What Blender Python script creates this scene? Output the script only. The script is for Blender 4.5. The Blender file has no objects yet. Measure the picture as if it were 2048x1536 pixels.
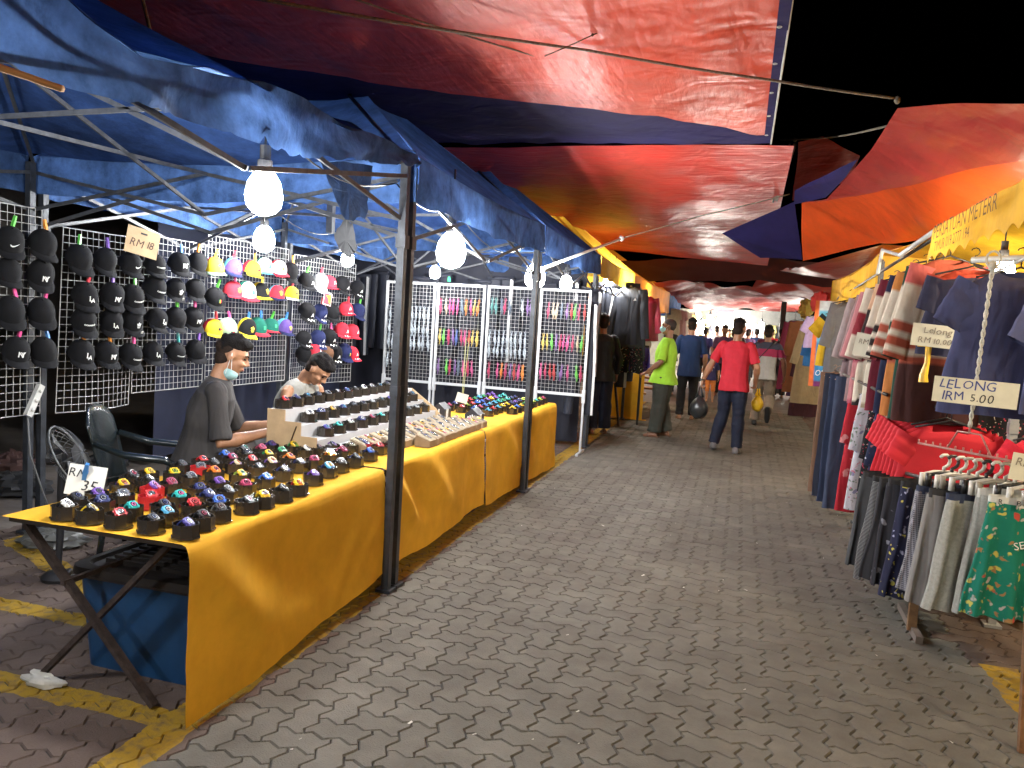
import bpy, bmesh, math, random
import numpy as np
from mathutils import Vector, Matrix, Euler, noise
random.seed(7)
rnd = random.random
def ru(a, b): return a + (b - a) * random.random()
sc = bpy.context.scene
COL = sc.collection
PI = math.pi

# ---------------------------------------------------------------- camera
F_PX, CX, CY, CAM_H = 1600.0, 1024.0, 768.0, 1.6
_dy = Vector((1486 - CX, 663 - CY, F_PX)).normalized()
_dn = Vector((-0.06, 1.0, 0.0)); _dn.z = -(_dn.x * _dy.x + _dn.y * _dy.y) / _dy.z; _dn.normalize()
_up = -_dn
_dx = _dn.cross(_dy)
# image axes (right, down, forward) written in world axes (X across the lane, Y along it, Z up)
IMG_R = Vector((_dx.x, _dy.x, _up.x)); IMG_D = Vector((_dx.y, _dy.y, _up.y)); IMG_F = Vector((_dx.z, _dy.z, _up.z))
CAM = Vector((0, 0, CAM_H))
def ray(u, v): return IMG_R * (u - CX) + IMG_D * (v - CY) + IMG_F * F_PX
def onx(u, v, x): d = ray(u, v); return CAM + d * (x / d.x)
def ony(u, v, y): d = ray(u, v); return CAM + d * (y / d.y)
def onz(u, v, z): d = ray(u, v); return CAM + d * ((z - CAM_H) / d.z)
cd = bpy.data.cameras.new('camera'); cam = bpy.data.objects.new('camera', cd); COL.objects.link(cam)
cd.sensor_width = 36; cd.lens = F_PX / 2048 * 36; cd.clip_start = 0.05; cd.clip_end = 500
cam.matrix_world = Matrix((( IMG_R.x, -IMG_D.x, -IMG_F.x, 0), (IMG_R.y, -IMG_D.y, -IMG_F.y, 0), (IMG_R.z, -IMG_D.z, -IMG_F.z, CAM_H), (0, 0, 0, 1)))
sc.camera = cam

# ---------------------------------------------------------------- render
sc.render.engine = 'CYCLES'
sc.view_settings.view_transform = 'Standard'; sc.view_settings.look = 'None'; sc.view_settings.exposure = 0
try:
    sc.cycles.use_denoising = True
    sc.cycles.denoiser = 'OPENIMAGEDENOISE'
except Exception: pass
sc.cycles.max_bounces = 6; sc.cycles.diffuse_bounces = 3; sc.cycles.glossy_bounces = 3; sc.cycles.transmission_bounces = 4
sc.cycles.transparent_max_bounces = 8; sc.cycles.sample_clamp_indirect = 4; sc.cycles.caustics_reflective = False; sc.cycles.caustics_refractive = False
w = bpy.data.worlds.new('World'); sc.world = w; w.use_nodes = True
nt = w.node_tree; nt.nodes.clear()
sky = nt.nodes.new('ShaderNodeTexSky'); sky.sky_type = 'NISHITA'; sky.sun_disc = False
sky.sun_elevation = math.radians(-6); sky.sun_rotation = math.radians(250)
bg = nt.nodes.new('ShaderNodeBackground'); bg.inputs[1].default_value = 0.1
out = nt.nodes.new('ShaderNodeOutputWorld')
hs = nt.nodes.new('ShaderNodeHueSaturation'); hs.inputs['Saturation'].default_value = 0.45
nt.links.new(sky.outputs[0], hs.inputs['Color']); nt.links.new(hs.outputs[0], bg.inputs[0]); nt.links.new(bg.outputs[0], out.inputs[0])

# ---------------------------------------------------------------- materials
MATS = {}
def lin(c): return tuple(x for x in c)
def mat(name, col, rough=0.6, metal=0.0, spec=0.5, var=0.15, scale=8.0, bump=0.0, bscale=60.0, trans=0.0, emit=0.0, coat=0.0, bstretch=None, sheen=0.0, fold=0.0, fscale=6.0):
    if name in MATS: return MATS[name]
    m = bpy.data.materials.new(name); m.use_nodes = True; MATS[name] = m
    n = m.node_tree; p = n.nodes['Principled BSDF']; o = n.nodes['Material Output']
    p.inputs['Roughness'].default_value = rough; p.inputs['Metallic'].default_value = metal
    p.inputs['Specular IOR Level'].default_value = spec
    if coat: p.inputs['Coat Weight'].default_value = coat; p.inputs['Coat Roughness'].default_value = 0.12
    if sheen: p.inputs['Sheen Weight'].default_value = sheen
    tc = n.nodes.new('ShaderNodeTexCoord'); src = tc.outputs['Object']
    no = n.nodes.new('ShaderNodeTexNoise'); no.inputs['Scale'].default_value = scale; no.inputs['Detail'].default_value = 5; no.inputs['Roughness'].default_value = 0.65
    n.links.new(src, no.inputs['Vector'])
    mx = n.nodes.new('ShaderNodeMixRGB')
    mx.inputs[1].default_value = tuple(max(0, c * (1 - var)) for c in col) + (1,)
    mx.inputs[2].default_value = tuple(min(1, c * (1 + var)) for c in col) + (1,)
    rp = n.nodes.new('ShaderNodeValToRGB'); rp.color_ramp.elements[0].position = 0.32; rp.color_ramp.elements[1].position = 0.68
    n.links.new(no.outputs['Fac'], rp.inputs[0]); n.links.new(rp.outputs[0], mx.inputs[0])
    n.links.new(mx.outputs[0], p.inputs['Base Color'])
    last = None
    if bump:
        nb = n.nodes.new('ShaderNodeTexNoise'); nb.inputs['Scale'].default_value = bscale; nb.inputs['Detail'].default_value = 6
        if bstretch:
            mp = n.nodes.new('ShaderNodeMapping'); mp.inputs['Scale'].default_value = bstretch
            n.links.new(src, mp.inputs['Vector']); n.links.new(mp.outputs[0], nb.inputs['Vector'])
        else: n.links.new(src, nb.inputs['Vector'])
        b = n.nodes.new('ShaderNodeBump'); b.inputs['Strength'].default_value = bump; b.inputs['Distance'].default_value = 0.02
        n.links.new(nb.outputs['Fac'], b.inputs['Height']); last = b.outputs[0]
    if fold:
        mp2 = n.nodes.new('ShaderNodeMapping'); mp2.inputs['Scale'].default_value = (1, 1, 0.25)
        nf = n.nodes.new('ShaderNodeTexNoise'); nf.inputs['Scale'].default_value = fscale; nf.inputs['Detail'].default_value = 2; nf.inputs['Distortion'].default_value = 0.6
        n.links.new(src, mp2.inputs['Vector']); n.links.new(mp2.outputs[0], nf.inputs['Vector'])
        b2 = n.nodes.new('ShaderNodeBump'); b2.inputs['Strength'].default_value = fold; b2.inputs['Distance'].default_value = 0.05
        n.links.new(nf.outputs['Fac'], b2.inputs['Height'])
        if last: n.links.new(last, b2.inputs['Normal'])
        last = b2.outputs[0]
    if last: n.links.new(last, p.inputs['Normal'])
    if emit:
        p.inputs['Emission Color'].default_value = tuple(col) + (1,); p.inputs['Emission Strength'].default_value = emit
    if trans:
        t = n.nodes.new('ShaderNodeBsdfTranslucent'); ms = n.nodes.new('ShaderNodeMixShader'); ms.inputs[0].default_value = trans
        n.links.new(mx.outputs[0], t.inputs[0]); n.links.new(p.outputs[0], ms.inputs[1]); n.links.new(t.outputs[0], ms.inputs[2])
        n.links.new(ms.outputs[0], o.inputs['Surface'])
    return m
def emat(name, col, strength):
    if name in MATS: return MATS[name]
    m = bpy.data.materials.new(name); m.use_nodes = True; MATS[name] = m
    n = m.node_tree; n.nodes.clear(); e = n.nodes.new('ShaderNodeEmission'); o = n.nodes.new('ShaderNodeOutputMaterial')
    e.inputs[0].default_value = tuple(col) + (1,); e.inputs[1].default_value = strength; n.links.new(e.outputs[0], o.inputs[0])
    return m
def attr_mat(name, rough=0.6, spec=0.4, var=0.2, scale=8, bump=0.0, bscale=60, trans=0.0, fold=0.0, fscale=6, coat=0.0):
    """colour comes from the mesh's own 'Col' attribute (dyed cloth, coloured concrete)"""
    if name in MATS: return MATS[name]
    m = mat(name, (0.5, 0.5, 0.5), rough, 0, spec, var, scale, bump, bscale, None, trans and 0.0, fold=fold, fscale=fscale, coat=coat)
    n = m.node_tree; p = n.nodes['Principled BSDF']
    at = n.nodes.new('ShaderNodeAttribute'); at.attribute_name = 'Col'
    mul = n.nodes.new('ShaderNodeMixRGB'); mul.blend_type = 'MULTIPLY'; mul.inputs[0].default_value = 1
    old = [l for l in n.links if l.to_socket == p.inputs['Base Color']][0].from_node
    old.inputs[1].default_value = (1 - var,) * 3 + (1,); old.inputs[2].default_value = (1, 1, 1, 1)
    n.links.new(at.outputs['Color'], mul.inputs[1]); n.links.new(old.outputs[0], mul.inputs[2]); n.links.new(mul.outputs[0], p.inputs['Base Color'])
    if trans:
        o = n.nodes['Material Output']
        t = n.nodes.new('ShaderNodeBsdfTranslucent'); ms = n.nodes.new('ShaderNodeMixShader'); ms.inputs[0].default_value = trans
        n.links.new(mul.outputs[0], t.inputs[0]); n.links.new(p.outputs[0], ms.inputs[1]); n.links.new(t.outputs[0], ms.inputs[2]); n.links.new(ms.outputs[0], o.inputs['Surface'])
    return m

# ---------------------------------------------------------------- objects
def tag(o, label=None, cat=None, group=None, kind=None):
    if label: o['label'] = label
    if cat: o['category'] = cat
    if group: o['group'] = group
    if kind: o['kind'] = kind
    return o
def thing(name, label, cat, loc=(0, 0, 0), rz=0.0, group=None, rot=None):
    o = bpy.data.objects.new(name, None); COL.objects.link(o); o.empty_display_size = 0.1
    o.location = loc; o.rotation_euler = rot if rot else (0, 0, rz)
    return tag(o, label, cat, group)
def copy_thing(root, loc, rot, label, group=None):
    r = root.copy(); COL.objects.link(r); r.location = loc; r.rotation_euler = rot; r['label'] = label
    if group: r['group'] = group
    for ch in list(root.children):
        c = ch.copy(); COL.objects.link(c); c.parent = r
        for g in list(ch.children):
            d = g.copy(); COL.objects.link(d); d.parent = c
    return r
ORD = ['zeroth', 'first', 'second', 'third', 'fourth', 'fifth', 'sixth', 'seventh', 'eighth', 'ninth', 'tenth', 'eleventh', 'twelfth', 'thirteenth', 'fourteenth', 'fifteenth', 'sixteenth']

class MB:
    def __init__(s): s.v = []; s.f = []; s.mi = []; s.M = Matrix.Identity(4); s.m = 0; s.col = None; s.cols = []
    def add(s, vs, fs, m=None):
        b = len(s.v)
        for p in vs:
            s.v.append(tuple(s.M @ Vector(p))); s.cols.append(s.col)
        for f in fs: s.f.append(tuple(i + b for i in f)); s.mi.append(s.m if m is None else m)
        return b
    def box(s, c, d, rz=0, m=None, R=None):
        x, y, z = d[0] / 2, d[1] / 2, d[2] / 2
        r = R if R is not None else Matrix.Rotation(rz, 3, 'Z')
        vs = [Vector(c) + r @ Vector(p) for p in ((-x, -y, -z), (x, -y, -z), (x, y, -z), (-x, y, -z), (-x, -y, z), (x, -y, z), (x, y, z), (-x, y, z))]
        s.add(vs, [(0, 3, 2, 1), (4, 5, 6, 7), (0, 1, 5, 4), (1, 2, 6, 5), (2, 3, 7, 6), (3, 0, 4, 7)], m)
    def bar(s, a, b, wd, ht=None, m=None):
        a, b = Vector(a), Vector(b); d = b - a; L = d.length
        if L < 1e-6: return
        q = d.to_track_quat('X', 'Z').to_matrix()
        s.box((a + b) / 2, (L, wd, ht or wd), m=m, R=q)
    def tube(s, pts, r, n=8, m=None, cap=True, asp=None, closed=False):
        pts = [Vector(p) for p in pts]; k = len(pts)
        rs = r if isinstance(r, (list, tuple)) else [r] * k
        vs = []; prev = None
        for i in range(k):
            if closed: t = pts[(i + 1) % k] - pts[i - 1]
            else: t = pts[min(i + 1, k - 1)] - pts[max(i - 1, 0)]
            if t.length < 1e-9: t = Vector((0, 0, 1))
            t.normalize()
            if prev is None:
                ref = Vector((0, 0, 1)) if abs(t.z) < 0.9 else Vector((1, 0, 0))
                nx = ref.cross(t).normalized()
            else:
                nx = (prev - t * prev.dot(t)).normalized()
            prev = nx; ny = t.cross(nx)
            ax = asp[i] if isinstance(asp, (list, tuple)) else (asp or 1)
            for j in range(n):
                a = 2 * PI * j / n
                vs.append(pts[i] + nx * (rs[i] * math.cos(a)) + ny * (rs[i] * ax * math.sin(a)))
        fs = []
        for i in range(k if closed else k - 1):
            for j in range(n):
                a, b2 = i * n + j, i * n + (j + 1) % n; c, d = ((i + 1) % k) * n + (j + 1) % n, ((i + 1) % k) * n + j
                fs.append((a, b2, c, d))
        if cap and not closed: fs.append(tuple(range(n))[::-1]); fs.append(tuple((k - 1) * n + j for j in range(n)))
        s.add(vs, fs, m)
    def ell(s, c, r, nu=12, nv=8, m=None, R=None, v0=0.0, v1=1.0):
        c = Vector(c); vs = []; fs = []
        for i in range(nv + 1):
            th = PI * (v0 + (v1 - v0) * i / nv)
            for j in range(nu):
                ph = 2 * PI * j / nu
                p = Vector((r[0] * math.sin(th) * math.cos(ph), r[1] * math.sin(th) * math.sin(ph), r[2] * math.cos(th)))
                if R is not None: p = R @ p
                vs.append(c + p)
        for i in range(nv):
            for j in range(nu):
                fs.append((i * nu + j, (i + 1) * nu + j, (i + 1) * nu + (j + 1) % nu, i * nu + (j + 1) % nu))
        s.add(vs, fs, m)
    def lathe(s, prof, n=16, m=None, c=(0, 0, 0), sx=1, sy=1, cap=True):
        vs = []; fs = []; k = len(prof)
        for r, z in prof:
            for j in range(n):
                a = 2 * PI * (j + 0.5) / n
                vs.append((c[0] + r * math.cos(a) * sx, c[1] + r * math.sin(a) * sy, c[2] + z))
        for i in range(k - 1):
            for j in range(n): fs.append((i * n + j, i * n + (j + 1) % n, (i + 1) * n + (j + 1) % n, (i + 1) * n + j))
        if cap: fs.append(tuple(range(n))[::-1]); fs.append(tuple((k - 1) * n + j for j in range(n)))
        s.add(vs, fs, m)
    def grid(s, fn, nu, nv, m=None, mfn=None):
        vs = [fn(i / nu, j / nv) for j in range(nv + 1) for i in range(nu + 1)]
        b = len(s.v); s.add(vs, [])
        for j in range(nv):
            for i in range(nu):
                a = b + j * (nu + 1) + i
                s.f.append((a, a + 1, a + nu + 2, a + nu + 1)); s.mi.append(mfn((i + .5) / nu, (j + .5) / nv) if mfn else (s.m if m is None else m))
    def poly(s, pts, m=None): s.add(pts, [tuple(range(len(pts)))], m)
    def prism(s, pts, d, m=None):
        d = Vector(d); n = len(pts); vs = [Vector(p) for p in pts] + [Vector(p) + d for p in pts]
        s.add(vs, [tuple(range(n))[::-1], tuple(range(n, 2 * n))] + [(i, (i + 1) % n, n + (i + 1) % n, n + i) for i in range(n)], m)
    def mesh(s, name, mats, smooth=False):
        me = bpy.data.meshes.new(name); me.from_pydata(s.v, [], s.f)
        for x in (mats if isinstance(mats, (list, tuple)) else [mats]): me.materials.append(x)
        me.polygons.foreach_set('material_index', s.mi)
        if any(c is not None for c in s.cols):
            at = me.color_attributes.new('Col', 'FLOAT_COLOR', 'POINT')
            buf = []
            for c in s.cols: c = c or (1, 1, 1); buf += [c[0], c[1], c[2], 1.0]
            at.data.foreach_set('color', buf)
        if smooth:
            me.polygons.foreach_set('use_smooth', [True] * len(me.polygons))
            if smooth != 'all':
                try: me.set_sharp_from_angle(angle=math.radians(smooth if isinstance(smooth, (int, float)) and smooth > 1 else 40))
                except Exception: pass
        me.update(); return me
    def build(s, name, mats, parent=None, smooth=False, loc=None, solid=0.0):
        me = s.mesh(name, mats, smooth); o = bpy.data.objects.new(name, me); COL.objects.link(o)
        if parent: o.parent = parent
        if loc is not None: o.location = loc
        if solid:
            md = o.modifiers.new('thick', 'SOLIDIFY'); md.thickness = solid; md.offset = 0
        return o
def inst(name, me, parent=None, loc=(0, 0, 0), rot=(0, 0, 0), scale=None):
    o = bpy.data.objects.new(name, me); COL.objects.link(o); o.location = loc; o.rotation_euler = rot
    if parent: o.parent = parent
    if scale: o.scale = scale
    return o
def nz(x, y, z=0.0, s=1.0): return noise.noise(Vector((x * s, y * s, z * s)))
_ts = bpy.data.scenes.new('workbench')
def hand_text(txt, size, mat_, seed=0, sx=1.0, wob=1.0):
    """unevenly hand-lettered line: every character a little turned, sized and shifted"""
    key = ('hand', txt, size, mat_.name, seed)
    if key in _txt: return _txt[key]
    r = random.Random(seed); V, F = [], []; x = 0.0
    for ch in txt:
        if ch == ' ': x += size * .35 * sx; continue
        me = text_mesh(ch, size, mat_); co = [v.co for v in me.vertices]; w_ = max(c.x for c in co) - min(c.x for c in co); mn = min(c.x for c in co)
        k = r.uniform(.88, 1.14); a = r.uniform(-.10, .10) * wob; sh = r.uniform(.02, .22); dz = r.uniform(-.05, .05) * size * wob; b0 = len(V)
        for c in co:
            px, pz = (c.x - mn) * k * sx, c.z * k; px += pz * sh
            V.append((x + px * math.cos(a) - pz * math.sin(a), 0, dz + px * math.sin(a) + pz * math.cos(a)))
        F += [tuple(i + b0 for i in p.vertices) for p in me.polygons]; x += w_ * k * sx + size * r.uniform(.06, .14)
    V = [(p[0] - x / 2, 0, p[2]) for p in V]
    m2 = bpy.data.meshes.new('handwriting'); m2.from_pydata(V, [], F); m2.materials.append(mat_); m2.update(); _txt[key] = m2; return m2
def mesh_of(o):
    with bpy.context.temp_override(scene=_ts, view_layer=_ts.view_layers[0]):
        dg = bpy.context.evaluated_depsgraph_get(); dg.update()
    return bpy.data.meshes.new_from_object(o.evaluated_get(dg))
_txt = {}
def text_mesh(txt, size, mat_, ext=0.0, sx=1.0, shear=0.0, bold=0.0):
    """letters as a flat mesh in the local XZ plane, facing -Y, centred on the origin"""
    key = (txt, size, mat_.name, ext, sx, shear, bold)
    if key in _txt: return _txt[key]
    cu = bpy.data.curves.new('letters', 'FONT'); cu.body = txt; cu.size = size; cu.extrude = ext; cu.align_x = 'CENTER'; cu.align_y = 'CENTER'; cu.shear = shear; cu.offset = bold
    cu.resolution_u = 2
    o = bpy.data.objects.new('letters', cu); _ts.collection.objects.link(o)
    me = mesh_of(o); bpy.data.objects.remove(o)
    me.transform(Matrix.Rotation(PI / 2, 4, 'X') @ Matrix.Diagonal((sx, 1, 1, 1)))
    me.materials.clear(); me.materials.append(mat_); _txt[key] = me
    return me
def remesh(mb, voxel, smooth_it=4, smooth_f=0.5):
    """melt overlapping volumes into one continuous skin"""
    me = mb.mesh('tmp', [], False); o = bpy.data.objects.new('tmp', me); _ts.collection.objects.link(o)
    r = o.modifiers.new('r', 'REMESH'); r.mode = 'VOXEL'; r.voxel_size = voxel; r.use_smooth_shade = True
    if smooth_it:
        q = o.modifiers.new('s', 'SMOOTH'); q.iterations = smooth_it; q.factor = smooth_f
    me2 = mesh_of(o); bpy.data.objects.remove(o)
    me2.polygons.foreach_set('use_smooth', [True] * len(me2.polygons))
    return me2
# ================================================================ ground
pv_mat = attr_mat('concrete_paver', rough=0.9, spec=0.15, var=0.25, scale=5, bump=0.35, bscale=140)
def painted_lines(m, bands, col):
    """worn paint laid in straight bands over the pavers: (nx, ny, offset, half width, xmin, xmax, ymin, ymax)"""
    n = m.node_tree; L = n.links; p = n.nodes['Principled BSDF']; tc = n.nodes.new('ShaderNodeTexCoord'); sp = n.nodes.new('ShaderNodeSeparateXYZ'); L.new(tc.outputs['Object'], sp.inputs[0])
    def M(op, a, b=None):
        q = n.nodes.new('ShaderNodeMath'); q.operation = op
        for i, v in enumerate((a, b)):
            if v is None: continue
            if isinstance(v, (int, float)): q.inputs[i].default_value = v
            else: L.new(v, q.inputs[i])
        return q.outputs[0]
    no = n.nodes.new('ShaderNodeTexNoise'); no.inputs['Scale'].default_value = 9; no.inputs['Detail'].default_value = 4; L.new(tc.outputs['Object'], no.inputs['Vector'])
    wob = M('MULTIPLY', M('SUBTRACT', no.outputs['Fac'], .5), .07); X, Y = sp.outputs[0], sp.outputs[1]; tot = None
    for nx, ny, c, hw, xa, xb, ya, yb in bands:
        d = M('ABSOLUTE', M('ADD', M('SUBTRACT', M('ADD', M('MULTIPLY', X, nx), M('MULTIPLY', Y, ny)), c), wob))
        k = M('LESS_THAN', d, hw)
        for v, lo, hi in ((X, xa, xb), (Y, ya, yb)): k = M('MULTIPLY', k, M('MULTIPLY', M('GREATER_THAN', v, lo), M('LESS_THAN', v, hi)))
        tot = k if tot is None else M('MAXIMUM', tot, k)
    n2 = n.nodes.new('ShaderNodeTexNoise'); n2.inputs['Scale'].default_value = 22; n2.inputs['Detail'].default_value = 6; L.new(tc.outputs['Object'], n2.inputs['Vector'])
    wr = n.nodes.new('ShaderNodeValToRGB'); wr.color_ramp.elements[0].position = .30; wr.color_ramp.elements[0].color = (.25, .25, .25, 1); wr.color_ramp.elements[1].position = .52; L.new(n2.outputs['Fac'], wr.inputs[0])
    st = n.nodes.new('ShaderNodeTexNoise'); st.inputs['Scale'].default_value = .9; st.inputs['Detail'].default_value = 7; st.inputs['Roughness'].default_value = .7; L.new(tc.outputs['Object'], st.inputs['Vector'])
    sr = n.nodes.new('ShaderNodeValToRGB'); sr.color_ramp.elements[0].position = .36; sr.color_ramp.elements[0].color = (.55, .53, .5, 1); sr.color_ramp.elements[1].position = .6; L.new(st.outputs['Fac'], sr.inputs[0])
    sm = n.nodes.new('ShaderNodeMixRGB'); sm.blend_type = 'MULTIPLY'; sm.inputs[0].default_value = .5; pv0 = [l for l in L if l.to_socket == p.inputs['Base Color']][0].from_socket; L.new(pv0, sm.inputs[1]); L.new(sr.outputs[0], sm.inputs[2]); L.new(sm.outputs[0], p.inputs['Base Color'])
    mx = n.nodes.new('ShaderNodeMixRGB'); prev = [l for l in L if l.to_socket == p.inputs['Base Color']][0].from_socket
    mx.inputs[2].default_value = tuple(col) + (1,); L.new(M('MULTIPLY', tot, wr.outputs[0]), mx.inputs[0]); L.new(prev, mx.inputs[1]); L.new(mx.outputs[0], p.inputs['Base Color'])
painted_lines(pv_mat, [(1, 0, -1.925, .085, -3, 0, 0, 17), (0, 1, 2.48, .062, -5, -1.9, 0, 9), (0, 1, 3.11, .06, -5, -2.0, 0, 9), (.43, .9, 1.69, .07, -4.4, -2.4, 0, 9), (1, 0, 1.37, .085, 0, 3, 0, 4.45), (0, 1, 5.7, .06, -5, -2, 0, 9)], (0.30, 0.185, 0.022))
GREY, RED, YEL = (0.165, 0.153, 0.130), (0.135, 0.100, 0.085), (0.36, 0.21, 0.025)
def zone(x, y):
    if x < -1.80:
        # bay lines run back from the lane
        return RED
    if x > 1.22:
        return RED if y > 4.4 else GREY
    return GREY
W_ = 0.1125; AMP = 0.0125; SEG = 4
def wz(t):
    t = t % 1.0
    return math.sin(2 * PI * t) + 0.18 * math.sin(6 * PI * t) * -1
def warp(x, y): return (x * W_ - AMP * wz(y), y * W_ + AMP * wz(x))
def outline(w_, h_):
    pts = []
    for (ax, ay, bx, by) in ((0, 0, w_, 0), (w_, 0, w_, h_), (w_, h_, 0, h_), (0, h_, 0, 0)):
        L = abs(bx - ax) + abs(by - ay); k = L * SEG
        for i in range(k): pts.append((ax + (bx - ax) * i / k, ay + (by - ay) * i / k))
    return pts
def paver_template(w_, h_):
    o = outline(w_, h_); n = len(o); P = [Vector(warp(*p)) for p in o]
    def inset(d):
        r = []
        for i in range(n):
            t = (P[(i + 1) % n] - P[i - 1]).normalized(); r.append(P[i] + Vector((-t.y, t.x)) * d)
        return r
    a, b = inset(0.0018), inset(0.0065)
    vs = [(p.x, p.y, -0.009) for p in a] + [(p.x, p.y, 0.0) for p in b]
    return np.array(vs), n
def make_paving(x0, x1, y0, y1):
    V = []; faces = []; cols = []; base = 0
    tH, n = paver_template(2, 1); tV, _ = paver_template(1, 2)
    for j in range(int(y0 / W_), int(y1 / W_)):
        for i in range(int(math.floor(x0 / W_)), int(x1 / W_)):
            k = (i - j) % 4
            if k == 0: t, oi, oj, cw, ch = tH, i, j, 1, .5
            elif k == 2: t, oi, oj, cw, ch = tV, i, j - 1, .5, 1
            else: continue
            ox, oy = oi * W_, oj * W_
            a = ru(-.006, .006); jx, jy, jz = ru(-.0012, .0012), ru(-.0012, .0012), ru(-.0015, .0015)
            c = zone(ox + cw * W_, oy + ch * W_); f = ru(.9, 1.08)
            v = t.copy(); v[:, 0] += ox + jx; v[:, 1] += oy + jy; v[:, 2] += jz
            V.append(v); m = 2 * n
            faces.append(tuple(range(base + n, base + m)))
            for q in range(n): faces.append((base + q, base + (q + 1) % n, base + n + (q + 1) % n, base + n + q))
            cols.append(np.tile(np.array([c[0] * f, c[1] * f, c[2] * f, 1.0]), (m, 1))); base += m
    V = np.concatenate(V); cols = np.concatenate(cols)
    me = bpy.data.meshes.new('paving'); me.from_pydata(V.tolist(), [], faces)
    at = me.color_attributes.new('Col', 'FLOAT_COLOR', 'POINT'); at.data.foreach_set('color', cols.ravel())
    me.materials.append(pv_mat); me.update()
    o = bpy.data.objects.new('paving', me); COL.objects.link(o); return tag(o, kind='structure')
make_paving(-4.6, 2.6, 1.2, 17.0)
g = MB(); g.poly([(-60, -20, -0.0115), (60, -20, -0.0115), (60, 160, -0.0115), (-60, 160, -0.0115)])
tag(g.build('ground', mat('joint_sand', (0.05, 0.045, 0.04), 0.95, var=.3, scale=3, bump=.2)), kind='structure')
g = MB(); g.poly([(-4.6, 17.0, -0.006), (30, 17.0, -0.006), (30, 90, -0.006), (-4.6, 90, -0.006)])
g.poly([(-30, 1.2, -0.006), (-4.6, 1.2, -0.006), (-4.6, 90, -0.006), (-30, 90, -0.006)]); g.poly([(2.6, -2, -0.006), (30, -2, -0.006), (30, 17, -0.006), (2.6, 17, -0.006)])
tag(g.build('pavement', mat('far_paving', (0.13, 0.11, 0.095), 0.85, var=.25, scale=2.5, bump=.4, bscale=9)), kind='structure')
# small litter trodden into the lane
lt = MB()
for i in range(70):
    x, y = ru(-1.7, 1.5), 2.2 + 10 * rnd() ** 1.6; a = ru(0, PI); L = ru(.003, .009) * (1 if i % 9 else 2); q = Vector((math.cos(a), math.sin(a), 0)) * L; e = Vector((-q.y, q.x, 0)) * ru(.2, .5)
    c = Vector((x, y, .0045)); lt.add([c - q - e, c + q - e, c + q + e + Vector((0, 0, .003)), c - q + e], [(0, 1, 2, 3)])
tag(lt.build('litter', mat('litter_paper', (0.5, 0.48, 0.43), .8)), 'tiny white scraps of litter scattered over the grey paving', 'litter', kind='stuff')

# ================================================================ gazebos on the left
M_POLE = mat('pole_paint', (0.045, 0.05, 0.06), 0.4, 0.3, var=.35, scale=14, bump=.1, bscale=90)
M_BAR = mat('bar_steel', (0.055, 0.058, 0.066), 0.5, 0.1, var=.4, scale=20)
M_BLUE = mat('blue_canopy', (0.036, 0.082, 0.25), 0.88, spec=.12, var=.4, scale=5, trans=.10, fold=.2, fscale=9, bump=.15, bscale=80)
M_BLUE_D = mat('faded_blue_canopy', (0.042, 0.085, 0.205), 0.9, spec=.12, var=.5, scale=7, trans=.25, fold=.3, fscale=12, bump=.2, bscale=70)
M_NAVYROOF = mat('navy_canopy', (0.02, 0.03, 0.075), 0.8, var=.3, scale=5, trans=.12, fold=.3)
M_YELC = mat('yellow_canopy', (0.62, 0.36, 0.03), 0.7, var=.18, scale=4, trans=.4, fold=.3, bump=.1)
M_ORGC = mat('orange_canopy', (0.62, 0.24, 0.02), 0.7, var=.15, scale=4, trans=.4, fold=.3)
XF, XB, ZE = -1.84, -4.42, 2.40
def scissor(mb, a, b, zt, zb, r=0.016):
    a, b = Vector(a), Vector(b); m = (a + b) / 2
    def P(p, z, off=0): return Vector((p.x, p.y, z))
    for p, q in ((a, m), (m, b)):
        d = (q - p).normalized(); e = Vector((-d.y, d.x, 0)) * .012
        mb.bar(P(p, zt) + e, P(q, zb) + e, r * .7, r * 1.3); mb.bar(P(p, zb) - e, P(q, zt) - e, r * .7, r * 1.3)
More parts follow.
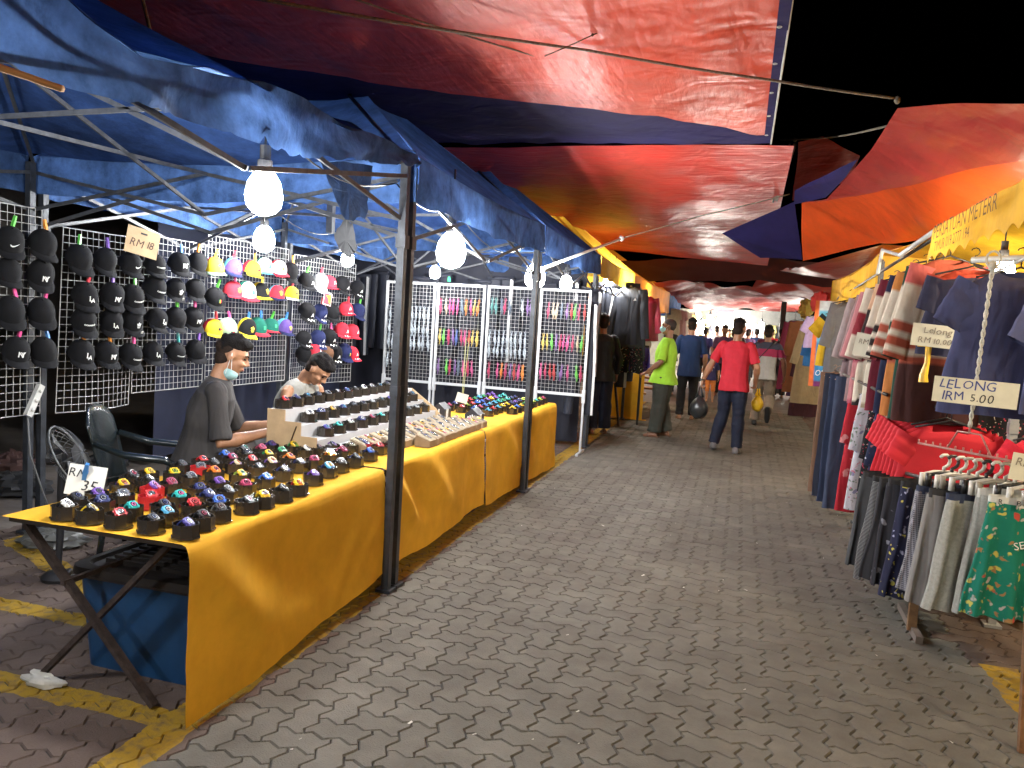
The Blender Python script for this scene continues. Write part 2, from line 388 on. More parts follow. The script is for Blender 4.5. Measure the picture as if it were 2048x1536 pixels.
def gazebo(label, y0, y1, xf, xb, roof, val, peak=3.32, pkoff=(0, 0), tw=0, front_val=True, seed=0, hem=0.24, group=None, bar=M_BAR, pole=M_POLE, zb=2.0, polew=.042, ze=ZE, valances=('f', 'b', 'n', 's')):
    cx_, cy_ = (xf + xb) / 2, (y0 + y1) / 2
    t = thing('gazebo', label, 'gazebo', (cx_, cy_, 0), group=group)
    L = lambda p: Vector(p) - Vector((cx_, cy_, 0))
    C4 = [(xf, y0), (xf, y1), (xb, y1), (xb, y0)]
    for (x, y) in C4:
        m = MB(); e = .02 if y == y0 else -.02
        m.box(L((x, y + e, ze / 2)), (polew, polew, ze)); m.box(L((x, y + e, ze - .42)), (polew + .016, polew + .016, .07)); m.box(L((x, y + e, .012)), (.09, .09, .016)); m.box(L((x, y + e, 1.15)), (polew + .006, polew + .006, .06))
        m.build('pole', pole, t)
    m = MB()
    pts = [L((x, y, 0)) for x, y in C4]
    for i in range(4): scissor(m, pts[i], pts[(i + 1) % 4], ze - .06, zb)
    m.build('side_truss', bar, t)
    m = MB(); hub = Vector((0, 0, 2.5)); m.box((0, 0, 2.72), (.05, .05, 1.1)); 
    for i in range(4):
        mid = (pts[i] + pts[(i + 1) % 4]) / 2
        for za, zc in ((ze - .06, 2.3), (zb, 2.62)):
            m.bar(mid + Vector((0, 0, za)), Vector((0, 0, zc)), .012, .02)
        m.bar(pts[i] + Vector((0, 0, ze)), Vector((0, 0, peak - .1)), .014, .022)
    m.build('roof_truss', bar, t)
    m = MB(); pk = Vector((pkoff[0], pkoff[1], peak))
    ex = .04
    cs = [L((x + (ex if x == xf else -ex) * (1 if xf > xb else -1), y + (-.01 if y == y0 else .01), ze + .05)) for x, y in C4]
    for i in range(4):
        a, b = cs[i], cs[(i + 1) % 4]
        def fn(u, v, a=a, b=b, i=i):
            p = (a.lerp(b, u)).lerp(pk, v)
            sag = -.10 * math.sin(PI * u) * (1 - v) * (v + .25) * 2.2
            return p + Vector((0, 0, sag + .02 * nz(p.x * 2 + seed, p.y * 2, i) * (1 - v)))
        m.grid(fn, 18, 14)
    m.build('canopy', roof, t, smooth='all')
    names = ('f', 'b', 'n', 's')
    for side, i in (('f', 0), ('s', 1), ('b', 2), ('n', 3)):
        if side not in valances or (side == 'f' and not front_val): continue
        a, b = cs[i], cs[(i + 1) % 4]; nrm = Vector((b.y - a.y, -(b.x - a.x), 0)).normalized()
        m = MB()
        def fn(u, v, a=a, b=b, nrm=nrm, i=i):
            p = a.lerp(b, u); wv = .018 * math.sin(u * 23 + i + seed) * v + .03 * nz(u * 6 + seed, v, i) * v
            return p + nrm * (.012 + wv) + Vector((0, 0, -hem * v * (1 + .1 * nz(u * 9, seed, i)) - .10 * math.sin(PI * u) * .25 * 2.2 * 0 - .03 * math.sin(PI * u)))
        m.grid(fn, 40, 5); m.build('valance', val, t, smooth='all')
    return t
T1 = gazebo('blue gazebo with torn sagging valance over the caps and nearest watches', 1.2, 4.13, XF, XB, M_BLUE, M_BLUE_D, front_val=False, seed=1, valances=('b', 'n'), peak=2.86, zb=2.10)
T2 = gazebo('dusty blue gazebo over the stepped watch display and second bulb cluster', 4.19, 7.07, XF, XB, M_BLUE, M_BLUE_D, seed=5, peak=3.42, pkoff=(-.0, .25))
T3 = gazebo('blue gazebo above the white strap stands, farthest of the blue ones', 7.13, 10.05, XF, XB, M_BLUE, M_BLUE_D, seed=9, peak=3.44, pkoff=(0, .2))
# sagging front sheet of the first gazebo
def poly_at(pl, t):
    for (a, b) in zip(pl, pl[1:]):
        if t <= b[0] or b is pl[-1]:
            k = (t - a[0]) / (b[0] - a[0] + 1e-9); return a[1] + (b[1] - a[1]) * k
top_l = [(1.2, 2.47), (1.5, 2.44), (1.75, 2.38), (2.06, 2.31), (2.43, 2.37), (2.7, 2.43), (3.1, 2.42), (4.15, 2.46)]
hem_l = [(1.2, 2.2), (1.62, 2.14), (1.8, 2.14), (2.24, 2.18), (2.88, 2.19), (3.2, 2.24), (3.47, 2.29), (4.15, 2.39)]
m = MB(); oc = Vector(T1.location)
def fn(u, v):
    y = 1.2 + 2.95 * u; a = poly_at(top_l, y); b = poly_at(hem_l, y)
    tear = .05 * max(0, nz(y * 14, 3)) * (v > .85)
    x = XF + .05 + .03 * nz(y * 4, v * 2, 1) + .02 * math.sin(y * 9 + v * 3)
    return Vector((x, y, a + (b - a) * v + tear)) - oc
m.grid(fn, 90, 8)
m.build('valance', M_BLUE_D, T1, smooth='all')
m = MB()   # fabric fallen back from the eave towards the roof
def fn(u, v):
    y = 1.2 + 2.95 * u; a = poly_at(top_l, y)
    k = v * v
    return Vector((XF + .05 - .8 * v + .02 * nz(y * 5, v * 4), y, a + .17 * v + .025 * nz(y * 4, v * 3, 7))) - oc
m.grid(fn, 60, 10); m.build('canopy_edge', M_BLUE_D, T1, smooth='all')
m = MB()
pl = [onx(640, 322, -1.92), onx(745, 330, -1.92), onx(738, 400, -1.92), onx(730, 436, -1.92), onx(690, 440, -1.92), onx(672, 400, -1.92), onx(655, 355, -1.92)]
def ragged(pts, nudge=.012):
    c = sum(pts, Vector()) / len(pts); r = []
    for a, b in zip(pts, pts[1:] + pts[:1]):
        for k in range(5): p = a.lerp(b, k / 5); r.append(p + Vector((ru(-.003, .003), ru(-nudge, nudge), ru(-nudge, nudge))))
    return c, r
c, r = ragged(pl)
m.add([c - oc] + [p - oc for p in r], [(0, i + 1, (i + 1) % len(r) + 1) for i in range(len(r))]); m.build('torn_flap', M_BLUE_D, T1)
m = MB()
pl = [onx(668, 470, -2.1), onx(684, 440, -2.1), onx(706, 445, -2.1), onx(712, 500, -2.1), onx(700, 520, -2.1), onx(676, 500, -2.1)]
c, r = ragged(pl); m.add([c - oc] + [p - oc for p in r], [(0, i + 1, (i + 1) % len(r) + 1) for i in range(len(r))]); m.build('torn_flap', mat('dark_rag', (.03, .035, .05), .9), T1)

# yellow gazebos further down on the left
Y1 = gazebo('yellow gazebo over the black tracksuits on the left side', 10.15, 13.4, -1.84, -4.6, M_YELC, M_YELC, seed=12, peak=3.62, hem=.26, bar=M_BAR)
Y2 = gazebo('orange gazebo beyond the tracksuit stall on the left side', 13.5, 20.2, -1.86, -5.0, M_ORGC, M_ORGC, seed=15, peak=3.6, hem=.5)
Y3 = gazebo('small blue gazebo past the orange one on the left', 20.6, 24.5, -1.9, -5.0, M_BLUE, M_BLUE_D, seed=18, peak=3.2, hem=.5)

# ================================================================ tarpaulins
def tarp_mat(name, col, rough=.42, fold=.55, fs=3.0, trans=.08, st=(1, 1, 1)):
    return mat(name, col, rough, spec=.5, var=.25, scale=1.6, trans=trans, fold=fold, fscale=fs, bump=.5, bscale=7, bstretch=st)
TR = tarp_mat('red_tarpaulin', (0.56, 0.06, 0.028), st=(3.2, .6, 1))
TR2 = tarp_mat('red_tarpaulin_cross', (0.52, 0.045, 0.033), st=(.6, 2.8, 1), trans=0)
TRD = tarp_mat('deep_red_tarpaulin', (0.34, 0.035, 0.035), st=(.6, 2.2, 1))
TRF = tarp_mat('far_red_tarpaulin', (0.46, 0.05, 0.04), rough=.62, st=(.6, 2, 1))
TMR = tarp_mat('maroon_tarpaulin', (0.20, 0.02, 0.022), rough=.5, st=(2.5, .6, 1))
TDA = tarp_mat('shaded_pleated_tarpaulin', (0.30, 0.03, 0.028), rough=.30, fold=.9, fs=2.2, st=(2.6, .8, .8))  # upper part of the right sheet, its shade put into a darker base colour
TO = tarp_mat('lamplit_red_tarpaulin', (0.68, 0.085, 0.015), trans=.3, rough=.35)  # lower part of the same sheet, lamp glow put into a brighter base colour
TN = mat('navy_tarpaulin', (0.016, 0.013, 0.07), .8, spec=.15, var=.25, scale=2, fold=.3, fscale=4)
def patch(c, nu, nv, sag=0.1, wr=.03, ws=2.0, seed=0, mfn=None, edge=None):
    a, b, d, e = [Vector(p) for p in c]   # a-b first edge, e-d opposite edge
    def fn(u, v):
        p = (a.lerp(b, u)).lerp(e.lerp(d, u), v)
        k = 16 * u * (1 - u) * v * (1 - v)
        h = nz(p.x * ws + seed, p.y * ws * .6, seed) * wr + nz(p.x * ws * 3, p.y * ws * 1.2 + seed, seed) * wr * .35
        q = p + Vector((0, 0, -sag * k + h * (.4 + .6 * min(1, k * 2))))
        return edge(u, v, q) if edge else q
    m = MB(); m.grid(fn, nu, nv, mfn=mfn); return m
def t1_b(x): return 6.95 - .95 * max(0, -x - .05) ** .8 + .10 * nz(x * .7, 2)   # where the red cloth meets its navy border
m = MB(); NV, NB_ = 100, 76
def fn(u, v):
    x = -4.7 + 4.80 * u; k = v * NV; yb = t1_b(x)
    y = -1 + (yb + 1) * min(1, k / NB_) if k <= NB_ else yb + (7.25 - yb) * (k - NB_) / (NV - NB_)
    kk = 4 * u * (1 - u); h = nz(x * 2.6 + 3, y * .7, 3) * .03 + nz(x * 6, y * 1.1, 5) * .012
    return Vector((x, y, 3.2 + .02 * (1 - u) - .10 * kk * min(1, (7.3 - y) * .5) + h * (.5 + .5 * u)))
m.grid(fn, 80, NV, mfn=lambda u, v: 1 if v * NV > NB_ or u > .982 else 0)
TG = tag(m.build('tarpaulin', [TR, TN, TMR], smooth='all'), 'huge red and navy tarpaulin sheet hanging overhead at the top of the photo', 'tarpaulin')
b = MB(); b.tube([(.10, -1 + 8.25 * k / 40, 3.2 + .02 * nz(k * .4, 1)) for k in range(41)], .007, 6)
for k in range(12): b.tube([(.055 + .012 * math.cos(a), .6 * k + .3 + .012 * math.sin(a), 3.19) for a in [PI * q / 4 for q in range(8)]], .003, 4, closed=True)
b.build('hem_rope', mat('pale_hem', (.5, .5, .48), .6), TG, smooth='all')
b = MB(); b.tube([(-1.62, y / 4, 3.19 + .02 * nz(y * .3, 1)) for y in range(6, 24)], .02, 6); tag(b.build('tarpaulin_pole', mat('dark_pole', (.03, .02, .02), .8), smooth='all'), 'thin dark pole running under the big overhead tarpaulin', 'pole')
p = patch([(-4.4, 7.42, 3.2), (0.29, 7.28, 3.2), (0.34, 15.8, 2.85), (-4.4, 17.5, 3.3)], 70, 90, .14, .05, 1.1, 11, lambda u, v: 0)
tag(p.build('tarpaulin', [TR2], smooth='all'), 'red tarpaulin with a bright glossy reflection behind the blue gazebos', 'tarpaulin')
# right-hand tarpaulins: folded sheets tied between the stalls
def sheet(pts, tris, mats_i, mats_, name, label, lev=4, wr=.02, seed=0, fold_dir=None):
    bm = bmesh.new(); vs = [bm.verts.new(p) for p in pts]
    for t, mi in zip(tris, mats_i):
        f = bm.faces.new([vs[i] for i in t]); f.material_index = mi; f.smooth = True
    bmesh.ops.triangulate(bm, faces=bm.faces[:])
    for _ in range(lev): bmesh.ops.subdivide_edges(bm, edges=bm.edges[:], cuts=1, use_grid_fill=True)
    for v in bm.verts:
        n = nz(v.co.x * 2 + seed, v.co.y * 1.4, v.co.z * 2); v.co += Vector((n * .6, n * .3, n)) * wr * 1.2
    me = bpy.data.meshes.new(name); bm.to_mesh(me); bm.free()
    for x in mats_: me.materials.append(x)
    o = bpy.data.objects.new(name, me); COL.objects.link(o); return tag(o, label, 'tarpaulin')
A = [ony(1800, 210, 5.3), ony(2060, 204, 4.6), ony(2400, 190, 3.9), ony(2400, 250, 4.2), ony(2060, 318, 5.2), ony(1890, 352, 6.2), ony(1750, 388, 7.4), ony(1602, 406, 8.8), ony(1655, 396, 8.2), ony(1700, 348, 7.2), ony(1742, 300, 6.4), ony(1900, 300, 5.7)]
sheet(A, [(0, 1, 11), (1, 4, 11), (1, 2, 3, 4), (11, 4, 5), (0, 11, 10), (11, 5, 10), (10, 5, 9), (5, 6, 9), (9, 6, 8), (8, 6, 7)], [0] * 10, [TDA], 'tarpaulin', 'dark red pleated tarpaulin gathered at a rope corner above the right stalls', seed=3, wr=.03)
B = [ony(1602, 406, 8.8), ony(1750, 388, 7.4), ony(1890, 352, 6.2), ony(2060, 318, 5.2), ony(2400, 250, 4.2), ony(2400, 420, 5.0), ony(2060, 400, 6.0), ony(1880, 482, 7.2), ony(1760, 486, 8.4), ony(1606, 522, 9.6)]
sheet(B, [(0, 1, 8, 9), (1, 2, 7, 8), (2, 3, 6, 7), (3, 4, 5, 6)], [0, 0, 0, 0], [TO], 'tarpaulin', 'glowing orange-red tarpaulin lit from the yellow stall beneath it', seed=3, wr=.03)
N = [ony(1445, 466, 9.4), ony(1590, 402, 8.9), ony(1604, 520, 9.6), ony(1520, 517, 9.9)]
sheet(N, [(0, 1, 2, 3)], [0], [TN], 'tarpaulin', 'navy triangular flap of tarpaulin pointing left over the lane', seed=4, wr=.02)
N = [ony(1588, 408, 8.95), ony(1590, 380, 8.6), ony(1716, 318, 6.9), ony(1690, 356, 7.3), ony(1650, 397, 8.25)]
sheet(N, [(0, 1, 4), (1, 2, 3, 4)], [0, 0], [TN], 'tarpaulin', 'narrow navy turned-over fold beside the dark red pleated tarpaulin', seed=4, wr=.01)
N = [ony(1596, 285, 10.2), ony(1645, 273, 10.2), ony(1720, 312, 10.6), ony(1700, 360, 11), ony(1586, 400, 11.2)]
sheet(N, [(0, 1, 2), (0, 2, 3), (0, 3, 4)], [0] * 3, [TRD], 'tarpaulin', 'small dusty red tarpaulin triangle behind the steel bracket', seed=6, wr=.03)
N = [ony(1604, 534, 10.4), ony(1765, 490, 9.4), ony(2000, 500, 8.6), ony(1960, 545, 10), ony(1700, 562, 13), ony(1560, 540, 13.5)]
sheet(N, [(0, 1, 4, 5), (1, 2, 3, 4)], [0] * 2, [TRD], 'tarpaulin', 'deep red tarpaulin strip under the glowing orange one', seed=2, wr=.03)
N = [ony(1534, 524, 17), ony(1570, 545, 17.5), ony(1720, 592, 19), ony(1640, 600, 20), ony(1560, 592, 20), ony(1500, 582, 19)]
sheet(N, [(0, 1, 4, 5), (1, 2, 3, 4)], [0] * 2, [TRF], 'tarpaulin', 'pinkish red tarpaulin peak tied up over the middle of the lane', seed=9, wr=.05)
N = [ony(1305, 563, 18), ony(1400, 566, 18.5), ony(1505, 576, 19), ony(1660, 600, 21), ony(1640, 622, 26), ony(1500, 618, 27), ony(1390, 622, 27), ony(1330, 592, 22)]
sheet(N, [(0, 1, 6, 7), (1, 2, 5, 6), (2, 3, 4, 5)], [0] * 3, [TRF], 'tarpaulin', 'long red tarpaulin sagging across the lane over the far crowd', seed=19, wr=.1)
N = [ony(1240, 520, 16.8), ony(1545, 512, 16.5), ony(1760, 548, 15), ony(1760, 580, 16), ony(1520, 562, 17.5), ony(1280, 562, 17.8)]
sheet(N, [(0, 1, 4, 5), (1, 2, 3, 4)], [0] * 2, [mat('gap_dark', (.05, .009, .012), .6)], 'tarpaulin', 'dark strip standing for the gap between the red sheets over the lane', seed=29, wr=.05)  # added sheet, coloured near black to stand for the dark gap between tarpaulins

# ropes, struts
M_ROPE = mat('rope_fibre', (.20, .17, .13), .9, var=.4, scale=60, bump=.4, bscale=200)
def rope(pts, r, label, knots=(), name='rope', m=M_ROPE, cat='rope'):
    b = MB(); P = [Vector(p) for p in pts]; Q = []
    for a, c in zip(P, P[1:]):
        k = 8
        for i in range(k): Q.append(a.lerp(c, i / k) + Vector((0, 0, -.02 * (a - c).length * .25 * math.sin(PI * i / k))))
    Q.append(P[-1]); b.tube(Q, r, 6)
    for kx in knots: b.ell(kx, (r * 2.4, r * 2.4, r * 3), 8, 6)
    return tag(b.build(name, m, smooth='all'), label, cat)
rope([ony(470, -10, 3.0), ony(1170, 100, 4.5), ony(1540, 160, 5.0), ony(1795, 197, 5.25)], .008, 'thick pale rope stretched right across under the overhead tarpaulins', [ony(1795, 200, 5.25)])
rope([ony(700, -5, 3.4), ony(1000, 92, 4.4), ony(1300, 172, 5.4)], .005, 'thin pale rope crossing just above the thick one')
rope([onx(283, -10, -2.3), onx(300, 60, -2.3), onx(311, 108, -2.3), onx(316, 140, -2.3)], .007, 'short knotted rope dropping onto the first blue canopy', [onx(311, 108, -2.3)])
rope([ony(1245, 476, 8.3), ony(1400, 432, 8.7), ony(1580, 388, 9.0)], .007, 'dark rope from the white strut end to the navy flap')
rope([ony(1560, 280, 9.6), ony(1640, 276, 9.0), ony(1775, 252, 6.0)], .008, 'grey rope between the steel bracket and right tarpaulin corner', [ony(1590, 280, 9.6)])
rope([onx(-20, 128, -1.75), onx(60, 155, -1.75), onx(125, 178, -1.75)], .009, 'orange-brown rope at the left photo edge under the torn valance', m=mat('jute', (.4, .22, .1), .9))
rope([ony(1090, 112, 3.9), ony(1185, 70, 4.3), ony(1222, 55, 4.4), ony(1300, 20, 4.6)], .003, 'dark string with two knots below the red tarpaulin', [ony(1185, 70, 4.3), ony(1222, 55, 4.4)], m=mat('dark_string', (.06, .05, .02), .9))
b = MB(); p0, p1 = onx(1090, 535, -1.84), ony(1243, 477, 8.3); b.tube([p0, p1], .014, 8); b.ell(p1, (.03, .03, .03), 8, 6)
tag(b.build('strut', mat('white_pipe', (.6, .6, .58), .5), smooth='all'), 'white pole sticking out of the second blue gazebo towards the lane', 'pole')
b = MB(); b.bar(ony(1590, 288, 9.4), ony(1552, 402, 9.4), .035); b.bar(ony(1580, 286, 9.45), ony(1546, 405, 9.45), .02); b.bar(ony(1584, 300, 9.42), ony(1565, 372, 9.42), .12, .01)
tag(b.build('steel_bracket', mat('galvanised', (.22, .23, .21), .5, .5, var=.4, scale=9)), 'slanting grey steel bracket at the end of the red tarpaulin', 'bracket')

# ================================================================ lamps
BULB_E = 500
M_BULB = emat('lit_bulb', (0.96, 0.97, 0.95), BULB_E)
M_BULBW = emat('lit_warm_bulb', (1.0, 0.86, 0.62), BULB_E * .8)
M_BULBF = emat('lit_far_bulb', (1.0, 0.95, 0.85), BULB_E * .85)
M_CAPW = mat('bulb_cap', (.5, .5, .5), .5)
M_BLK = mat('black_plastic', (.02, .02, .022), .45)
def bulb_meshes(me_mat, r=.075):
    a = MB(); k = r / .075
    a.lathe([(.028 * k, .10 * k), (.045 * k, .085 * k), (.066 * k, .05 * k), (.075 * k, .0), (.068 * k, -.04 * k), (.045 * k, -.066 * k), (.015 * k, -.078 * k)], 12)
    b = MB(); b.lathe([(.03 * k, .10 * k), (.03 * k, .14 * k), (.022 * k, .145 * k), (.022 * k, .2 * k)], 12)
    c = MB(); c.tube([(0, 0, .2 * k), (0, 0, .42 * k)], .005, 6)
    return a.mesh('glass', me_mat, 'all'), b.mesh('holder', M_BLK), c.mesh('cable', M_BLK)
BM, BMW, BMF = bulb_meshes(M_BULB), bulb_meshes(M_BULBW), bulb_meshes(M_BULBF)
def bulb(p, label, group='bare bulbs hanging in the stalls', warm=False, r=1.0):
    t = thing('light_bulb', label, 'light bulb', p, group=group); t.scale = (r, r, r)
    for n_, me in zip(('glass', 'holder', 'cable'), BMF if warm == 'far' else BMW if warm else BM): inst(n_, me, t)
    return t
bulb(onx(528, 392, -1.9), 'largest glowing white bulb, hanging under the torn blue valance', r=1.0)
bulb(onx(528, 482, -3.75), 'white bulb directly below the largest one, before the colourful caps', r=1.15)
bulb(onx(695, 520, -3.8), 'white bulb in front of the red and navy caps', r=.85)
bulb(onx(902, 506, -1.9), 'large white bulb just right of the near dark pole', r=1.3)
bulb(onx(870, 546, -3.6), 'smaller white bulb hanging left beneath the one by the pole', r=.85)
bulb(onx(1070, 556, -1.9), 'white bulb at the corner of the third white strap stand', r=1.25)
bulb(onx(1132, 568, -1.9), 'white bulb over the rightmost white strap stand', r=.9)
# unseen gazebo and fill bulb added; the canopy keeps fill light off the tarpaulins
gazebo('added blue gazebo behind the photographer on the left, shielding its fill bulb', -2.0, 1.1, XF, XB, M_BLUE, M_BLUE_D, seed=21)
bulb((-2.5, 1.35, 2.1), 'added white fill bulb in the near gazebo beside the photographer')

def cable(pts, label, r=.004):
    b = MB(); Q = []
    for a, c in zip(pts, pts[1:]):
        a, c = Vector(a), Vector(c)
        for k in range(10): t = k / 10; Q.append(a.lerp(c, t) + Vector((0, 0, -.35 * (a - c).length * .25 * math.sin(PI * t))))
    Q.append(Vector(pts[-1])); b.tube(Q, r, 6); return tag(b.build('electric_cable', M_BLK, smooth='all'), label, 'cable')
P1, P2, P3, P4 = [Vector(q) + Vector((0, 0, .30)) for q in (onx(528, 392, -1.9), onx(528, 482, -3.75), onx(695, 520, -3.8), onx(902, 506, -1.9))]
cable([P1, P2, P3], 'dark cable sagging between the bulbs over the caps'); cable([P1, (-1.9, 4.12, 2.3), P4, (-1.9, 7.06, 2.28)], 'dark cable looping along the front bars from pole to pole'); cable([(-1.95, 1.3, 2.42), P1], 'dark cable running in from the left to the largest bulb')
# ================================================================ tables and cloths
M_CLOTH = mat('amber_cloth', (0.70, 0.37, 0.03), 0.85, spec=.15, var=.14, scale=3, trans=.12, fold=.22, fscale=3.2, bump=.06, bscale=260)
M_LEG = mat('rusty_leg', (0.05, 0.035, 0.03), .6, .3, var=.5, scale=25, bump=.2)
M_TOP = mat('table_board', (0.04, 0.03, 0.025), .7)
TZ = 0.70; TXF, TXB = -1.875, -2.74
def folding_table(y0, y1, label):
    t = thing('folding_table', label, 'table', ((TXF + TXB) / 2, (y0 + y1) / 2, 0), group='folding tables under the amber cloths')
    o = Vector(t.location); L = lambda x, y, z: Vector((x, y, z)) - o
    m = MB(); m.box(L((TXF + TXB) / 2, (y0 + y1) / 2, TZ - .012), (TXF - TXB - .03, y1 - y0 - .02, .016)); m.build('tabletop', M_TOP, t)
    for y in (y0 + .07, y1 - .25):
        m = MB(); m.bar(L(-2.70, y, TZ - .04), L(-2.08, y + .01, .015), .034, .02); m.build('leg', M_LEG, t)
        m = MB(); m.bar(L(-2.04, y + .035, TZ - .04), L(-2.66, y + .03, .015), .034, .02); m.build('leg', M_LEG, t)
    m = MB(); m.bar(L(-2.5, y0 + .05, .45), L(-2.5, y1 - .25, .45), .02); m.build('brace', M_LEG, t)
    return t
folding_table(2.44, 5.25, 'near folding table on rusty crossed legs with the blue bin beneath it')
folding_table(5.3, 8.45, 'far folding table hidden under the further amber cloths')
def table_cloth(y0, y1, label, hem, seed, gather=(), split=False):
    """one cloth: lies on the table and hangs down the lane side, hem(y) is the height of its lower edge"""
    m = MB(); n = int((y1 - y0) * 34)
    def fn(u, v):
        y = y0 + (y1 - y0) * u
        if v < .45:   # on the table
            k = v / .45; return Vector((TXB + (TXF - TXB) * k, y, TZ + .004 + .0025 * nz(y * 5, k * 6, seed)))
        k = (v - .45) / .55; h = hem(y)
        z = TZ + .004 - (TZ - h) * k
        f = k ** .8
        x = TXF - .012 + .012 * min(1, k * 14) + .014 * f * math.sin(y * 6.3 + seed + 1.2 * k) * .6 + .022 * f * nz(y * 2.2, k * 1.5, seed) + .009 * f * nz(y * 9 + k * 4, k * 3, seed)
        for (gy, ga, gw) in gather:   # slanting pulled folds
            d = (y - gy - .55 * k) / gw; x += ga * math.exp(-d * d) * math.sin(min(1, k * 1.3) * PI)
        return Vector((x + .022 * k, y, z))
    m.grid(fn, n, 46)
    o = m.build('tablecloth', M_CLOTH, None, smooth='all')
    return tag(o, label, 'tablecloth', 'amber cloths over the watch tables')
table_cloth(2.43, 4.10, 'nearest amber tablecloth, its pointed corner touching the paving', lambda y: .005 + .10 * max(0, (y - 2.6) / 1.5) + .0 * y, 1, [(2.5, .03, .12), (2.9, -.03, .25)])
table_cloth(4.13, 5.93, 'middle amber tablecloth behind the near dark pole with slanting folds', lambda y: .11 - .01 * math.sin(y * 3) + .02 * nz(y * 2, 4), 6, [(4.15, .05, .10), (4.4, -.045, .12), (4.75, .03, .12)])
table_cloth(5.95, 8.45, 'farthest amber tablecloth beneath the black watch boxes by the strap stands', lambda y: .10 - .035 * (y - 5.95) + .02 * nz(y * 3, 9), 13, [(6.5, .03, .12), (7.3, -.03, .1)])

# blue storage bin with a dark lid
bx = thing('storage_bin', 'large blue plastic bin with ribbed dark lid under the near table', 'bin', (-2.33, 3.15, 0))
M_BIN = mat('blue_bin_plastic', (0.008, 0.045, 0.12), .5, var=.25, scale=5, bump=.08, bscale=30); M_LID = mat('dark_lid', (.035, .03, .028), .35, var=.3)
m = MB()
def rrect(w_, d_, r, n=5):
    pts = []
    for cx_, cy_, a0 in ((w_ - r, d_ - r, 0), (-w_ + r, d_ - r, 90), (-w_ + r, -d_ + r, 180), (w_ - r, -d_ + r, 270)):
        for i in range(n + 1): a = math.radians(a0 + 90 * i / n); pts.append((cx_ + r * math.cos(a), cy_ + r * math.sin(a)))
    return pts
def loft(m, rings, cap=True, mi=None):
    n = len(rings[0]); vs = [p for r in rings for p in r]; fs = []
    for i in range(len(rings) - 1):
        for j in range(n): fs.append((i * n + j, i * n + (j + 1) % n, (i + 1) * n + (j + 1) % n, (i + 1) * n + j))
    if cap: fs.append(tuple(range(n))[::-1]); fs.append(tuple((len(rings) - 1) * n + j for j in range(n)))
    m.add(vs, fs, mi)
loft(m, [[(x, y, z) for x, y in rrect(.29 + .03 * z / .42, .42 + .03 * z / .42, .06)] for z in (0, .02, .2, .40)]); m.build('tub', M_BIN, bx, smooth=True)
m = MB(); loft(m, [[(x, y, z) for x, y in rrect(a, b, .07)] for a, b, z in ((.335, .465, .40), (.345, .475, .415), (.34, .47, .445), (.30, .43, .45), (.29, .42, .435))])
for i in range(9): m.box((-.12, -.34 + i * .05, .445), (.26, .018, .02)); m.box((.14, -.34 + i * .05, .443), (.2, .018, .02))
m.build('lid', M_LID, bx, smooth=True)

# thin white plastic bag left on the paving
def crumple(c, r, label, name, m_, cat, seed, n=22):
    m = MB(); m.ell(c, r, n, n // 2)
    for i, v in enumerate(m.v):
        p = Vector(v); d = p - Vector(c); k = 1 + .45 * nz(d.x * 22 + seed, d.y * 22, d.z * 22) + .2 * nz(d.x * 60, d.y * 60 + seed, d.z * 60)
        q = Vector(c) + d * k; q.z = max(.004, q.z); m.v[i] = tuple(q)
    return tag(m.build(name, m_, smooth=20), label, cat)
p = onz(85, 1370, 0); crumple((p.x, p.y, .02), (.10, .035, .03), 'crumpled thin white plastic bag lying by the crossed table leg', 'plastic_bag', mat('white_film', (.62, .6, .55), .4, trans=.3), 'plastic bag', 3)
p = onz(105, 1088, 0); crumple((p.x, p.y, .03), (.22, .14, .05), 'flattened pale plastic sheet on the paving behind the near table', 'plastic_sheet', mat('grey_film', (.16, .16, .15), .35, trans=.2), 'plastic sheet', 9, 26)
for i, (u, v, rx, lab) in enumerate(((25, 985, .3, 'dark heap of cables and cloth at the left photo edge'), (215, 935, .16, 'dark bundle on the ground behind the price card'), (20, 940, .2, 'reddish dark bundle left of the fan'))):
    p = onz(u, v, 0); crumple((p.x, p.y, .06), (rx, .2, .09), lab, 'bundle', mat('dark_bundle%d' % i, ((.02, .02, .022), (.018, .018, .02), (.05, .022, .02))[i], .8), 'bundle', 20 + i, 26)

# ================================================================ watches in boxes
M_BOX = mat('smoked_box', (.026, .021, .017), .2, spec=.6, var=.3, coat=.3)
M_BOXR = mat('red_box', (.42, .02, .025), .3)
M_INNER = mat('box_inner', (.01, .01, .01), .6)
def box_mesh(m_):
    b = MB(); b.lathe([(.050, 0), (.0575, 0), (.0575, .006), (.0535, .0065), (.0535, .054), (.0505, .054), (.0505, .012), (.0, .012)], 8, sy=.9, cap=False)
    return b.mesh('watch_box', m_)
BOXM, BOXR = box_mesh(M_BOX), box_mesh(M_BOXR)
WC = dict(black=(.018, .018, .02), white=(.72, .72, .7), yellow=(.72, .47, .015), red=(.5, .02, .025), navy=(.025, .035, .14), blue=(.03, .13, .55), indigo=(.06, .05, .28), cyan=(.08, .38, .62),
          teal=(.02, .36, .34), purple=(.16, .07, .36), rose=(.42, .05, .12), maroon=(.28, .02, .07), orange=(.75, .2, .02), green=(.03, .3, .1), lime=(.38, .5, .05), silver=(.42, .42, .42), pink=(.65, .1, .3), grey=(.16, .17, .18), olive=(.2, .19, .13), gold=(.55, .33, .06), cream=(.62, .5, .3))
def wmat(c): return mat('resin_' + c, WC[c], .38 if c != 'silver' else .25, metal=.8 if c in ('silver', 'gold') else 0, var=.22, scale=70, coat=.25)
_wm = {}
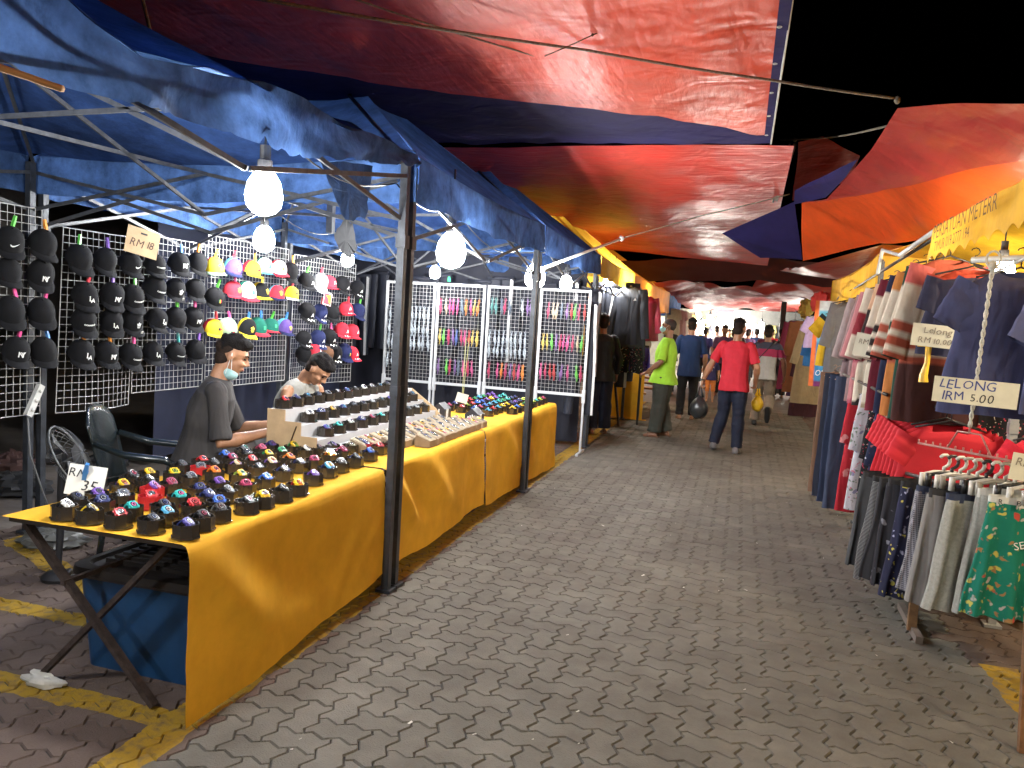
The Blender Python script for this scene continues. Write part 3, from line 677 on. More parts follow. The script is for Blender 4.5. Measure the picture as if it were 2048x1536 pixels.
def watch_mesh(c1, c2, c3):
    k = (c1, c2, c3)
    if k in _wm: return _wm[k]
    b = MB()   # strap bent round into a loop, wide band
    n = 14; w0 = .016
    vs = []; fs = []
    for i in range(n + 1):
        a = math.radians(-25 + 230 * i / n); x, z = .036 * math.cos(a), .022 + .040 * math.sin(a); ww = w0 * (1 - .25 * abs(math.cos(a)))
        for dy, dr in ((-ww, 0), (-ww, .006), (ww, .006), (ww, 0)):
            vs.append((x + dr * math.cos(a), dy, z + dr * math.sin(a)))
    for i in range(n):
        for j in range(4): fs.append((i * 4 + j, i * 4 + (j + 1) % 4, (i + 1) * 4 + (j + 1) % 4, (i + 1) * 4 + j))
    b.add(vs, fs)
    for i in range(1, 6): # ribs of the resin strap
        a = math.radians(10 * i - 5); b.box((.043 * math.cos(a), 0, .022 + .047 * math.sin(a)), (.003, .026, .003))
    s_ = b.mesh('strap', wmat(c1), True)
    b = MB(); R = Matrix.Rotation(math.radians(38), 4, 'Y')
    b.M = Matrix.Translation((.012, 0, .056)) @ R
    b.lathe([(.022, -.008), (.0275, -.006), (.0285, .002), (.025, .0085), (.0185, .0095)], 12, cap=True)
    for a in (0, 1, 2, 3): b.box((.027 * math.cos(a * PI / 2 + PI / 4), .027 * math.sin(a * PI / 2 + PI / 4), .002), (.009, .009, .009), rz=PI / 4)
    for sy in (-1, 1): b.box((.01, sy * .029, 0), (.007, .006, .005)); b.box((-.01, sy * .029, 0), (.007, .006, .005))
    c_ = b.mesh('case', wmat(c2), True)
    b = MB(); b.M = Matrix.Translation((.012, 0, .056)) @ R
    b.lathe([(.0175, .0098), (.0165, .0104), (0.0001, .0104)], 14, m=0, cap=False)
    b.lathe([(.0120, .0107), (.0105, .0109), (.0088, .0107)], 14, m=1, cap=False); b.box((.002, .001, .0112), (.008, .0012, .0006), m=1); b.box((-.001, .003, .0112), (.0012, .006, .0006), m=1)
    d_ = b.mesh('dial', [mat('dial_black', (.012, .012, .015), .08, coat=.5), wmat(c3)])
    _wm[k] = (s_, c_, d_); return _wm[k]
def boxed_watch(p, cols, wl, bl, rz=0.0, red=False, gw='watches in boxes on the near table', gb='octagonal boxes on the near table'):
    b = inst('watch_box', BOXR if red else BOXM, None, p, (0, 0, rz)); tag(b, bl, 'box', gb)
    t = thing('wristwatch', wl, 'watch', (p[0], p[1], p[2] + .0135), rz + ru(-.45, .35), gw, rot=None); q_ = ru(.78, .90); t.scale = (q_, q_, q_ * .98)
    for n_, me in zip(('strap', 'case', 'dial'), watch_mesh(*cols)): inst(n_, me, t)
def place_watches(lst, zfun, area, gw, gb, dz=.055, rows_key=None):
    """lst: (u, v, strap, case, accent[, red box]); labels name colour, row and neighbours"""
    P = []
    for it in lst:
        p = zfun(it[0], it[1]); P.append([p, it])
    # rows run across the table (near end first), places count from the lane side
    P.sort(key=lambda q: q[0].y)
    cnt = {}
    rows = []; cur = []
    for q in P:
        if cur and q[0].y - cur[0][0].y > .16: rows.append(cur); cur = []
        cur.append(q)
    rows.append(cur)
    for ri, r in enumerate(rows):
        r.sort(key=lambda q: -q[0].x)
        for ci, q in enumerate(r):
            it = q[1]; c1, c2, c3 = it[2:5]; red = len(it) > 5
            desc = c1 if c1 == c2 else '%s and %s' % (c1, c2)
            where = '%s from lane, %s row, %s' % (ORD[ci + 1], ORD[ri + 1], area)
            boxed_watch(q[0], (c1, c2, c3), '%s watch, %s' % (desc, where), '%s box of the %s watch, %s' % ('red' if red else 'black', desc, where), ru(-.2, .2), red, gw, gb)
W1 = [(100, 1040, 'black', 'white', 'white'), (157, 1046, 'yellow', 'black', 'yellow'), (216, 1055, 'black', 'red', 'silver'), (274, 1066, 'black', 'black', 'grey'), (352, 1076, 'navy', 'indigo', 'white'), (322, 1046, 'black', 'cyan', 'white'),
 (262, 1034, 'teal', 'teal', 'pink'), (200, 1022, 'navy', 'navy', 'grey'), (152, 1018, 'black', 'black', 'navy'), (247, 1010, 'black', 'silver', 'silver'), (196, 1006, 'navy', 'purple', 'silver'), (300, 1012, 'red', 'red', 'silver', 1), (352, 1012, 'teal', 'teal', 'pink'),
 (372, 1030, 'black', 'red', 'red'), (402, 1054, 'black', 'black', 'maroon'), (437, 1038, 'grey', 'black', 'grey'), (482, 1022, 'black', 'black', 'rose'), (524, 1012, 'yellow', 'yellow', 'black'), (416, 1012, 'navy', 'navy', 'silver'), (452, 1002, 'black', 'black', 'grey'),
 (398, 995, 'navy', 'navy', 'grey'), (244, 988, 'purple', 'yellow', 'orange'), (294, 980, 'black', 'black', 'silver'), (340, 986, 'black', 'maroon', 'red'), (258, 972, 'black', 'black', 'red'), (288, 962, 'black', 'yellow', 'yellow'), (337, 964, 'green', 'yellow', 'lime'), (304, 996, 'red', 'purple', 'pink', 1),
 (380, 973, 'black', 'grey', 'silver'), (376, 950, 'red', 'grey', 'grey', 1), (427, 962, 'orange', 'orange', 'maroon'), (436, 984, 'black', 'purple', 'purple'), (480, 968, 'lime', 'yellow', 'green'), (490, 988, 'rose', 'rose', 'rose'), (336, 945, 'black', 'black', 'grey'), (372, 936, 'red', 'red', 'silver'),
 (415, 925, 'blue', 'blue', 'silver'), (414, 942, 'black', 'black', 'olive'), (456, 932, 'black', 'maroon', 'silver'), (450, 916, 'black', 'grey', 'teal'), (464, 946, 'purple', 'cream', 'orange'), (500, 938, 'grey', 'red', 'white'), (487, 922, 'black', 'black', 'silver'), (520, 915, 'rose', 'rose', 'pink'),
 (533, 926, 'green', 'yellow', 'black'), (541, 943, 'purple', 'cream', 'orange'), (515, 953, 'silver', 'black', 'silver'), (530, 976, 'blue', 'blue', 'cyan'), (566, 960, 'navy', 'silver', 'white'), (562, 920, 'black', 'green', 'green'), (586, 909, 'green', 'yellow', 'lime'), (577, 934, 'orange', 'orange', 'maroon'),
 (598, 944, 'navy', 'black', 'grey'), (626, 968, 'purple', 'purple', 'purple'), (655, 954, 'navy', 'cyan', 'yellow'), (594, 988, 'red', 'yellow', 'orange'), (562, 1000, 'black', 'black', 'silver'), (627, 938, 'maroon', 'rose', 'maroon'), (612, 918, 'black', 'white', 'silver'), (634, 914, 'black', 'black', 'maroon'),
 (612, 900, 'navy', 'navy', 'silver'), (683, 920, 'rose', 'maroon', 'rose'), (660, 928, 'orange', 'yellow', 'black'), (680, 944, 'black', 'black', 'grey'), (709, 934, 'navy', 'black', 'grey'), (738, 922, 'navy', 'blue', 'navy'), (757, 910, 'maroon', 'red', 'red'), (726, 906, 'navy', 'navy', 'silver', 1),
 (780, 904, 'black', 'silver', 'silver'), (703, 908, 'olive', 'olive', 'silver'), (645, 898, 'black', 'black', 'silver'), (664, 908, 'purple', 'black', 'purple'), (680, 894, 'maroon', 'black', 'red'), (590, 892, 'black', 'yellow', 'yellow'), (515, 898, 'black', 'silver', 'silver'), (545, 906, 'purple', 'navy', 'purple'), (565, 902, 'grey', 'silver', 'grey'),
 (440, 1022, 'navy', 'blue', 'grey'), (345, 1032, 'black', 'black', 'navy')]
def on_table(u, v):
    p = onz(u, v - 14, TZ + .045); p.z = TZ + .0085; p.x = min(-1.94, max(-2.68, p.x)); return p
# keep boxes from interlocking: relax their places on the table top
def relax(lst, zf, dmin=.113, it=60, xlo=-2.68, xhi=-1.935, ylo=2.50):
    P = [zf(q[0], q[1]) for q in lst]
    for _ in range(it):
        for i in range(len(P)):
            for j in range(i):
                d = P[i] - P[j]; d.z = 0; L = d.length
                if L < dmin:
                    d = d.normalized() if L > 1e-4 else Vector((1, 0, 0)); s = (dmin - L) / 2; P[i] += d * s; P[j] -= d * s
        for p in P: p.x = min(xhi, max(xlo, p.x)); p.y = max(ylo, p.y)
    return P
RP = relax(W1, on_table); _it = iter(RP)
place_watches(W1, lambda u, v: next(_it), 'near table', 'watches in boxes on the near table', 'octagonal boxes on the near table')

def hletters(parent, txt, c, size, R, m_, seed, off=.0035, sx=1.0):
    o = inst('handwriting', hand_text(txt, size, m_, seed, sx), parent); o.matrix_local = Matrix.Translation(Vector(c) + R @ Vector((0, -off, 0))) @ R.to_4x4(); return o
# price card on its cardboard prop
t = thing('price_card', 'white price card reading RM 35 propped on the near table', 'price card', onz(160, 1000, TZ + .006), 0)
c0 = onx(172, 965, -2.66); t.location = (c0.x, c0.y, TZ + .008)
hz = c0.z - TZ
M_CARD = mat('white_card', (.68, .67, .62), .8, var=.08); M_INK = mat('ink_black', (.02, .02, .025), .7); M_INKB = mat('ink_blue', (.03, .05, .22), .7); M_KRAFT = mat('kraft_board', (.42, .29, .16), .85, var=.15, scale=10)
R_ = Matrix.Rotation(math.radians(32), 3, 'Z') @ Matrix.Rotation(math.radians(-12), 3, 'X') @ Matrix.Rotation(math.radians(8), 3, 'Y')
def card(parent, c, w_, h_, R, m_, th=.003):
    m = MB(); m.box(c, (w_, th, h_), R=R); return m.build('card', m_, parent)
card(t, (0, 0, hz), .15, .13, R_, M_CARD)
m = MB(); m.prism([(-.07, .02, hz + .02), (-.02, .02, hz + .05), (-.02, .06, 0), (-.13, .03, 0)], (0, .004, 0)); m.build('prop', M_KRAFT, t)
def letters(parent, txt, c, size, R, m_, ext=0, sx=1, off=.0035, shear=0, bold=0, name='lettering'):
    o = inst(name, text_mesh(txt, size, m_, ext, sx, shear, bold), parent); q = R @ Vector((0, -off, 0)); o.matrix_local = Matrix.Translation(Vector(c) + q) @ R.to_4x4(); return o
hletters(t, 'RM', Vector((0, 0, hz)) + R_ @ Vector((-.035, 0, .028)), .055, R_, M_INK, 3); hletters(t, '35', Vector((0, 0, hz)) + R_ @ Vector((.022, 0, -.026)), .06, R_, M_INK, 5)
M_PEG = {c: mat('peg_' + c, k, .4) for c, k in dict(green=(.12, .55, .08), purple=(.2, .1, .45), red=(.6, .04, .06), blue=(.05, .2, .5), orange=(.75, .28, .03), pink=(.75, .08, .28), yellow=(.7, .5, .05), teal=(.02, .25, .25)).items()}
_pg = {}
def peg(p, c, label, rot=(0, 0, 0), s=1.0):
    if c not in _pg:
        b = MB(); 
        for sy in (-1, 1): b.prism([(-.006, sy * .004 - .002, -.03), (.006, sy * .004 - .002, -.03), (.007, sy * .004 - .002, 0), (.005, sy * .004 - .002, .03), (-.005, sy * .004 - .002, .03), (-.007, sy * .004 - .002, 0)], (0, .005, 0))
        b.tube([(-.008, 0, .002), (.008, 0, .002)], .005, 6)
        _pg[c] = b.mesh('clothes_peg', M_PEG[c])
    o = inst('clothes_peg', _pg[c], None, p, rot, (s, s, s)); return tag(o, label, 'clothes peg', 'coloured clothes pegs')
q = onx(171, 945, -2.66); peg(q, 'blue', 'blue clothes peg clipped on the white RM 35 card', (0.3, .2, .6), 1.4)

# ================================================================ stepped display with watches
M_WHITE = mat('white_board', (.42, .42, .43), .6, var=.06)
sd = thing('display_steps', 'white stepped display with tan cardboard ends holding boxed watches', 'display', (-2.55, 4.22, TZ + .006))
ST = [(-2.72, -2.60, .965), (-2.60, -2.49, .88), (-2.49, -2.38, .80)]; YS0, YS1 = 4.22, 6.15
m = MB(); m2 = MB()
for i, (xa, xb, z) in enumerate(ST):
    m.box(((xa + xb) / 2 + 2.55, (YS1 - YS0) / 2 + .004, (z - TZ - .006) / 2), (xb - xa - .001 * i, YS1 - YS0 - .012, z - TZ - .006))
m.box((.19, .98, .02), (.1, 1.9, .04))
m.build('steps', M_WHITE, sd)
m2.prism([(-.17, 0, 0), (.27, 0, 0), (.27, 0, .035), (.17, 0, .035), (.17, 0, .112), (.06, 0, .112), (.06, 0, .193), (-.05, 0, .193), (-.05, 0, .262), (-.17, 0, .262)], (0, .006, 0)); m2.build('end_panel', M_KRAFT, sd)
m2 = MB(); m2.bar((-.02, -.003, .02), (.035, -.003, .17), .022, .002); m2.build('tape', mat('brown_tape', (.05, .025, .015), .4), sd)
m2 = MB(); m2.prism([(-.17, YS1 - YS0 - .007, 0), (.27, YS1 - YS0 - .007, 0), (.17, YS1 - YS0 - .007, .112), (-.05, YS1 - YS0 - .007, .262), (-.17, YS1 - YS0 - .007, .262)], (0, .006, 0)); m2.build('end_panel', M_KRAFT, sd)
S1 = ['red', 'navy', 'black', 'black', 'grey', 'black', 'navy', 'black', 'white', 'silver', 'black', 'black', 'black', 'lime']
S2 = ['white', 'navy', 'gold', 'navy', 'black', 'black', 'grey', 'black', 'indigo', 'red', 'black', 'black']
S3 = ['indigo', 'teal', 'white', 'navy', 'maroon', 'teal', 'silver', 'black', 'black', 'grey', 'black']
for ri, (row, y0, dy, nm) in enumerate(((S1, 4.30, .133, 'top'), (S2, 4.40, .146, 'middle'), (S3, 4.42, .158, 'lowest'))):
    xa, xb, z = ST[ri]
    for i, c in enumerate(row):
        acc = ['silver', 'grey', 'cyan', 'white'][(i * 3 + ri) % 4]
        bx_c = 'black' if c not in ('white',) else 'black'
        w_ = '%s place on the %s step' % (ORD[i + 1], nm)
        boxed_watch(Vector(((xa + xb) / 2, y0 + i * dy, z + .001)), (bx_c, c, acc) if i % 2 == 0 else (c, c, acc), '%s watch in %s of the white display' % (c, w_), 'black box under the %s watch, %s of the white display' % (c, w_), ru(-.15, .15), False, 'watches on the stepped display', 'black boxes on the stepped display')

# tan card boxes with metal watches
M_TAN = mat('tan_card', (.27, .20, .125), .8, var=.12, scale=14); M_TAN2 = mat('tan_liner', (.30, .25, .17), .85)
b = MB(); b.prism([(-.05, -.06, 0), (.055, -.06, 0), (.055, -.06, .045), (-.05, -.06, .082)], (0, .12, 0)); TANB = b.mesh('card_box', M_TAN)
b = MB(); sl = math.atan2(.037, .105); b.M = Matrix.Translation((.0025, 0, .0645)) @ Matrix.Rotation(sl, 4, 'Y'); b.box((0, 0, .001), (.092, .10, .003)); TANL = b.mesh('liner', M_TAN2)
def metal_watch(c1, c2):
    b = MB(); b.M = Matrix.Translation((.0025, 0, .070)) @ Matrix.Rotation(sl, 4, 'Y')
    for i in range(-5, 6):
        b.box((i * .0075, 0, .002 - abs(i) * .0002), (.0078, .02 - abs(i) * .0009, .005))
    s_ = b.mesh('bracelet', wmat(c1)); b.v = []; b.f = []; b.mi = []; b.cols = []
    b.lathe([(.017, -.002), (.020, .002), (.018, .007), (.0155, .0075)], 14); c_ = b.mesh('case', wmat(c2), True); b.v = []; b.f = []; b.mi = []; b.cols = []
    b.lathe([(.0152, .0078), (.0001, .0079)], 14, cap=False); d_ = b.mesh('dial', mat('dial_black', (.012, .012, .015), .08)); return s_, c_, d_
MWS = [metal_watch('silver', 'silver'), metal_watch('silver', 'gold'), metal_watch('black', 'silver'), metal_watch('grey', 'silver'), metal_watch('maroon', 'gold')]
MWN = ['silver bracelet', 'gold-cased', 'black-strapped', 'grey', 'maroon-strapped']
for ri, (x, y0, n, rn) in enumerate(((-1.985, 4.95, 9, 'lane-side'), (-2.115, 4.72, 10, 'middle'), (-2.245, 4.52, 11, 'inner'))):
    for i in range(n):
        y = y0 + i * .142 + ru(-.014, .014); k = (i * 2 + ri) % 5; rz = ru(-.16, .16)
        t = thing('card_box', 'sloping tan card box, %s from the near end of the %s row' % (ORD[i + 1], rn), 'box', (x, y, TZ + .0085), rz, 'sloping tan card boxes with metal watches')
        inst('box', TANB, t); inst('liner', TANL, t)
        t = thing('wristwatch', '%s watch on a tan box, %s from near end, %s row' % (MWN[k], ORD[i + 1], rn), 'watch', (x, y, TZ + .0095), rz + ru(-.1, .1), 'metal watches on tan card boxes')
        for n_, me in zip(('bracelet', 'case', 'dial'), MWS[k]): inst(n_, me, t)
# far table: black boxes with bright watches, two black gabled stands
FC = ['yellow', 'red', 'navy', 'green', 'blue', 'lime', 'purple', 'cyan', 'rose', 'teal']
k = 0
for ri, x in enumerate((-2.0, -2.14, -2.28, -2.42, -2.56)):
    for i in range(10):
        y = 6.78 + i * .148 + ri * .04 + (.35 if ri == 0 else 0)
        if y > 8.38: continue
        c = FC[(i * 3 + ri * 7 + (i * i) % 5) % 10]; k += 1
        w_ = '%s along the %s row of the far table' % (ORD[i + 1], ['lane-side', 'second', 'third', 'fourth', 'innermost'][ri])
        boxed_watch(Vector((x, y, TZ + .0085)), (c, c, 'silver'), '%s watch, %s' % (c, w_), 'black box of the %s watch, %s' % (c, w_), ru(-.2, .2), False, 'watches on the far table', 'black boxes on the far table')
M_HS = mat('black_card', (.015, .015, .02), .55)
for i, (u, v, lab) in enumerate(((882, 838, 'black gabled watch stand with three white stripes, nearer of two'), (948, 850, 'black gabled watch stand at the start of the far watch boxes'))):
    p = onz(u, v, TZ); t = thing('display_stand', lab, 'display stand', (p.x, p.y, TZ + .009), PI / 2 * 0)
    m = MB(); m.prism([(-.06, -.075, 0), (.06, -.075, 0), (.06, -.075, .085), (0, -.075, .135), (-.06, -.075, .085)], (0, .15, 0)); m.build('body', M_HS, t)
    m = MB()
    for q in range(3): m.box((.0615, -.04 + q * .018, .05), (.002, .008, .07)); m.box((-.03 + q * .018, -.0765, .05 + q * .0), (.008, .002, .04 + q * .015))
    m.build('stripes', mat('white_print', (.75, .75, .75), .6), t)

# ================================================================ wire panels and caps
M_WIRE = mat('white_wire', (.44, .44, .44), .5, var=.1)
def wire_panel(name, label, p0, udir, w_, h_, cell=.05, r=.0022, frame=.0036, group='white wire panels', skew=0, parent=None, cat='wire panel', bulge=0):
    m = MB(); ud = Vector(udir).normalized(); nu = round(w_ / cell); nv = round(h_ / cell); nrm = ud.cross(Vector((0, 0, 1)))
    P = lambda a, b: ud * (a + skew * (b - h_) * .3) + Vector((0, 0, b)) + nrm * (bulge * math.sin(PI * a / w_) * (1 - b / h_))
    for i in range(nu + 1):
        rr = frame if i in (0, nu) else r
        m.tube([P(w_ * i / nu, h_ * k / 6) + nrm * .002 for k in range(7)], rr, 4)
    for j in range(nv + 1):
        rr = frame if j in (0, nv) else r
        m.tube([P(w_ * k / 6, h_ * j / nv) - nrm * .002 for k in range(7)], rr, 4)
    o = m.build(name, M_WIRE, parent, loc=p0); return tag(o, label, cat, group) if parent is None else o
GX = -4.38
wire_panel('wire_panel', 'white wire panel of black caps left of the back pole', (GX, 3.0, .79), (0, 1, 0), 1.16, 1.32)
wire_panel('wire_panel', 'white wire panel right of the back pole, its lower corner skewed', (GX, 4.33, .78), (0, 1, 0), .66, 1.24, skew=.12, bulge=.06)
wire_panel('wire_panel', 'white wire panel of black caps left of the colourful caps', (GX - .02, 5.0, .86), (0, 1, 0), .82, 1.2)
wire_panel('wire_panel', 'white wire panel carrying the colourful caps', (GX, 5.83, .84), (0, 1, 0), 1.24, 1.3)
wire_panel('wire_panel', 'white wire panel with red and navy caps behind the bent man', (GX + .02, 7.15, .76), (.05, 1, 0), 1.2, 1.34, skew=.05, bulge=-.08)
CAPC = dict(black=(.0085, .0085, .010), grey=(.36, .36, .36), white=(.75, .75, .73), yellow=(.75, .55, .03), red=(.55, .03, .05), cyan=(.12, .42, .6), purple=(.10, .06, .24), navy=(.015, .02, .07), green=(.01, .11, .08), brown=(.16, .08, .045), multi=(.35, .5, .35))
def cmat(c): return mat('twill_' + c, CAPC[c], .9, spec=.25, var=.12, scale=30, bump=.15, bscale=400)
_cr = {}
def cap_meshes(cf, cb, cv):
    k = (cf, cb, cv)
    if k in _cr: return _cr[k]
    m = MB(); nu, nv = 20, 9; vs = []; fs = []; mi = []
    for i in range(nv + 1):
        th = PI / 2 * i / nv
        for j in range(nu):
            ph = 2 * PI * j / nu; seam = 1 - .012 * (abs(math.cos(3 * ph)) ** 14)
            rr = math.sin(th) ** .85
            vs.append((.098 * rr * math.cos(ph) * seam, .082 * rr * math.sin(ph) * seam, .118 * math.cos(th) ** .9 if th < PI / 2 - 1e-6 else -.004))
    for i in range(nv):
        for j in range(nu):
            fs.append((i * nu + j, (i + 1) * nu + j, (i + 1) * nu + (j + 1) % nu, i * nu + (j + 1) % nu))
    m.add(vs, [])
    for q, f in enumerate(fs):
        j = q % nu; ph = 2 * PI * (j + .5) / nu; m.f.append(f); m.mi.append(0 if math.cos(ph) > .15 else 1)
    m.ell((0, 0, .118), (.008, .008, .005), 8, 5, m=1)
    crown = m.mesh('crown', [cmat(cf), cmat(cb)], 'all')
    m = MB(); n = 14; top = []; 
    def pt(k2, rr, dz):
        a = math.radians(-78 + 156 * k2 / n); 
        x0, y0 = .092 * math.cos(a), .080 * math.sin(a); e = .072 * math.cos(a) ** .6 if math.cos(a) > 0 else 0
        return (x0 + e * rr, y0 * (1 + .05 * rr), -.004 - .020 * rr * 1 + .018 * (1 - abs(math.sin(a))) * rr + dz)
    for dz in (0, -.004):
        m.grid(lambda u, v, dz=dz: Vector(pt(u * n, v, dz)), n, 5)
    bill = m.mesh('bill', cmat(cv), 'all')
    _cr[k] = (crown, bill); return _cr[k]
M_EMB = mat('white_embroidery', (.78, .78, .76), .7); M_EMBY = mat('yellow_embroidery', (.75, .5, .05), .7); M_EMBG = mat('green_patch', (.03, .35, .15), .7); M_EMBK = mat('black_embroidery', (.02, .02, .02), .7)
def flat_mesh(polys, m_, name='emblem'):
    b = MB()
    for p in polys: b.add([(x, 0, z) for x, z in p], [tuple(range(len(p)))])
    return b.mesh(name, m_)
def trefoil(m_, s=1.0):
    P = []
    for a0, L in ((90, .026), (140, .024), (40, .024)):
        a = math.radians(a0); d = Vector((math.cos(a), math.sin(a))); e = Vector((-d.y, d.x))
        P.append([tuple((d * (L * t) + e * (.0085 * math.sin(PI * t ** .8) * sg)) * s) for t, sg in [(0, 1), (.25, 1), (.5, 1), (.75, 1), (1, 1), (.75, -1), (.5, -1), (.25, -1)]])
    for k in range(3): z = -.005 - k * .006; P.append([(-.016 * s + k * .003 * s, z * s), (.016 * s - k * .003 * s, z * s), (.016 * s - k * .003 * s, (z - .0035) * s), (-.016 * s + k * .003 * s, (z - .0035) * s)])
    return flat_mesh(P, m_)
def swoosh(m_):
    return flat_mesh([[(-.026, .002), (-.022, -.008), (-.012, -.012), (.0, -.008), (.03, .010), (-.002, -.001), (-.014, -.003), (-.02, .002)]], m_)
EMB = {'ny': (text_mesh('N', .05, M_EMB, bold=.001), text_mesh('Y', .05, M_EMB, bold=.001)), 'la': (text_mesh('L', .048, M_EMB, bold=.001), text_mesh('A', .042, M_EMB, bold=.001)),
       'txt': (text_mesh('CONVERSE', .0135, M_EMB, sx=1.15, bold=.0006),), 'tre': (trefoil(M_EMB),), 'treY': (trefoil(M_EMBY, 1.1),), 'treK': (trefoil(M_EMBK, 1.1),), 'sw': (swoosh(M_EMB),),
       'sqG': (flat_mesh([[(-.014, -.018), (.014, -.018), (.014, .018), (-.014, .018)]], M_EMBG),), 'sqK': (flat_mesh([[(-.02, -.012), (.02, -.012), (.02, .012), (-.02, .012)]], M_EMBK), flat_mesh([[(-.004, -.006), (.012, -.006), (.012, .006), (-.004, .006)]], cmat('red'))),
       'rasta': tuple(flat_mesh([[(-.012 + k * .008, -.016), (-.004 + k * .008, -.016), (-.004 + k * .008, .016), (-.012 + k * .008, .016)]], cmat(c)) for k, c in enumerate(('green', 'yellow', 'red'))),
       'patch': (text_mesh('A', .05, M_EMB, bold=.0015),)}
_wr = {}
def wrapped(me, y0, z0, off):
    k = (me.name, y0, z0)
    if k in _wr: return _wr[k]
    m2 = me.copy()
    bm = bmesh.new(); bm.from_mesh(m2); bmesh.ops.triangulate(bm, faces=bm.faces[:]); bmesh.ops.subdivide_edges(bm, edges=[e for e in bm.edges if e.calc_length() > .012], cuts=2); bm.to_mesh(m2); bm.free()
    for v in m2.vertices:
        y, z = v.co.x * .98 + y0, v.co.z * .98 + z0
        c = min(1, max(0.02, z / .118)) ** (1 / .9); rr = math.sqrt(max(0, 1 - c * c)) ** .85
        x = .098 * rr * math.sqrt(max(.05, 1 - (y / (.082 * rr + 1e-6)) ** 2))
        v.co = Vector((x + off + .001, y, z))
    _wr[k] = m2; return m2
def cap(p, cf, cb, cv, emb, label, pitch=32, yaw=0, tagged=False, group='caps clipped to the wire panels', billtxt=False):
    t = thing('baseball_cap', label, 'cap', p, group=group, rot=(ru(-.13, .13), math.radians(pitch + ru(-7, 7)), math.radians(yaw) + ru(-.1, .1)))
    q_ = ru(.90, 1.0); t.scale = (q_, q_, q_ * ru(.96, 1.04))
    cr, bl = cap_meshes(cf, cb, cv); inst('crown', cr, t); inst('bill', bl, t)
    for k, me in enumerate(EMB.get(emb, ())):
        dx_ = {'ny': (-.005, .005), 'la': (-.009, .007)}.get(emb, (0, 0, 0))[k]; dz_ = {'la': (.006, -.006)}.get(emb, (0, 0, 0))[k]
        inst('emblem', wrapped(me, dx_, .050 + dz_, .0015 + .0006 * k), t)
    if tagged: 
        b = MB(); b.M = Matrix.Translation((.12, .03, -.005)) @ Matrix.Rotation(.5, 4, 'X') @ Matrix.Rotation(.4, 4, 'Y'); b.box((0, 0, 0), (.004, .018, .065)); b.build('paper_tag', M_CARD, t)
    if billtxt:
        for q in range(4): inst('bill_print', EMB['sqW'][0], t, (.10 + .018 * (q % 2), -.03 + .02 * q, .0), (math.radians(-70), 0, PI / 2 + .3 * q))
EMB['sqW'] = (flat_mesh([[(-.01, -.008), (.008, -.01), (.011, .008), (-.006, .011)]], M_EMB),)
def cap_rows(rows, area, x, desc=None):
    for rn, r in rows:
        for i, it in enumerate(r):
            u, v, cf, cb, cv, emb = it[:6]; opt = it[6] if len(it) > 6 else ''
            p = onx(u, v, x); p.z -= .03
            e = {'ny': 'white NY letters', 'la': 'white LA letters', 'txt': 'small white lettering', 'tre': 'white trefoil', 'treY': 'yellow trefoil', 'treK': 'black trefoil', 'sw': 'white swoosh', 'sqG': 'green patch', 'sqK': 'black badge', 'rasta': 'striped badge', 'patch': 'white emblem'}.get(emb)
            c_ = cf if cf == cb else '%s and %s' % (cf, cb)
            lab = '%s cap%s, %s in %s row %s' % (c_, (' with ' + e) if e else ' without emblem', ORD[i + 1], rn, area)
            cap(p, cf, cb, cv, emb, lab, tagged='t' in opt, billtxt='b' in opt, pitch=(14 if cf in ('yellow',) or cb in ('yellow', 'red', 'cyan', 'green') else 34), yaw=ru(-24, -8))
            for ch in opt:
                pc = dict(g='green', p='purple', r='red', u='blue', o='orange', k='pink', y='yellow', e='teal').get(ch)
                if pc: peg(p + Vector((.03, ru(-.02, .02), .135)), pc, '%s peg above cap %s of %s row %s' % (pc, ORD[i + 1], rn, area), (ru(-.3, .3), ru(-.2, .2), ru(1.2, 1.9)), 1.25)
K = 'black'
cap_rows([('top', [(18, 478, K, K, K, 'sw', 'g'), (82, 484, K, K, K, '', 'o')]), ('second', [(14, 540, K, K, K, ''), (80, 543, K, K, K, 'ny')]), ('third', [(20, 617, K, K, K, '', 'k'), (82, 619, K, K, K, '', 'k')]), ('bottom', [(30, 697, K, K, K, 'ny', 'k'), (86, 698, K, K, K, '', 'u')])], 'left of the back pole', -4.3)
cap_rows([('top', [(156, 512, K, K, K, '', 'g'), (207, 516, K, K, K, '', 'p'), (258, 525, K, K, K, 'sw'), (308, 528, K, K, K, 'txt'), (356, 525, K, K, K, 'ny', 'u'), (392, 523, K, K, K, '', 'o')]),
          ('second', [(168, 587, K, K, K, 'la', 'r'), (222, 586, K, K, K, 'ny', 'p'), (262, 590, K, K, K, 'txt', 'g'), (306, 574, K, K, K, 'txt'), (348, 574, K, K, K, 'tre', 't'), (388, 576, K, K, K, '')]),
          ('third', [(166, 638, K, K, K, 'txt'), (222, 638, K, K, K, 'la'), (262, 638, K, K, K, 'tre', 't'), (310, 636, K, K, K, 'la'), (348, 634, K, K, K, '', 'g'), (384, 632, K, K, K, 'ny', 'k')]),
          ('bottom', [(160, 703, K, K, K, 'la', 'o'), (210, 703, K, K, K, 'ny', 'o'), (258, 706, K, K, K, 'txt', 'k'), (304, 702, K, K, K, 'la'), (349, 701, K, K, K, 'txt', 'e'), (390, 698, K, K, K, '', 'p')])], 'right of the back pole', -4.3)
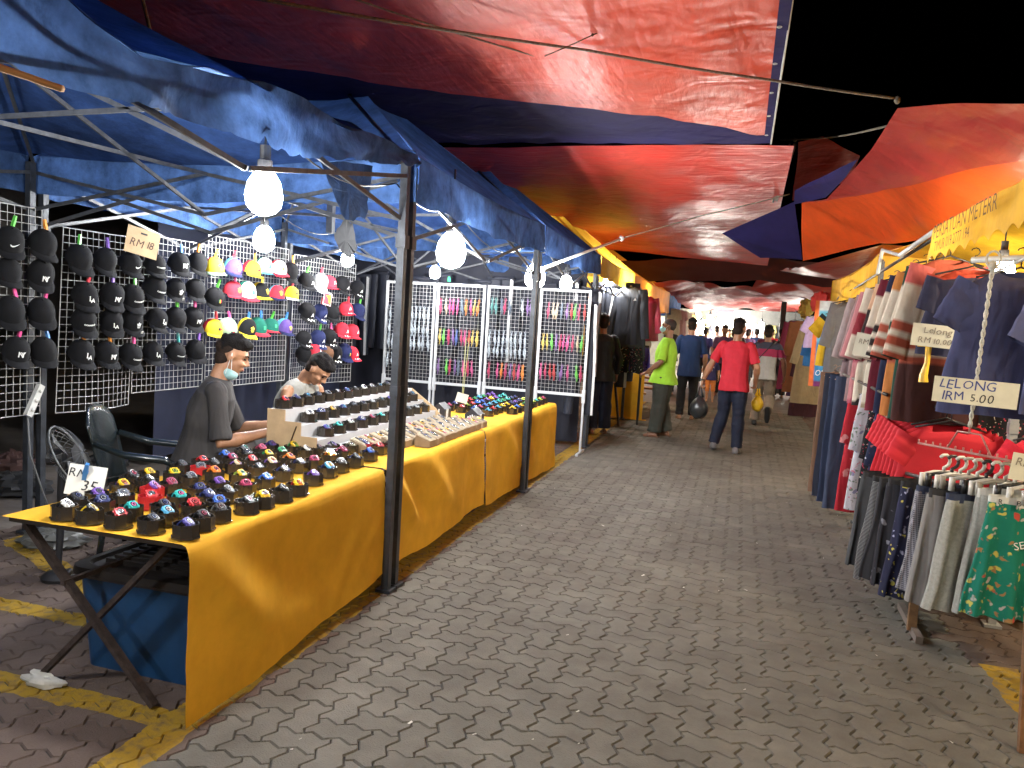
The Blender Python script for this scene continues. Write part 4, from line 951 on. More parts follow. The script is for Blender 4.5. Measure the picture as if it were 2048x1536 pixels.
cap_rows([('top', [(428, 534, 'yellow', 'red', 'multi', 'treK', 'y'), (464, 534, 'purple', 'cyan', 'navy', 'treY', 'r'), (502, 538, 'yellow', 'red', 'yellow', 'sqK', 'o'), (526, 533, 'white', 'green', 'cyan', 'sqG'), (556, 536, 'white', 'red', 'red', 'rasta'), (578, 540, K, K, K, '', 'o')]),
          ('middle', [(428, 592, K, K, K, 'rasta', 'g'), (465, 580, 'red', 'red', 'red', 'treY', 'k'), (492, 582, 'white', 'green', 'red', 'sqG'), (519, 584, K, 'yellow', 'yellow', 'treY', 'y'), (552, 586, 'red', 'cyan', 'navy', 'treY'), (580, 588, 'yellow', 'red', 'white', 'treK', 'r')]),
          ('bottom', [(424, 656, 'yellow', 'red', 'yellow', 'sqK', 'r'), (453, 655, 'multi', 'multi', 'yellow', 'sqK', 'k'), (492, 655, K, 'yellow', 'yellow', 'treY', 'u'), (514, 652, 'green', 'green', 'red', 'sqG', 'u'), (540, 652, 'green', 'green', 'red', 'sqG', 'g'), (567, 653, 'purple', 'cyan', 'navy', 'treY', 'u')])], 'of the colourful caps', -4.27)
cap_rows([('top', [(612, 560, K, K, K, 'patch', 'g'), (639, 562, 'grey', 'grey', 'grey', '', 'r'), (657, 566, 'red', 'red', 'red', 'patch'), (681, 567, K, K, K, 'patch'), (712, 574, K, K, K, 'patch', 'b')]),
          ('second', [(612, 620, K, K, K, 'patch', 'b'), (637, 622, 'navy', 'navy', 'navy', 'patch', 'br'), (662, 622, K, K, K, ''), (692, 618, 'red', 'red', 'red', 'patch', 'rb'), (714, 620, 'navy', 'navy', 'navy', '', 'g')]),
          ('third', [(606, 676, K, K, K, 'patch', 'b'), (634, 675, 'navy', 'navy', 'navy', 'patch', 'bg'), (656, 672, K, K, K, 'patch', 'bk'), (682, 660, 'red', 'red', 'red', 'patch', 'b'), (702, 663, 'red', 'red', 'red', 'patch')]),
          ('bottom', [(606, 706, K, K, K, ''), (628, 702, 'red', 'red', 'red', 'patch'), (650, 704, 'brown', 'brown', 'brown', ''), (668, 704, K, K, K, 'patch', 'b'), (687, 702, 'navy', 'navy', 'navy', 'rasta'), (703, 706, 'red', 'red', 'red', 'patch', 'b')])], 'behind the bent man', -4.26)
# hanging price boards
t = thing('price_sign', 'tan cardboard sign reading RM 18 hung over the black caps', 'price sign', onx(285, 485, -4.16))
Rx = Matrix.Rotation(PI / 2 - .25, 3, 'Z') @ Matrix.Rotation(math.radians(10), 3, 'Y')
card(t, (0, 0, 0), .26, .19, Rx, M_KRAFT, .004); hletters(t, 'RM 18', (0, 0, -.012), .082, Rx, mat('ink_brown', (.06, .03, .02), .8), 7, off=.004)
m = MB(); m.M = Matrix.Rotation(0, 4, 'Z'); m.box(Rx @ Vector((0, -.004, .06)), (.05, .002, .012), R=Rx); m.build('smudge', M_INK, t)
t = thing('price_sign', 'small pink-edged maroon and yellow card among the red caps', 'price sign', onx(655, 598, -4.13))
card(t, (0, 0, 0), .12, .13, Rx, mat('pink_edge', (.75, .5, .5), .6)); card(t, Rx @ Vector((0, -.003, 0)), .1, .11, Rx, mat('maroon_card', (.14, .03, .05), .5))
m = MB(); m.prism([Rx @ Vector(q) for q in ((-.03, -.006, .03), (.03, -.006, .045), (.045, -.006, -.04), (.02, -.006, -.03), (.0, -.006, .01))], Rx @ Vector((0, -.001, 0))); m.build('shape', cmat('yellow'), t)
b = MB(); pA, pB = onx(82, 770, -4.33), onx(55, 832, -4.33); b.bar(pA, pB, .03, .045); 
for k in range(3): b.ell(pA.lerp(pB, .2 + .3 * k) + Vector((.022, 0, 0)), (.008, .012, .012), 8, 5)
PS = tag(b.build('power_strip', mat('white_plastic', (.6, .6, .58), .4)), 'white power strip hanging on the wire panel at far left', 'power strip')
b = MB(); q = pB; b.tube([q, q + Vector((0, .02, -.25)), q + Vector((.02, .1, -.5)), q + Vector((.05, .15, -.68))], .006, 6); b.build('power_cord', mat('grey_cord', (.12, .12, .12), .6), PS, smooth='all')

# ================================================================ white strap stands
M_STAND = mat('white_stand', (.5, .51, .53), .4, var=.06)
SX = [(-4.44, -3.76), (-3.74, -3.10), (-3.07, -2.43), (-2.40, -1.77)]; SY = 9.5
stands = []
def strap_mesh(c, grey=False):
    b = MB(); L = .20
    for sgn in (-1, 1):
        pts = [(sgn * .004 + .006 * math.sin(k * 1.3 + sgn), .006 * sgn + .003 * math.cos(k * 1.9), -L * k / 8) for k in range(9)]
        b.tube(pts, [.005, .007, .009, .012, .015, .013, .010, .009, .005], 6, asp=.6)
    b.ell((0, -.004, -L * .42), (.015, .009, .018), 8, 6, m=0); b.tube([(0, 0, .012), (0.004, 0, 0)], .002, 4)
    return b.mesh('strap', mat('strap_' + c, tuple(q * .75 for q in SC[c]), .45, var=.4, scale=60, coat=.2), 'all')
SC = dict(pink=(.62, .10, .27), rose=(.50, .06, .14), orange=(.75, .25, .06), yellow=(.68, .50, .12), green=(.16, .55, .10), purple=(.26, .14, .36), blue=(.10, .16, .42), grey=(.42, .47, .52), teal=(.12, .34, .32), red=(.50, .07, .07), cream=(.58, .46, .33), slate=(.14, .18, .24))
SM = {c: strap_mesh(c) for c in SC}
SROWS = [
 [(0.26, 'topmost', ['grey', None, 'grey', 'grey', 'grey', 'grey', 'grey', 'grey', 'grey', 'grey'], .0), (.62, 'middle', ['grey', 'grey', None, 'grey', 'grey', 'grey', 'grey', 'grey', 'grey', 'grey'], .0), (.44, 'lower-middle', ['grey', None, None, 'grey', 'grey', 'grey', 'grey', 'grey', 'grey', 'grey'], .0), (.86, 'lowest', ['grey', 'grey', None, None, None, None, None, None, None, None], 0)],
 [(.14, 'topmost', ['rose', 'cream', 'pink', 'pink', 'pink', 'slate', 'orange', 'pink', 'yellow', 'orange'], 0), (.52, 'middle', ['yellow', 'green', 'rose', 'purple', 'blue', 'rose', 'pink', 'red', 'yellow', 'yellow'], 0), (.90, 'lowest', ['purple', None, 'green', 'rose', 'purple', 'slate', 'pink', 'rose', 'pink', None], 0)],
 [(.10, 'topmost', ['teal', 'teal', 'slate', 'rose', 'slate', None, None, 'grey', 'purple', 'purple'], 0), (.50, 'middle', ['grey'] * 9 + [None], 0), (.64, 'lower-middle', ['grey'] * 9 + [None], 0), (.90, 'lowest', ['rose', None, 'pink', 'orange', 'rose', 'purple', 'red', 'pink', 'orange', None], 0)],
 [(.12, 'topmost', [None, 'rose', 'cream', 'cream', 'slate', 'purple', 'red', 'green', 'rose', 'red'], 0), (.50, 'middle', ['yellow', 'yellow', 'green', 'purple', 'rose', 'pink', 'pink', 'rose', 'cream', 'green'], 0), (.86, 'lowest', ['pink', 'rose', 'red', 'red', 'slate', 'purple', 'pink', None, 'green', 'rose'], 0)]]
for si, (xa, xb) in enumerate(SX):
    nm = ORD[si + 1]
    t = thing('display_stand', '%s white framed grid stand counting from the left, hung with straps' % nm if si else 'leftmost white framed grid stand, half hidden by the near dark pole', 'display stand', ((xa + xb) / 2, SY, 0), group='white strap stands in a row')
    w_ = xb - xa; zb, zt = .70, 1.98
    m = MB()
    for s in (-1, 1):
        m.box((s * (w_ / 2 - .015), 0, (zb + zt) / 2), (.028, .028, zt - zb))
        m.box((s * (w_ / 2 - .015), .0, zb), (.04, .04, .16)); m.box((s * (w_ / 2 - .015), 0, zb / 2), (.024, .024, zb)); m.box((s * (w_ / 2 - .015), 0, .014), (.03, .42, .026))
    m.box((0, 0, zt - .014), (w_ - .05, .026, .028)); m.box((0, 0, zb + .014), (w_ - .05, .026, .028)); m.build('frame', M_STAND, t)
    wire_panel('grid', '', (-w_ / 2 + .03, .003, zb + .03), (1, 0, 0), w_ - .06, zt - zb - .06, .047, .0017, .0025, parent=t)
    for (dz, rn, row, _) in SROWS[si]:
        for i, c in enumerate(row):
            if not c: continue
            x = (xa + xb) / 2 - w_ / 2 + .07 + (w_ - .14) * i / 9
            o = inst('watch_strap', SM[c], None, (x + ru(-.008, .008), SY - .03, zt - .05 - dz), (ru(-.1, .1), ru(-.08, .08), ru(-.6, .6)))
            tag(o, '%s strap, place %s in the %s row of the %s white stand' % (c, ORD[i + 1], rn, nm if si else 'leftmost'), 'strap', 'straps hung on the white stands')

# ================================================================ black track trousers behind the stands, dark back curtain
M_TRK = mat('black_track_cloth', (.010, .012, .022), .7, var=.2, fold=.4, fscale=8); M_STR = mat('white_stripe', (.7, .7, .7), .7); M_STG = mat('green_stripe', (.05, .6, .25), .7)
def trousers(w_, L, m_, stripe=None, seed=0, spread=.02):
    b = MB()
    for s in (-1, 1):
        def fn(u, v, s=s):
            a = 2 * PI * u; cx_ = s * (w_ * .25 + spread * v); rx = w_ * .27 * (1 - .28 * v) * (.94 if v > 0 else 1); ry = .035 + .015 * v
            return Vector((cx_ + rx * math.cos(a) + .006 * math.sin(7 * v + seed), ry * math.sin(a) + .01 * nz(v * 5, u * 4, seed + s), -L * v + .0 * a))
        b.grid(fn, 14, 18, m=0)
    b.box((0, 0, .01), (w_ * 1.03, .075, .045), m=0)
    if stripe:
        for k in range(3):
            for i in range(12):
                z0, z1 = -L * i / 12, -L * (i + 1) / 12
                def px(z): v = -z / L; return .25 * w_ + spread * v + w_ * .27 * (1 - .28 * v) * (.55 + .13 * k) - .0 + .006 * math.sin(7 * v + seed)
                def py(z): v = -z / L; f = (.55 + .13 * k); return -(.035 + .015 * v) * math.sqrt(max(0, 1 - f * f)) - .014
                b.add([(px(z0) - .006, py(z0), z0), (px(z0) + .006, py(z0), z0), (px(z1) + .006, py(z1), z1), (px(z1) - .006, py(z1), z1)], [(0, 1, 2, 3)], 1)
    return b.mesh('track_trousers', [m_, stripe or M_STR], 'all')
TK = [trousers(.34, 1.05, M_TRK, M_STR, 1), trousers(.34, 1.05, M_TRK, M_STG, 2), trousers(.34, 1.0, M_TRK, None, 3)]
for i in range(13):
    x = -5.3 + i * .285; k = {5: 1, 8: 0, 11: 0, 12: 0, 1: 0}.get(i, 2)
    o = inst('track_trousers', TK[k], None, (x, 9.86 + .03 * (i % 2), 1.98 + .05 * (i % 3)), (0, 0, ru(-.3, .3)))
    tag(o, '%s, %s from the left behind the white stands' % (('black track trousers with white side stripes', 'black track trousers with green side stripes', 'plain black track trousers')[k], ORD[i + 1]), 'trousers', 'track trousers hung behind the white stands')
o = inst('track_trousers', trousers(.30, 1.35, M_TRK, M_STR, 4, .05), None, (-1.86, 9.62, 1.82), (0, 0, .2)); tag(o, 'long black trousers with white stripes slanting down past the rightmost stand', 'trousers')
def curtain(p0, p1, z0, z1, m_, label, name='curtain', amp=.03, n=60, seed=0):
    b = MB(); a, c = Vector(p0), Vector(p1); nr = (c - a).normalized().cross(Vector((0, 0, 1)))
    b.grid(lambda u, v: a.lerp(c, u) + nr * (amp * math.sin(u * n * .7 + 2 * nz(u * 5, v, seed)) * (.3 + .7 * (1 - v))) + Vector((0, 0, z0 + (z1 - z0) * v)), n, 6)
    return tag(b.build(name, m_, smooth='all'), label, 'curtain')
curtain((-6.2, 10.05, 0), (-1.95, 10.08, 0), .05, 2.45, mat('black_sheet', (.008, .009, .018), .8), 'dark navy sheet closing the stall behind the track trousers', seed=3)
curtain((-5.2, 6.2, 0), (-5.3, 10.0, 0), .1, 2.4, mat('navy_sheet', (.008, .012, .035), .8), 'navy sheet hanging behind the red caps panel', seed=7)
curtain((-7.5, 0.5, 0), (-7.2, 10.0, 0), 1.2, 2.6, mat('dark_backdrop', (.035, .03, .026), .9), 'added dull brown backdrop standing for the darkness behind the cap stall', seed=17)  # added sheet hides the sky; its dark brown stands for unlit space

# ================================================================ chair, fan
t = thing('plastic_chair', 'black plastic armchair behind the seated man in grey', 'chair', (-3.44, 4.12, 0), .45)
M_CH = mat('black_chair_plastic', (.012, .018, .020), .22, coat=.3, var=.2)
m = MB(); m.grid(lambda u, v: Vector((-.22 - .10 * v - .05 * math.sin(PI * u) , -.23 + .46 * u, .42 + .5 * v - .10 * v * v * abs(2 * u - 1) ** 3)), 14, 10); m.build('backrest', M_CH, t, smooth='all', solid=.012)
m = MB(); m.grid(lambda u, v: Vector((-.22 + .44 * v, -.22 + .44 * u, .42 - .02 * math.sin(PI * u) * math.sin(PI * v))), 8, 8); m.build('seat', M_CH, t, smooth='all', solid=.015)
for s in (-1, 1):
    m = MB(); m.tube([(-.28, s * .23, .72), (-.1, s * .26, .66), (.12, s * .27, .64), (.2, s * .265, .6)], [.018, .022, .024, .018], 8); m.build('armrest', M_CH, t, smooth='all')
    for x in (-.2, .2):
        m = MB(); m.tube([(x, s * .22, .42), (x * 1.2, s * .255, 0)], [.024, .016], 8); 
        if x > 0: m.tube([(.2, s * .265, .61), (.21, s * .24, .42)], .018, 8)
        m.build('leg', M_CH, t, smooth='all')
fp = onx(140, 915, -3.5)
t = thing('electric_fan', 'black cage fan tilted upward behind the RM 35 card', 'fan', (fp.x, fp.y, 0), .5)
m = MB()
for k in range(26):
    a = 2 * PI * k / 26
    m.tube([(.07 * math.cos(b_), .19 * math.sin(b_) * math.cos(a), .19 * math.sin(b_) * math.sin(a)) for b_ in [PI * i / 8 for i in range(9)]], .0016, 4, cap=False)
m.tube([(0, .19 * math.cos(2 * PI * k / 30), .19 * math.sin(2 * PI * k / 30)) for k in range(30)], .005, 6, closed=True)
cage = m.build('cage', mat('dull_cage', (.10, .105, .11), .45, .3), t); cage.location = (0, 0, fp.z); cage.rotation_euler = (0, -.5, 0)
m = MB()
for k in range(3): m.grid(lambda u, v, k=k: Matrix.Rotation(k * 2 * PI / 3, 3, 'X') @ Vector((.02 * (u - .5), .03 + .13 * v, .06 * (u - .5) * (1 + v))), 4, 6)
bl = m.build('blades', M_BLK, t, solid=.004); bl.location = (0, 0, fp.z); bl.rotation_euler = (0, -.5, 0)
m = MB(); m.tube([(-.03, 0, fp.z - .02), (-.05, 0, .1), (-.05, 0, .03)], [.03, .016, .02], 10); m.lathe([(.085, 0), (.09, .02), (.07, .04), (.03, .055)], 18, c=(-.05, 0, 0)); m.ell((.02, -.05, .06), (.02, .02, .02), 8, 6); m.build('base', M_BLK, t, smooth=True)
m = MB(); m.tube([(-.11, 0, fp.z), (-.03, 0, fp.z)], [.045, .05], 12); m.build('motor', M_BLK, t)
# tag hung over the far table
t = thing('price_tag', 'small white tag hanging on strings over the far table boxes', 'price tag', onx(924, 796, -2.4)); card(t, (0, 0, 0), .11, .085, Matrix.Rotation(.6, 3, 'Z') @ Matrix.Rotation(.25, 3, 'Y'), M_CARD)
m = MB(); m.tube([(0, 0, .04), (-.0, .02, .55)], .0025, 4); m.tube([(.01, 0, .04), (.03, .02, .55)], .0025, 4); m.build('string', mat('string_yellow', (.5, .5, .2), .7), t)
# ================================================================ people
V3 = Vector
def smat(n, c): return mat(n, c, .5, var=.12, scale=14, bump=.05, bscale=200)
SK = {'tan': smat('skin_tan', (.40, .20, .11)), 'brown': smat('skin_brown', (.27, .125, .07)), 'dark': smat('skin_dark', (.17, .075, .045)), 'light': smat('skin_light', (.48, .26, .16))}
M_HAIR = mat('black_hair', (.010, .008, .0075), .8, spec=.2, var=.3, scale=90, bump=.6, bscale=220)
M_EYE = mat('dark_eye', (.012, .008, .007), .2); M_LIP = mat('lips', (.30, .10, .08), .5)
M_MASK = mat('teal_mask', (.33, .55, .56), .8, var=.06); M_MLOOP = mat('white_loop', (.7, .7, .68), .8)
def cloth(n, c, rough=.85): return mat('cloth_' + n, c, rough, var=.1, scale=9, fold=.35, fscale=11, bump=.08, bscale=320)
def rings(mb, R, n=20):
    """R: (centre, half width, half depth, right, forward) from bottom to top"""
    vs = []; k = len(R)
    for c, a, b, r, f in R:
        for j in range(n):
            t = 2 * PI * j / n; ct, st = math.cos(t), math.sin(t)
            e = .8
            x = math.copysign(abs(ct) ** e, ct); y = math.copysign(abs(st) ** e, st)
            vs.append(c + r * (a * x) + f * (b * y))
    fs = [(i * n + j, i * n + (j + 1) % n, (i + 1) * n + (j + 1) % n, (i + 1) * n + j) for i in range(k - 1) for j in range(n)]
    fs += [tuple(range(n))[::-1], tuple((k - 1) * n + j for j in range(n))]
    mb.add(vs, fs)
def limb(mb, a, b, c, ra, rb, rc, bulge=1.0, n=12, t1=1.0):
    """two-bone limb a-b-c with tapering radii"""
    a, b, c = V3(a), V3(b), V3(c)
    P = [a, a.lerp(b, .35), a.lerp(b, .7), b, b.lerp(c, .3), b.lerp(c, .65), c]
    r = [ra, ra * .98, (ra + rb) / 2 * .98, rb, (rb * .98 + .004) * bulge, (rb + rc) / 2 * .96, rc]
    mb.tube(P, r, n)
def hand(mb, w_, d, nrm, side, curl=.5, s=1.0):
    """palm, four bent fingers and a thumb; d points to the finger tips, nrm out of the palm"""
    d = V3(d).normalized(); nrm = V3(nrm); nrm = (nrm - d * nrm.dot(d)).normalized(); sd = d.cross(nrm) * side
    w_ = V3(w_)
    rings(mb, [(w_, .026 * s, .020 * s, sd, nrm), (w_ + d * .03 * s, .036 * s, .017 * s, sd, nrm), (w_ + d * .085 * s, .041 * s, .014 * s, sd, nrm)], 10)
    for i, (L, off) in enumerate(((.070, -.030), (.080, -.010), (.075, .010), (.058, .029))):
        p0 = w_ + d * (.080 * s) + sd * off * s; a = curl * (.7 + .12 * i)
        d1 = (d * math.cos(a) + nrm * math.sin(a)); d2 = (d * math.cos(a * 2) + nrm * math.sin(a * 2)); d3 = (d * math.cos(a * 2.7) + nrm * math.sin(a * 2.7))
        p1 = p0 + d1 * L * .48 * s; p2 = p1 + d2 * L * .32 * s; p3 = p2 + d3 * L * .24 * s
        mb.tube([p0, p1, p2, p3], [.0095 * s, .0088 * s, .008 * s, .0062 * s], 8)
    t0 = w_ + d * .025 * s - sd * .030 * s; t1 = t0 + (d * .55 - sd * .75 + nrm * .35).normalized() * .036 * s; t2 = t1 + (d * .9 - sd * .1 + nrm * .5).normalized() * .03 * s
    mb.tube([t0, t1, t2], [.013 * s, .0105 * s, .0075 * s], 8)
def head_parts(mb, c, f, u):
    f = V3(f).normalized(); u = (V3(u) - f * V3(u).dot(f)).normalized(); r = f.cross(u)
    R = Matrix((r, f, u)).transposed()
    E = lambda x, y, z, a, b, d: mb.ell(c + r * x + f * y + u * z, (a, b, d), 14, 10, R=R)
    E(0, -.010, .030, .075, .096, .086); E(0, .020, -.035, .060, .070, .078); E(0, .058, -.092, .026, .024, .020); E(0, .030, -.075, .048, .050, .035)
    E(0, .076, .030, .052, .018, .014); E(.036, .062, -.022, .024, .024, .022); E(-.036, .062, -.022, .024, .024, .022)
    mb.tube([c + f * .086 + u * .018, c + f * .101 - u * .008, c + f * .110 - u * .026], [.008, .010, .0135], 8); E(.012, .096, -.027, .009, .010, .008); E(-.012, .096, -.027, .009, .010, .008)
    E(0, .085, -.052, .022, .012, .0055); E(0, .082, -.064, .020, .012, .0065)
    for s in (-1, 1): E(s * .077, -.006, -.004, .009, .020, .031)
    return r, f, u, R
def wrinkle(me, fn):
    n = len(me.vertices); co = np.empty(n * 3); me.vertices.foreach_get('co', co); no = np.empty(n * 3); me.vertex_normals.foreach_get('vector', no)
    co = co.reshape(-1, 3); no = no.reshape(-1, 3); d = np.array([fn(c) for c in co.tolist()])
    me.vertices.foreach_set('co', (co + no * d[:, None]).ravel()); me.update()
def person(label, loc, rz, skin, shirt, pants, hip=(0, 0, .92), lean=0.04, twist=0.0, head=(0, 0), elbows=None, wrists=None, hands=None, knees=None, ankles=None, sleeve=.78, shirt_len=.10, sc_=1.0, girth=1.0, shoes='sandal', mask=None, hair='short', stripes=None, pants_len=1.0, pant_w=1.0, voxel=.0085, group=None, sleeveless=False, long_sleeve=False, toes=None, robe=False, detail=True):
    t = thing('person', label, 'person', loc, rz, group); t.scale = (sc_,) * 3
    H = V3(hip); X = V3((1, 0, 0)); up = V3((0, math.sin(lean), math.cos(lean))); fw = V3((0, math.cos(lean), -math.sin(lean)))
    RX = Matrix.Rotation(twist, 3, up); xr = RX @ X; fr = RX @ fw
    at = lambda h, y=0: H + up * h + fw * y
    sh = at(.47); S = {-1: sh - xr * .175, 1: sh + xr * .175}
    neck0 = at(.52, -.01); hp, hy = head
    fh = V3((math.sin(hy) * math.cos(hp), math.cos(hy) * math.cos(hp), -math.sin(hp))); uh = V3((math.sin(hy) * math.sin(hp), math.cos(hy) * math.sin(hp), math.cos(hp)))
    fh = (Matrix.Rotation(-lean * .5, 3, 'X') @ fh); uh = (Matrix.Rotation(-lean * .5, 3, 'X') @ uh)
    hc = neck0 + up * .045 + uh * .115 + fh * .025
    g = girth
    elbows = elbows or {}; wrists = wrists or {}; knees = knees or {}; ankles = ankles or {}; hands = hands or {}; toes = toes or {}
    el, wr, kn, an, hd = {}, {}, {}, {}, {}
    for s in (-1, 1):
        el[s] = V3(elbows.get(s, (s * .255, -.03, sh.z - .29))); wr[s] = V3(wrists.get(s, (s * .265, .05, sh.z - .53)))
        kn[s] = V3(knees.get(s, (s * .10, .02, .48))); an[s] = V3(ankles.get(s, (s * .105, -.02, .075)))
        hd[s] = hands.get(s, ((0, .15, -1), (-s, 0, 0), .45))
    # ---- body
    b = MB()
    rings(b, [(at(-.10), .13 * g, .09 * g, X, fw), (at(0), .155 * g, .105 * g, X, fw), (at(.14), .135 * g, .098 * g, X, fw), (at(.30), .152 * g, .105 * g, xr, fr), (at(.42), .165, .095, xr, fr), (at(.49), .12, .07, xr, fr), (at(.52), .06, .055, xr, fr)])
    b.tube([at(.48, -.01), neck0 + up * .05, hc - uh * .05 - fh * .02], [.062, .052, .054], 12)
    r_, f_, u_, R_h = head_parts(b, hc, fh, uh)
    for s in (-1, 1):
        b.ell(S[s] + V3((-s * .01, 0, -.02)), (.046, .046, .046), 10, 8)
        limb(b, S[s] + V3((0, 0, -.012)), el[s], wr[s], .043, .040, .027, 1.05)
        hand(b, wr[s], hd[s][0], hd[s][1], -s, hd[s][2])
        hj = H + X * (s * .085) + V3((0, 0, -.04)); limb(b, hj, kn[s], an[s], .082 * g, .055, .038, 1.08)
        fd = V3(toes.get(s, (s * .12, 1, -.12))).normalized(); b.tube([an[s] + fd * -.05 + V3((0, 0, -.045)), an[s] + fd * .05 + V3((0, 0, -.035)), an[s] + fd * .15 + V3((0, 0, -.052))], [.030, .034, .024], 10)
    me = remesh(b, voxel, 3, .5); me.materials.append(SK[skin]); inst('body', me, t)
    # ---- hair and eyes
    if hair:
        b = MB(); E = lambda x, y, z, a, bb, d: b.ell(hc + r_ * x + f_ * y + u_ * z, (a, bb, d), 16, 12, R=R_h)
        if hair == 'short':
            E(0, -.014, .072, .0775, .094, .062); E(0, -.052, .040, .072, .058, .066); E(0, .052, .098, .052, .044, .030)
            for k in range(70):
                a = ru(0, 2 * PI); rr = ru(.0, .075); q = ru(.010, .017); E(rr * math.cos(a), rr * 1.25 * math.sin(a) - .006, .128 - rr * rr * 7 + ru(-.004, .008), q * .8, q, q * 1.2)
            fb = MB(); fb.ell(hc + f_ * -.026 + u_ * .036, (.0762, .0960, .066), 16, 12, R=R_h); fb.ell(hc - f_ * .045 - u_ * .02, (.066, .056, .07), 14, 10, R=R_h)
            me = remesh(fb, .009, 2); me.materials.append(mat('shaved_hair', (.024, .015, .011), .85, spec=.2, var=.4, scale=120)); inst('hair_fade', me, t)
        elif hair == 'crop': E(0, -.018, .045, .0775, .097, .078); E(0, -.050, .020, .073, .060, .07)
        elif hair == 'bun': E(0, -.018, .05, .080, .100, .082); E(0, -.060, .0, .074, .055, .09); E(0, -.1, -.06, .05, .04, .1)
        me = remesh(b, .008, 2); me.materials.append(M_HAIR if hair != 'crop' else mat('cropped_hair', (.03, .02, .016), .7)); inst('hair', me, t)
        if hair == 'hijab': pass
    if detail:
        for s in (-1, 1):
            b = MB(); b.ell(hc + r_ * (s * .031) + f_ * .0775 + u_ * .010, (.013, .009, .0065), 10, 6, R=R_h); b.build('eye', M_EYE, t, smooth=True)
            b = MB(); b.tube([hc + r_ * (s * .014) + f_ * .091 + u_ * .030, hc + r_ * (s * .034) + f_ * .088 + u_ * .036, hc + r_ * (s * .052) + f_ * .074 + u_ * .030], .0045, 6); b.build('eyebrow', M_HAIR, t)
        b = MB(); b.ell(hc + f_ * .0905 - u_ * .058, (.019, .008, .0075), 10, 6, R=R_h); b.build('lips', M_LIP, t, smooth=True)
    if mask:
        dz = -.035 if mask == 'face' else -.100; dy = .012 if mask == 'face' else -.020
        b = MB(); b.ell(hc + f_ * (.040 + dy) + u_ * dz + r_ * (0), (.062, .072, .052) if mask == 'face' else (.057, .058, .050), 16, 10, R=R_h); mo = b.build('face_mask', M_MASK, t, smooth='all')
        for s in (-1, 1):
            b = MB(); e = hc + r_ * (s * .085) + u_ * .024 - f_ * .006
            b.tube([e, hc + r_ * (s * .072) + f_ * .03 + u_ * (dz + .02)], .002, 5); b.tube([e, hc + r_ * (s * .074) + f_ * .005 + u_ * (dz - .01)], .002, 5); b.build('ear_loop', M_MLOOP, mo)
    # ---- trousers
    if pants:
        b = MB(); q = .014 * pant_w
        rings(b, [(at(-.13) if hip[2] > .7 else at(-.09), .13 * g + q, .095 * g + q, X, fw), (at(0), .158 * g + .010, .108 * g + .010, X, fw), (at(.06), .146 * g + .004, .104 * g + .004, X, fw)])
        for s in (-1, 1):
            hj = H + X * (s * .085) + V3((0, 0, -.04)); k_, a_ = kn[s], an[s]
            if pants_len < 1: a_ = k_.lerp(an[s], max(.0, pants_len * 2 - 1) + .01) if pants_len > .5 else k_
            a_ = a_ + (an[s] - kn[s]).normalized() * .0
            limb(b, hj, k_, a_, .088 * g + q, .062 + q * 1.3, .052 + q * 1.6, 1.04)
        me = remesh(b, voxel, 4)
        wrinkle(me, lambda c: .006 * nz(c[0] * 9, c[1] * 9, c[2] * 22))
        me.materials.append(pants); inst('trousers', me, t)
    # ---- shirt
    if shirt:
        b = MB(); q = .020
        low = [(at(-shirt_len - .02), .168 * g + q * 1.5 + .022 * (pant_w > 1.5), .120 * g + q * 1.5 + .045 * (pant_w > 1.5), X, fw)] if not robe else [(V3((0, H.y, .12)), .24, .2, X, V3((0, 1, 0))), (V3((0, H.y, .5)), .21, .17, X, V3((0, 1, 0)))]
        rings(b, low + [(at(0), .160 * g + q * 1.1, .115 * g + q, X, fw), (at(.14), .145 * g + q, .108 * g + q, X, fw), (at(.30), .158 * g + q, .112 * g + q, xr, fr), (at(.42), .172 + q * .5, .10 + q, xr, fr), (at(.495), .115 + q, .066 + q, xr, fr), (at(.525), .062 + q * .4, .055 + q * .6, xr, fr)])
        if not sleeveless:
            for s in (-1, 1):
                b.ell(S[s] + V3((-s * .008, 0, -.010)), (.066, .066, .062), 10, 8)
                if long_sleeve: limb(b, S[s], el[s], wr[s].lerp(el[s], .05), .068, .056, .040, 1.0)
                else:
                    e = S[s].lerp(el[s], sleeve); b.tube([S[s], S[s].lerp(e, .5), e], [.056, .059, .064], 14)
        me = remesh(b, voxel, 3)
        wrinkle(me, lambda c: (.010 * nz(c[0] * 7 + 3, c[1] * 7, c[2] * 9 + 5 * c[0]) + .006 * nz(c[0] * 16, c[1] * 16 + 9, c[2] * 5)) * (1 if (V3(c) - sh).dot(up) < .02 else .35))
        if stripes:
            ml = []
            for z_, m_ in stripes: ml.append(m_)
            for m_ in ml: me.materials.append(m_)
            zs = [z_ for z_, _ in stripes]
            for p in me.polygons:
                h = (p.center - H).dot(up); k = 0
                for i, z_ in enumerate(zs):
                    if h >= z_: k = i
                p.material_index = k
        else: me.materials.append(shirt)
        inst('shirt' if not robe else 'robe', me, t)
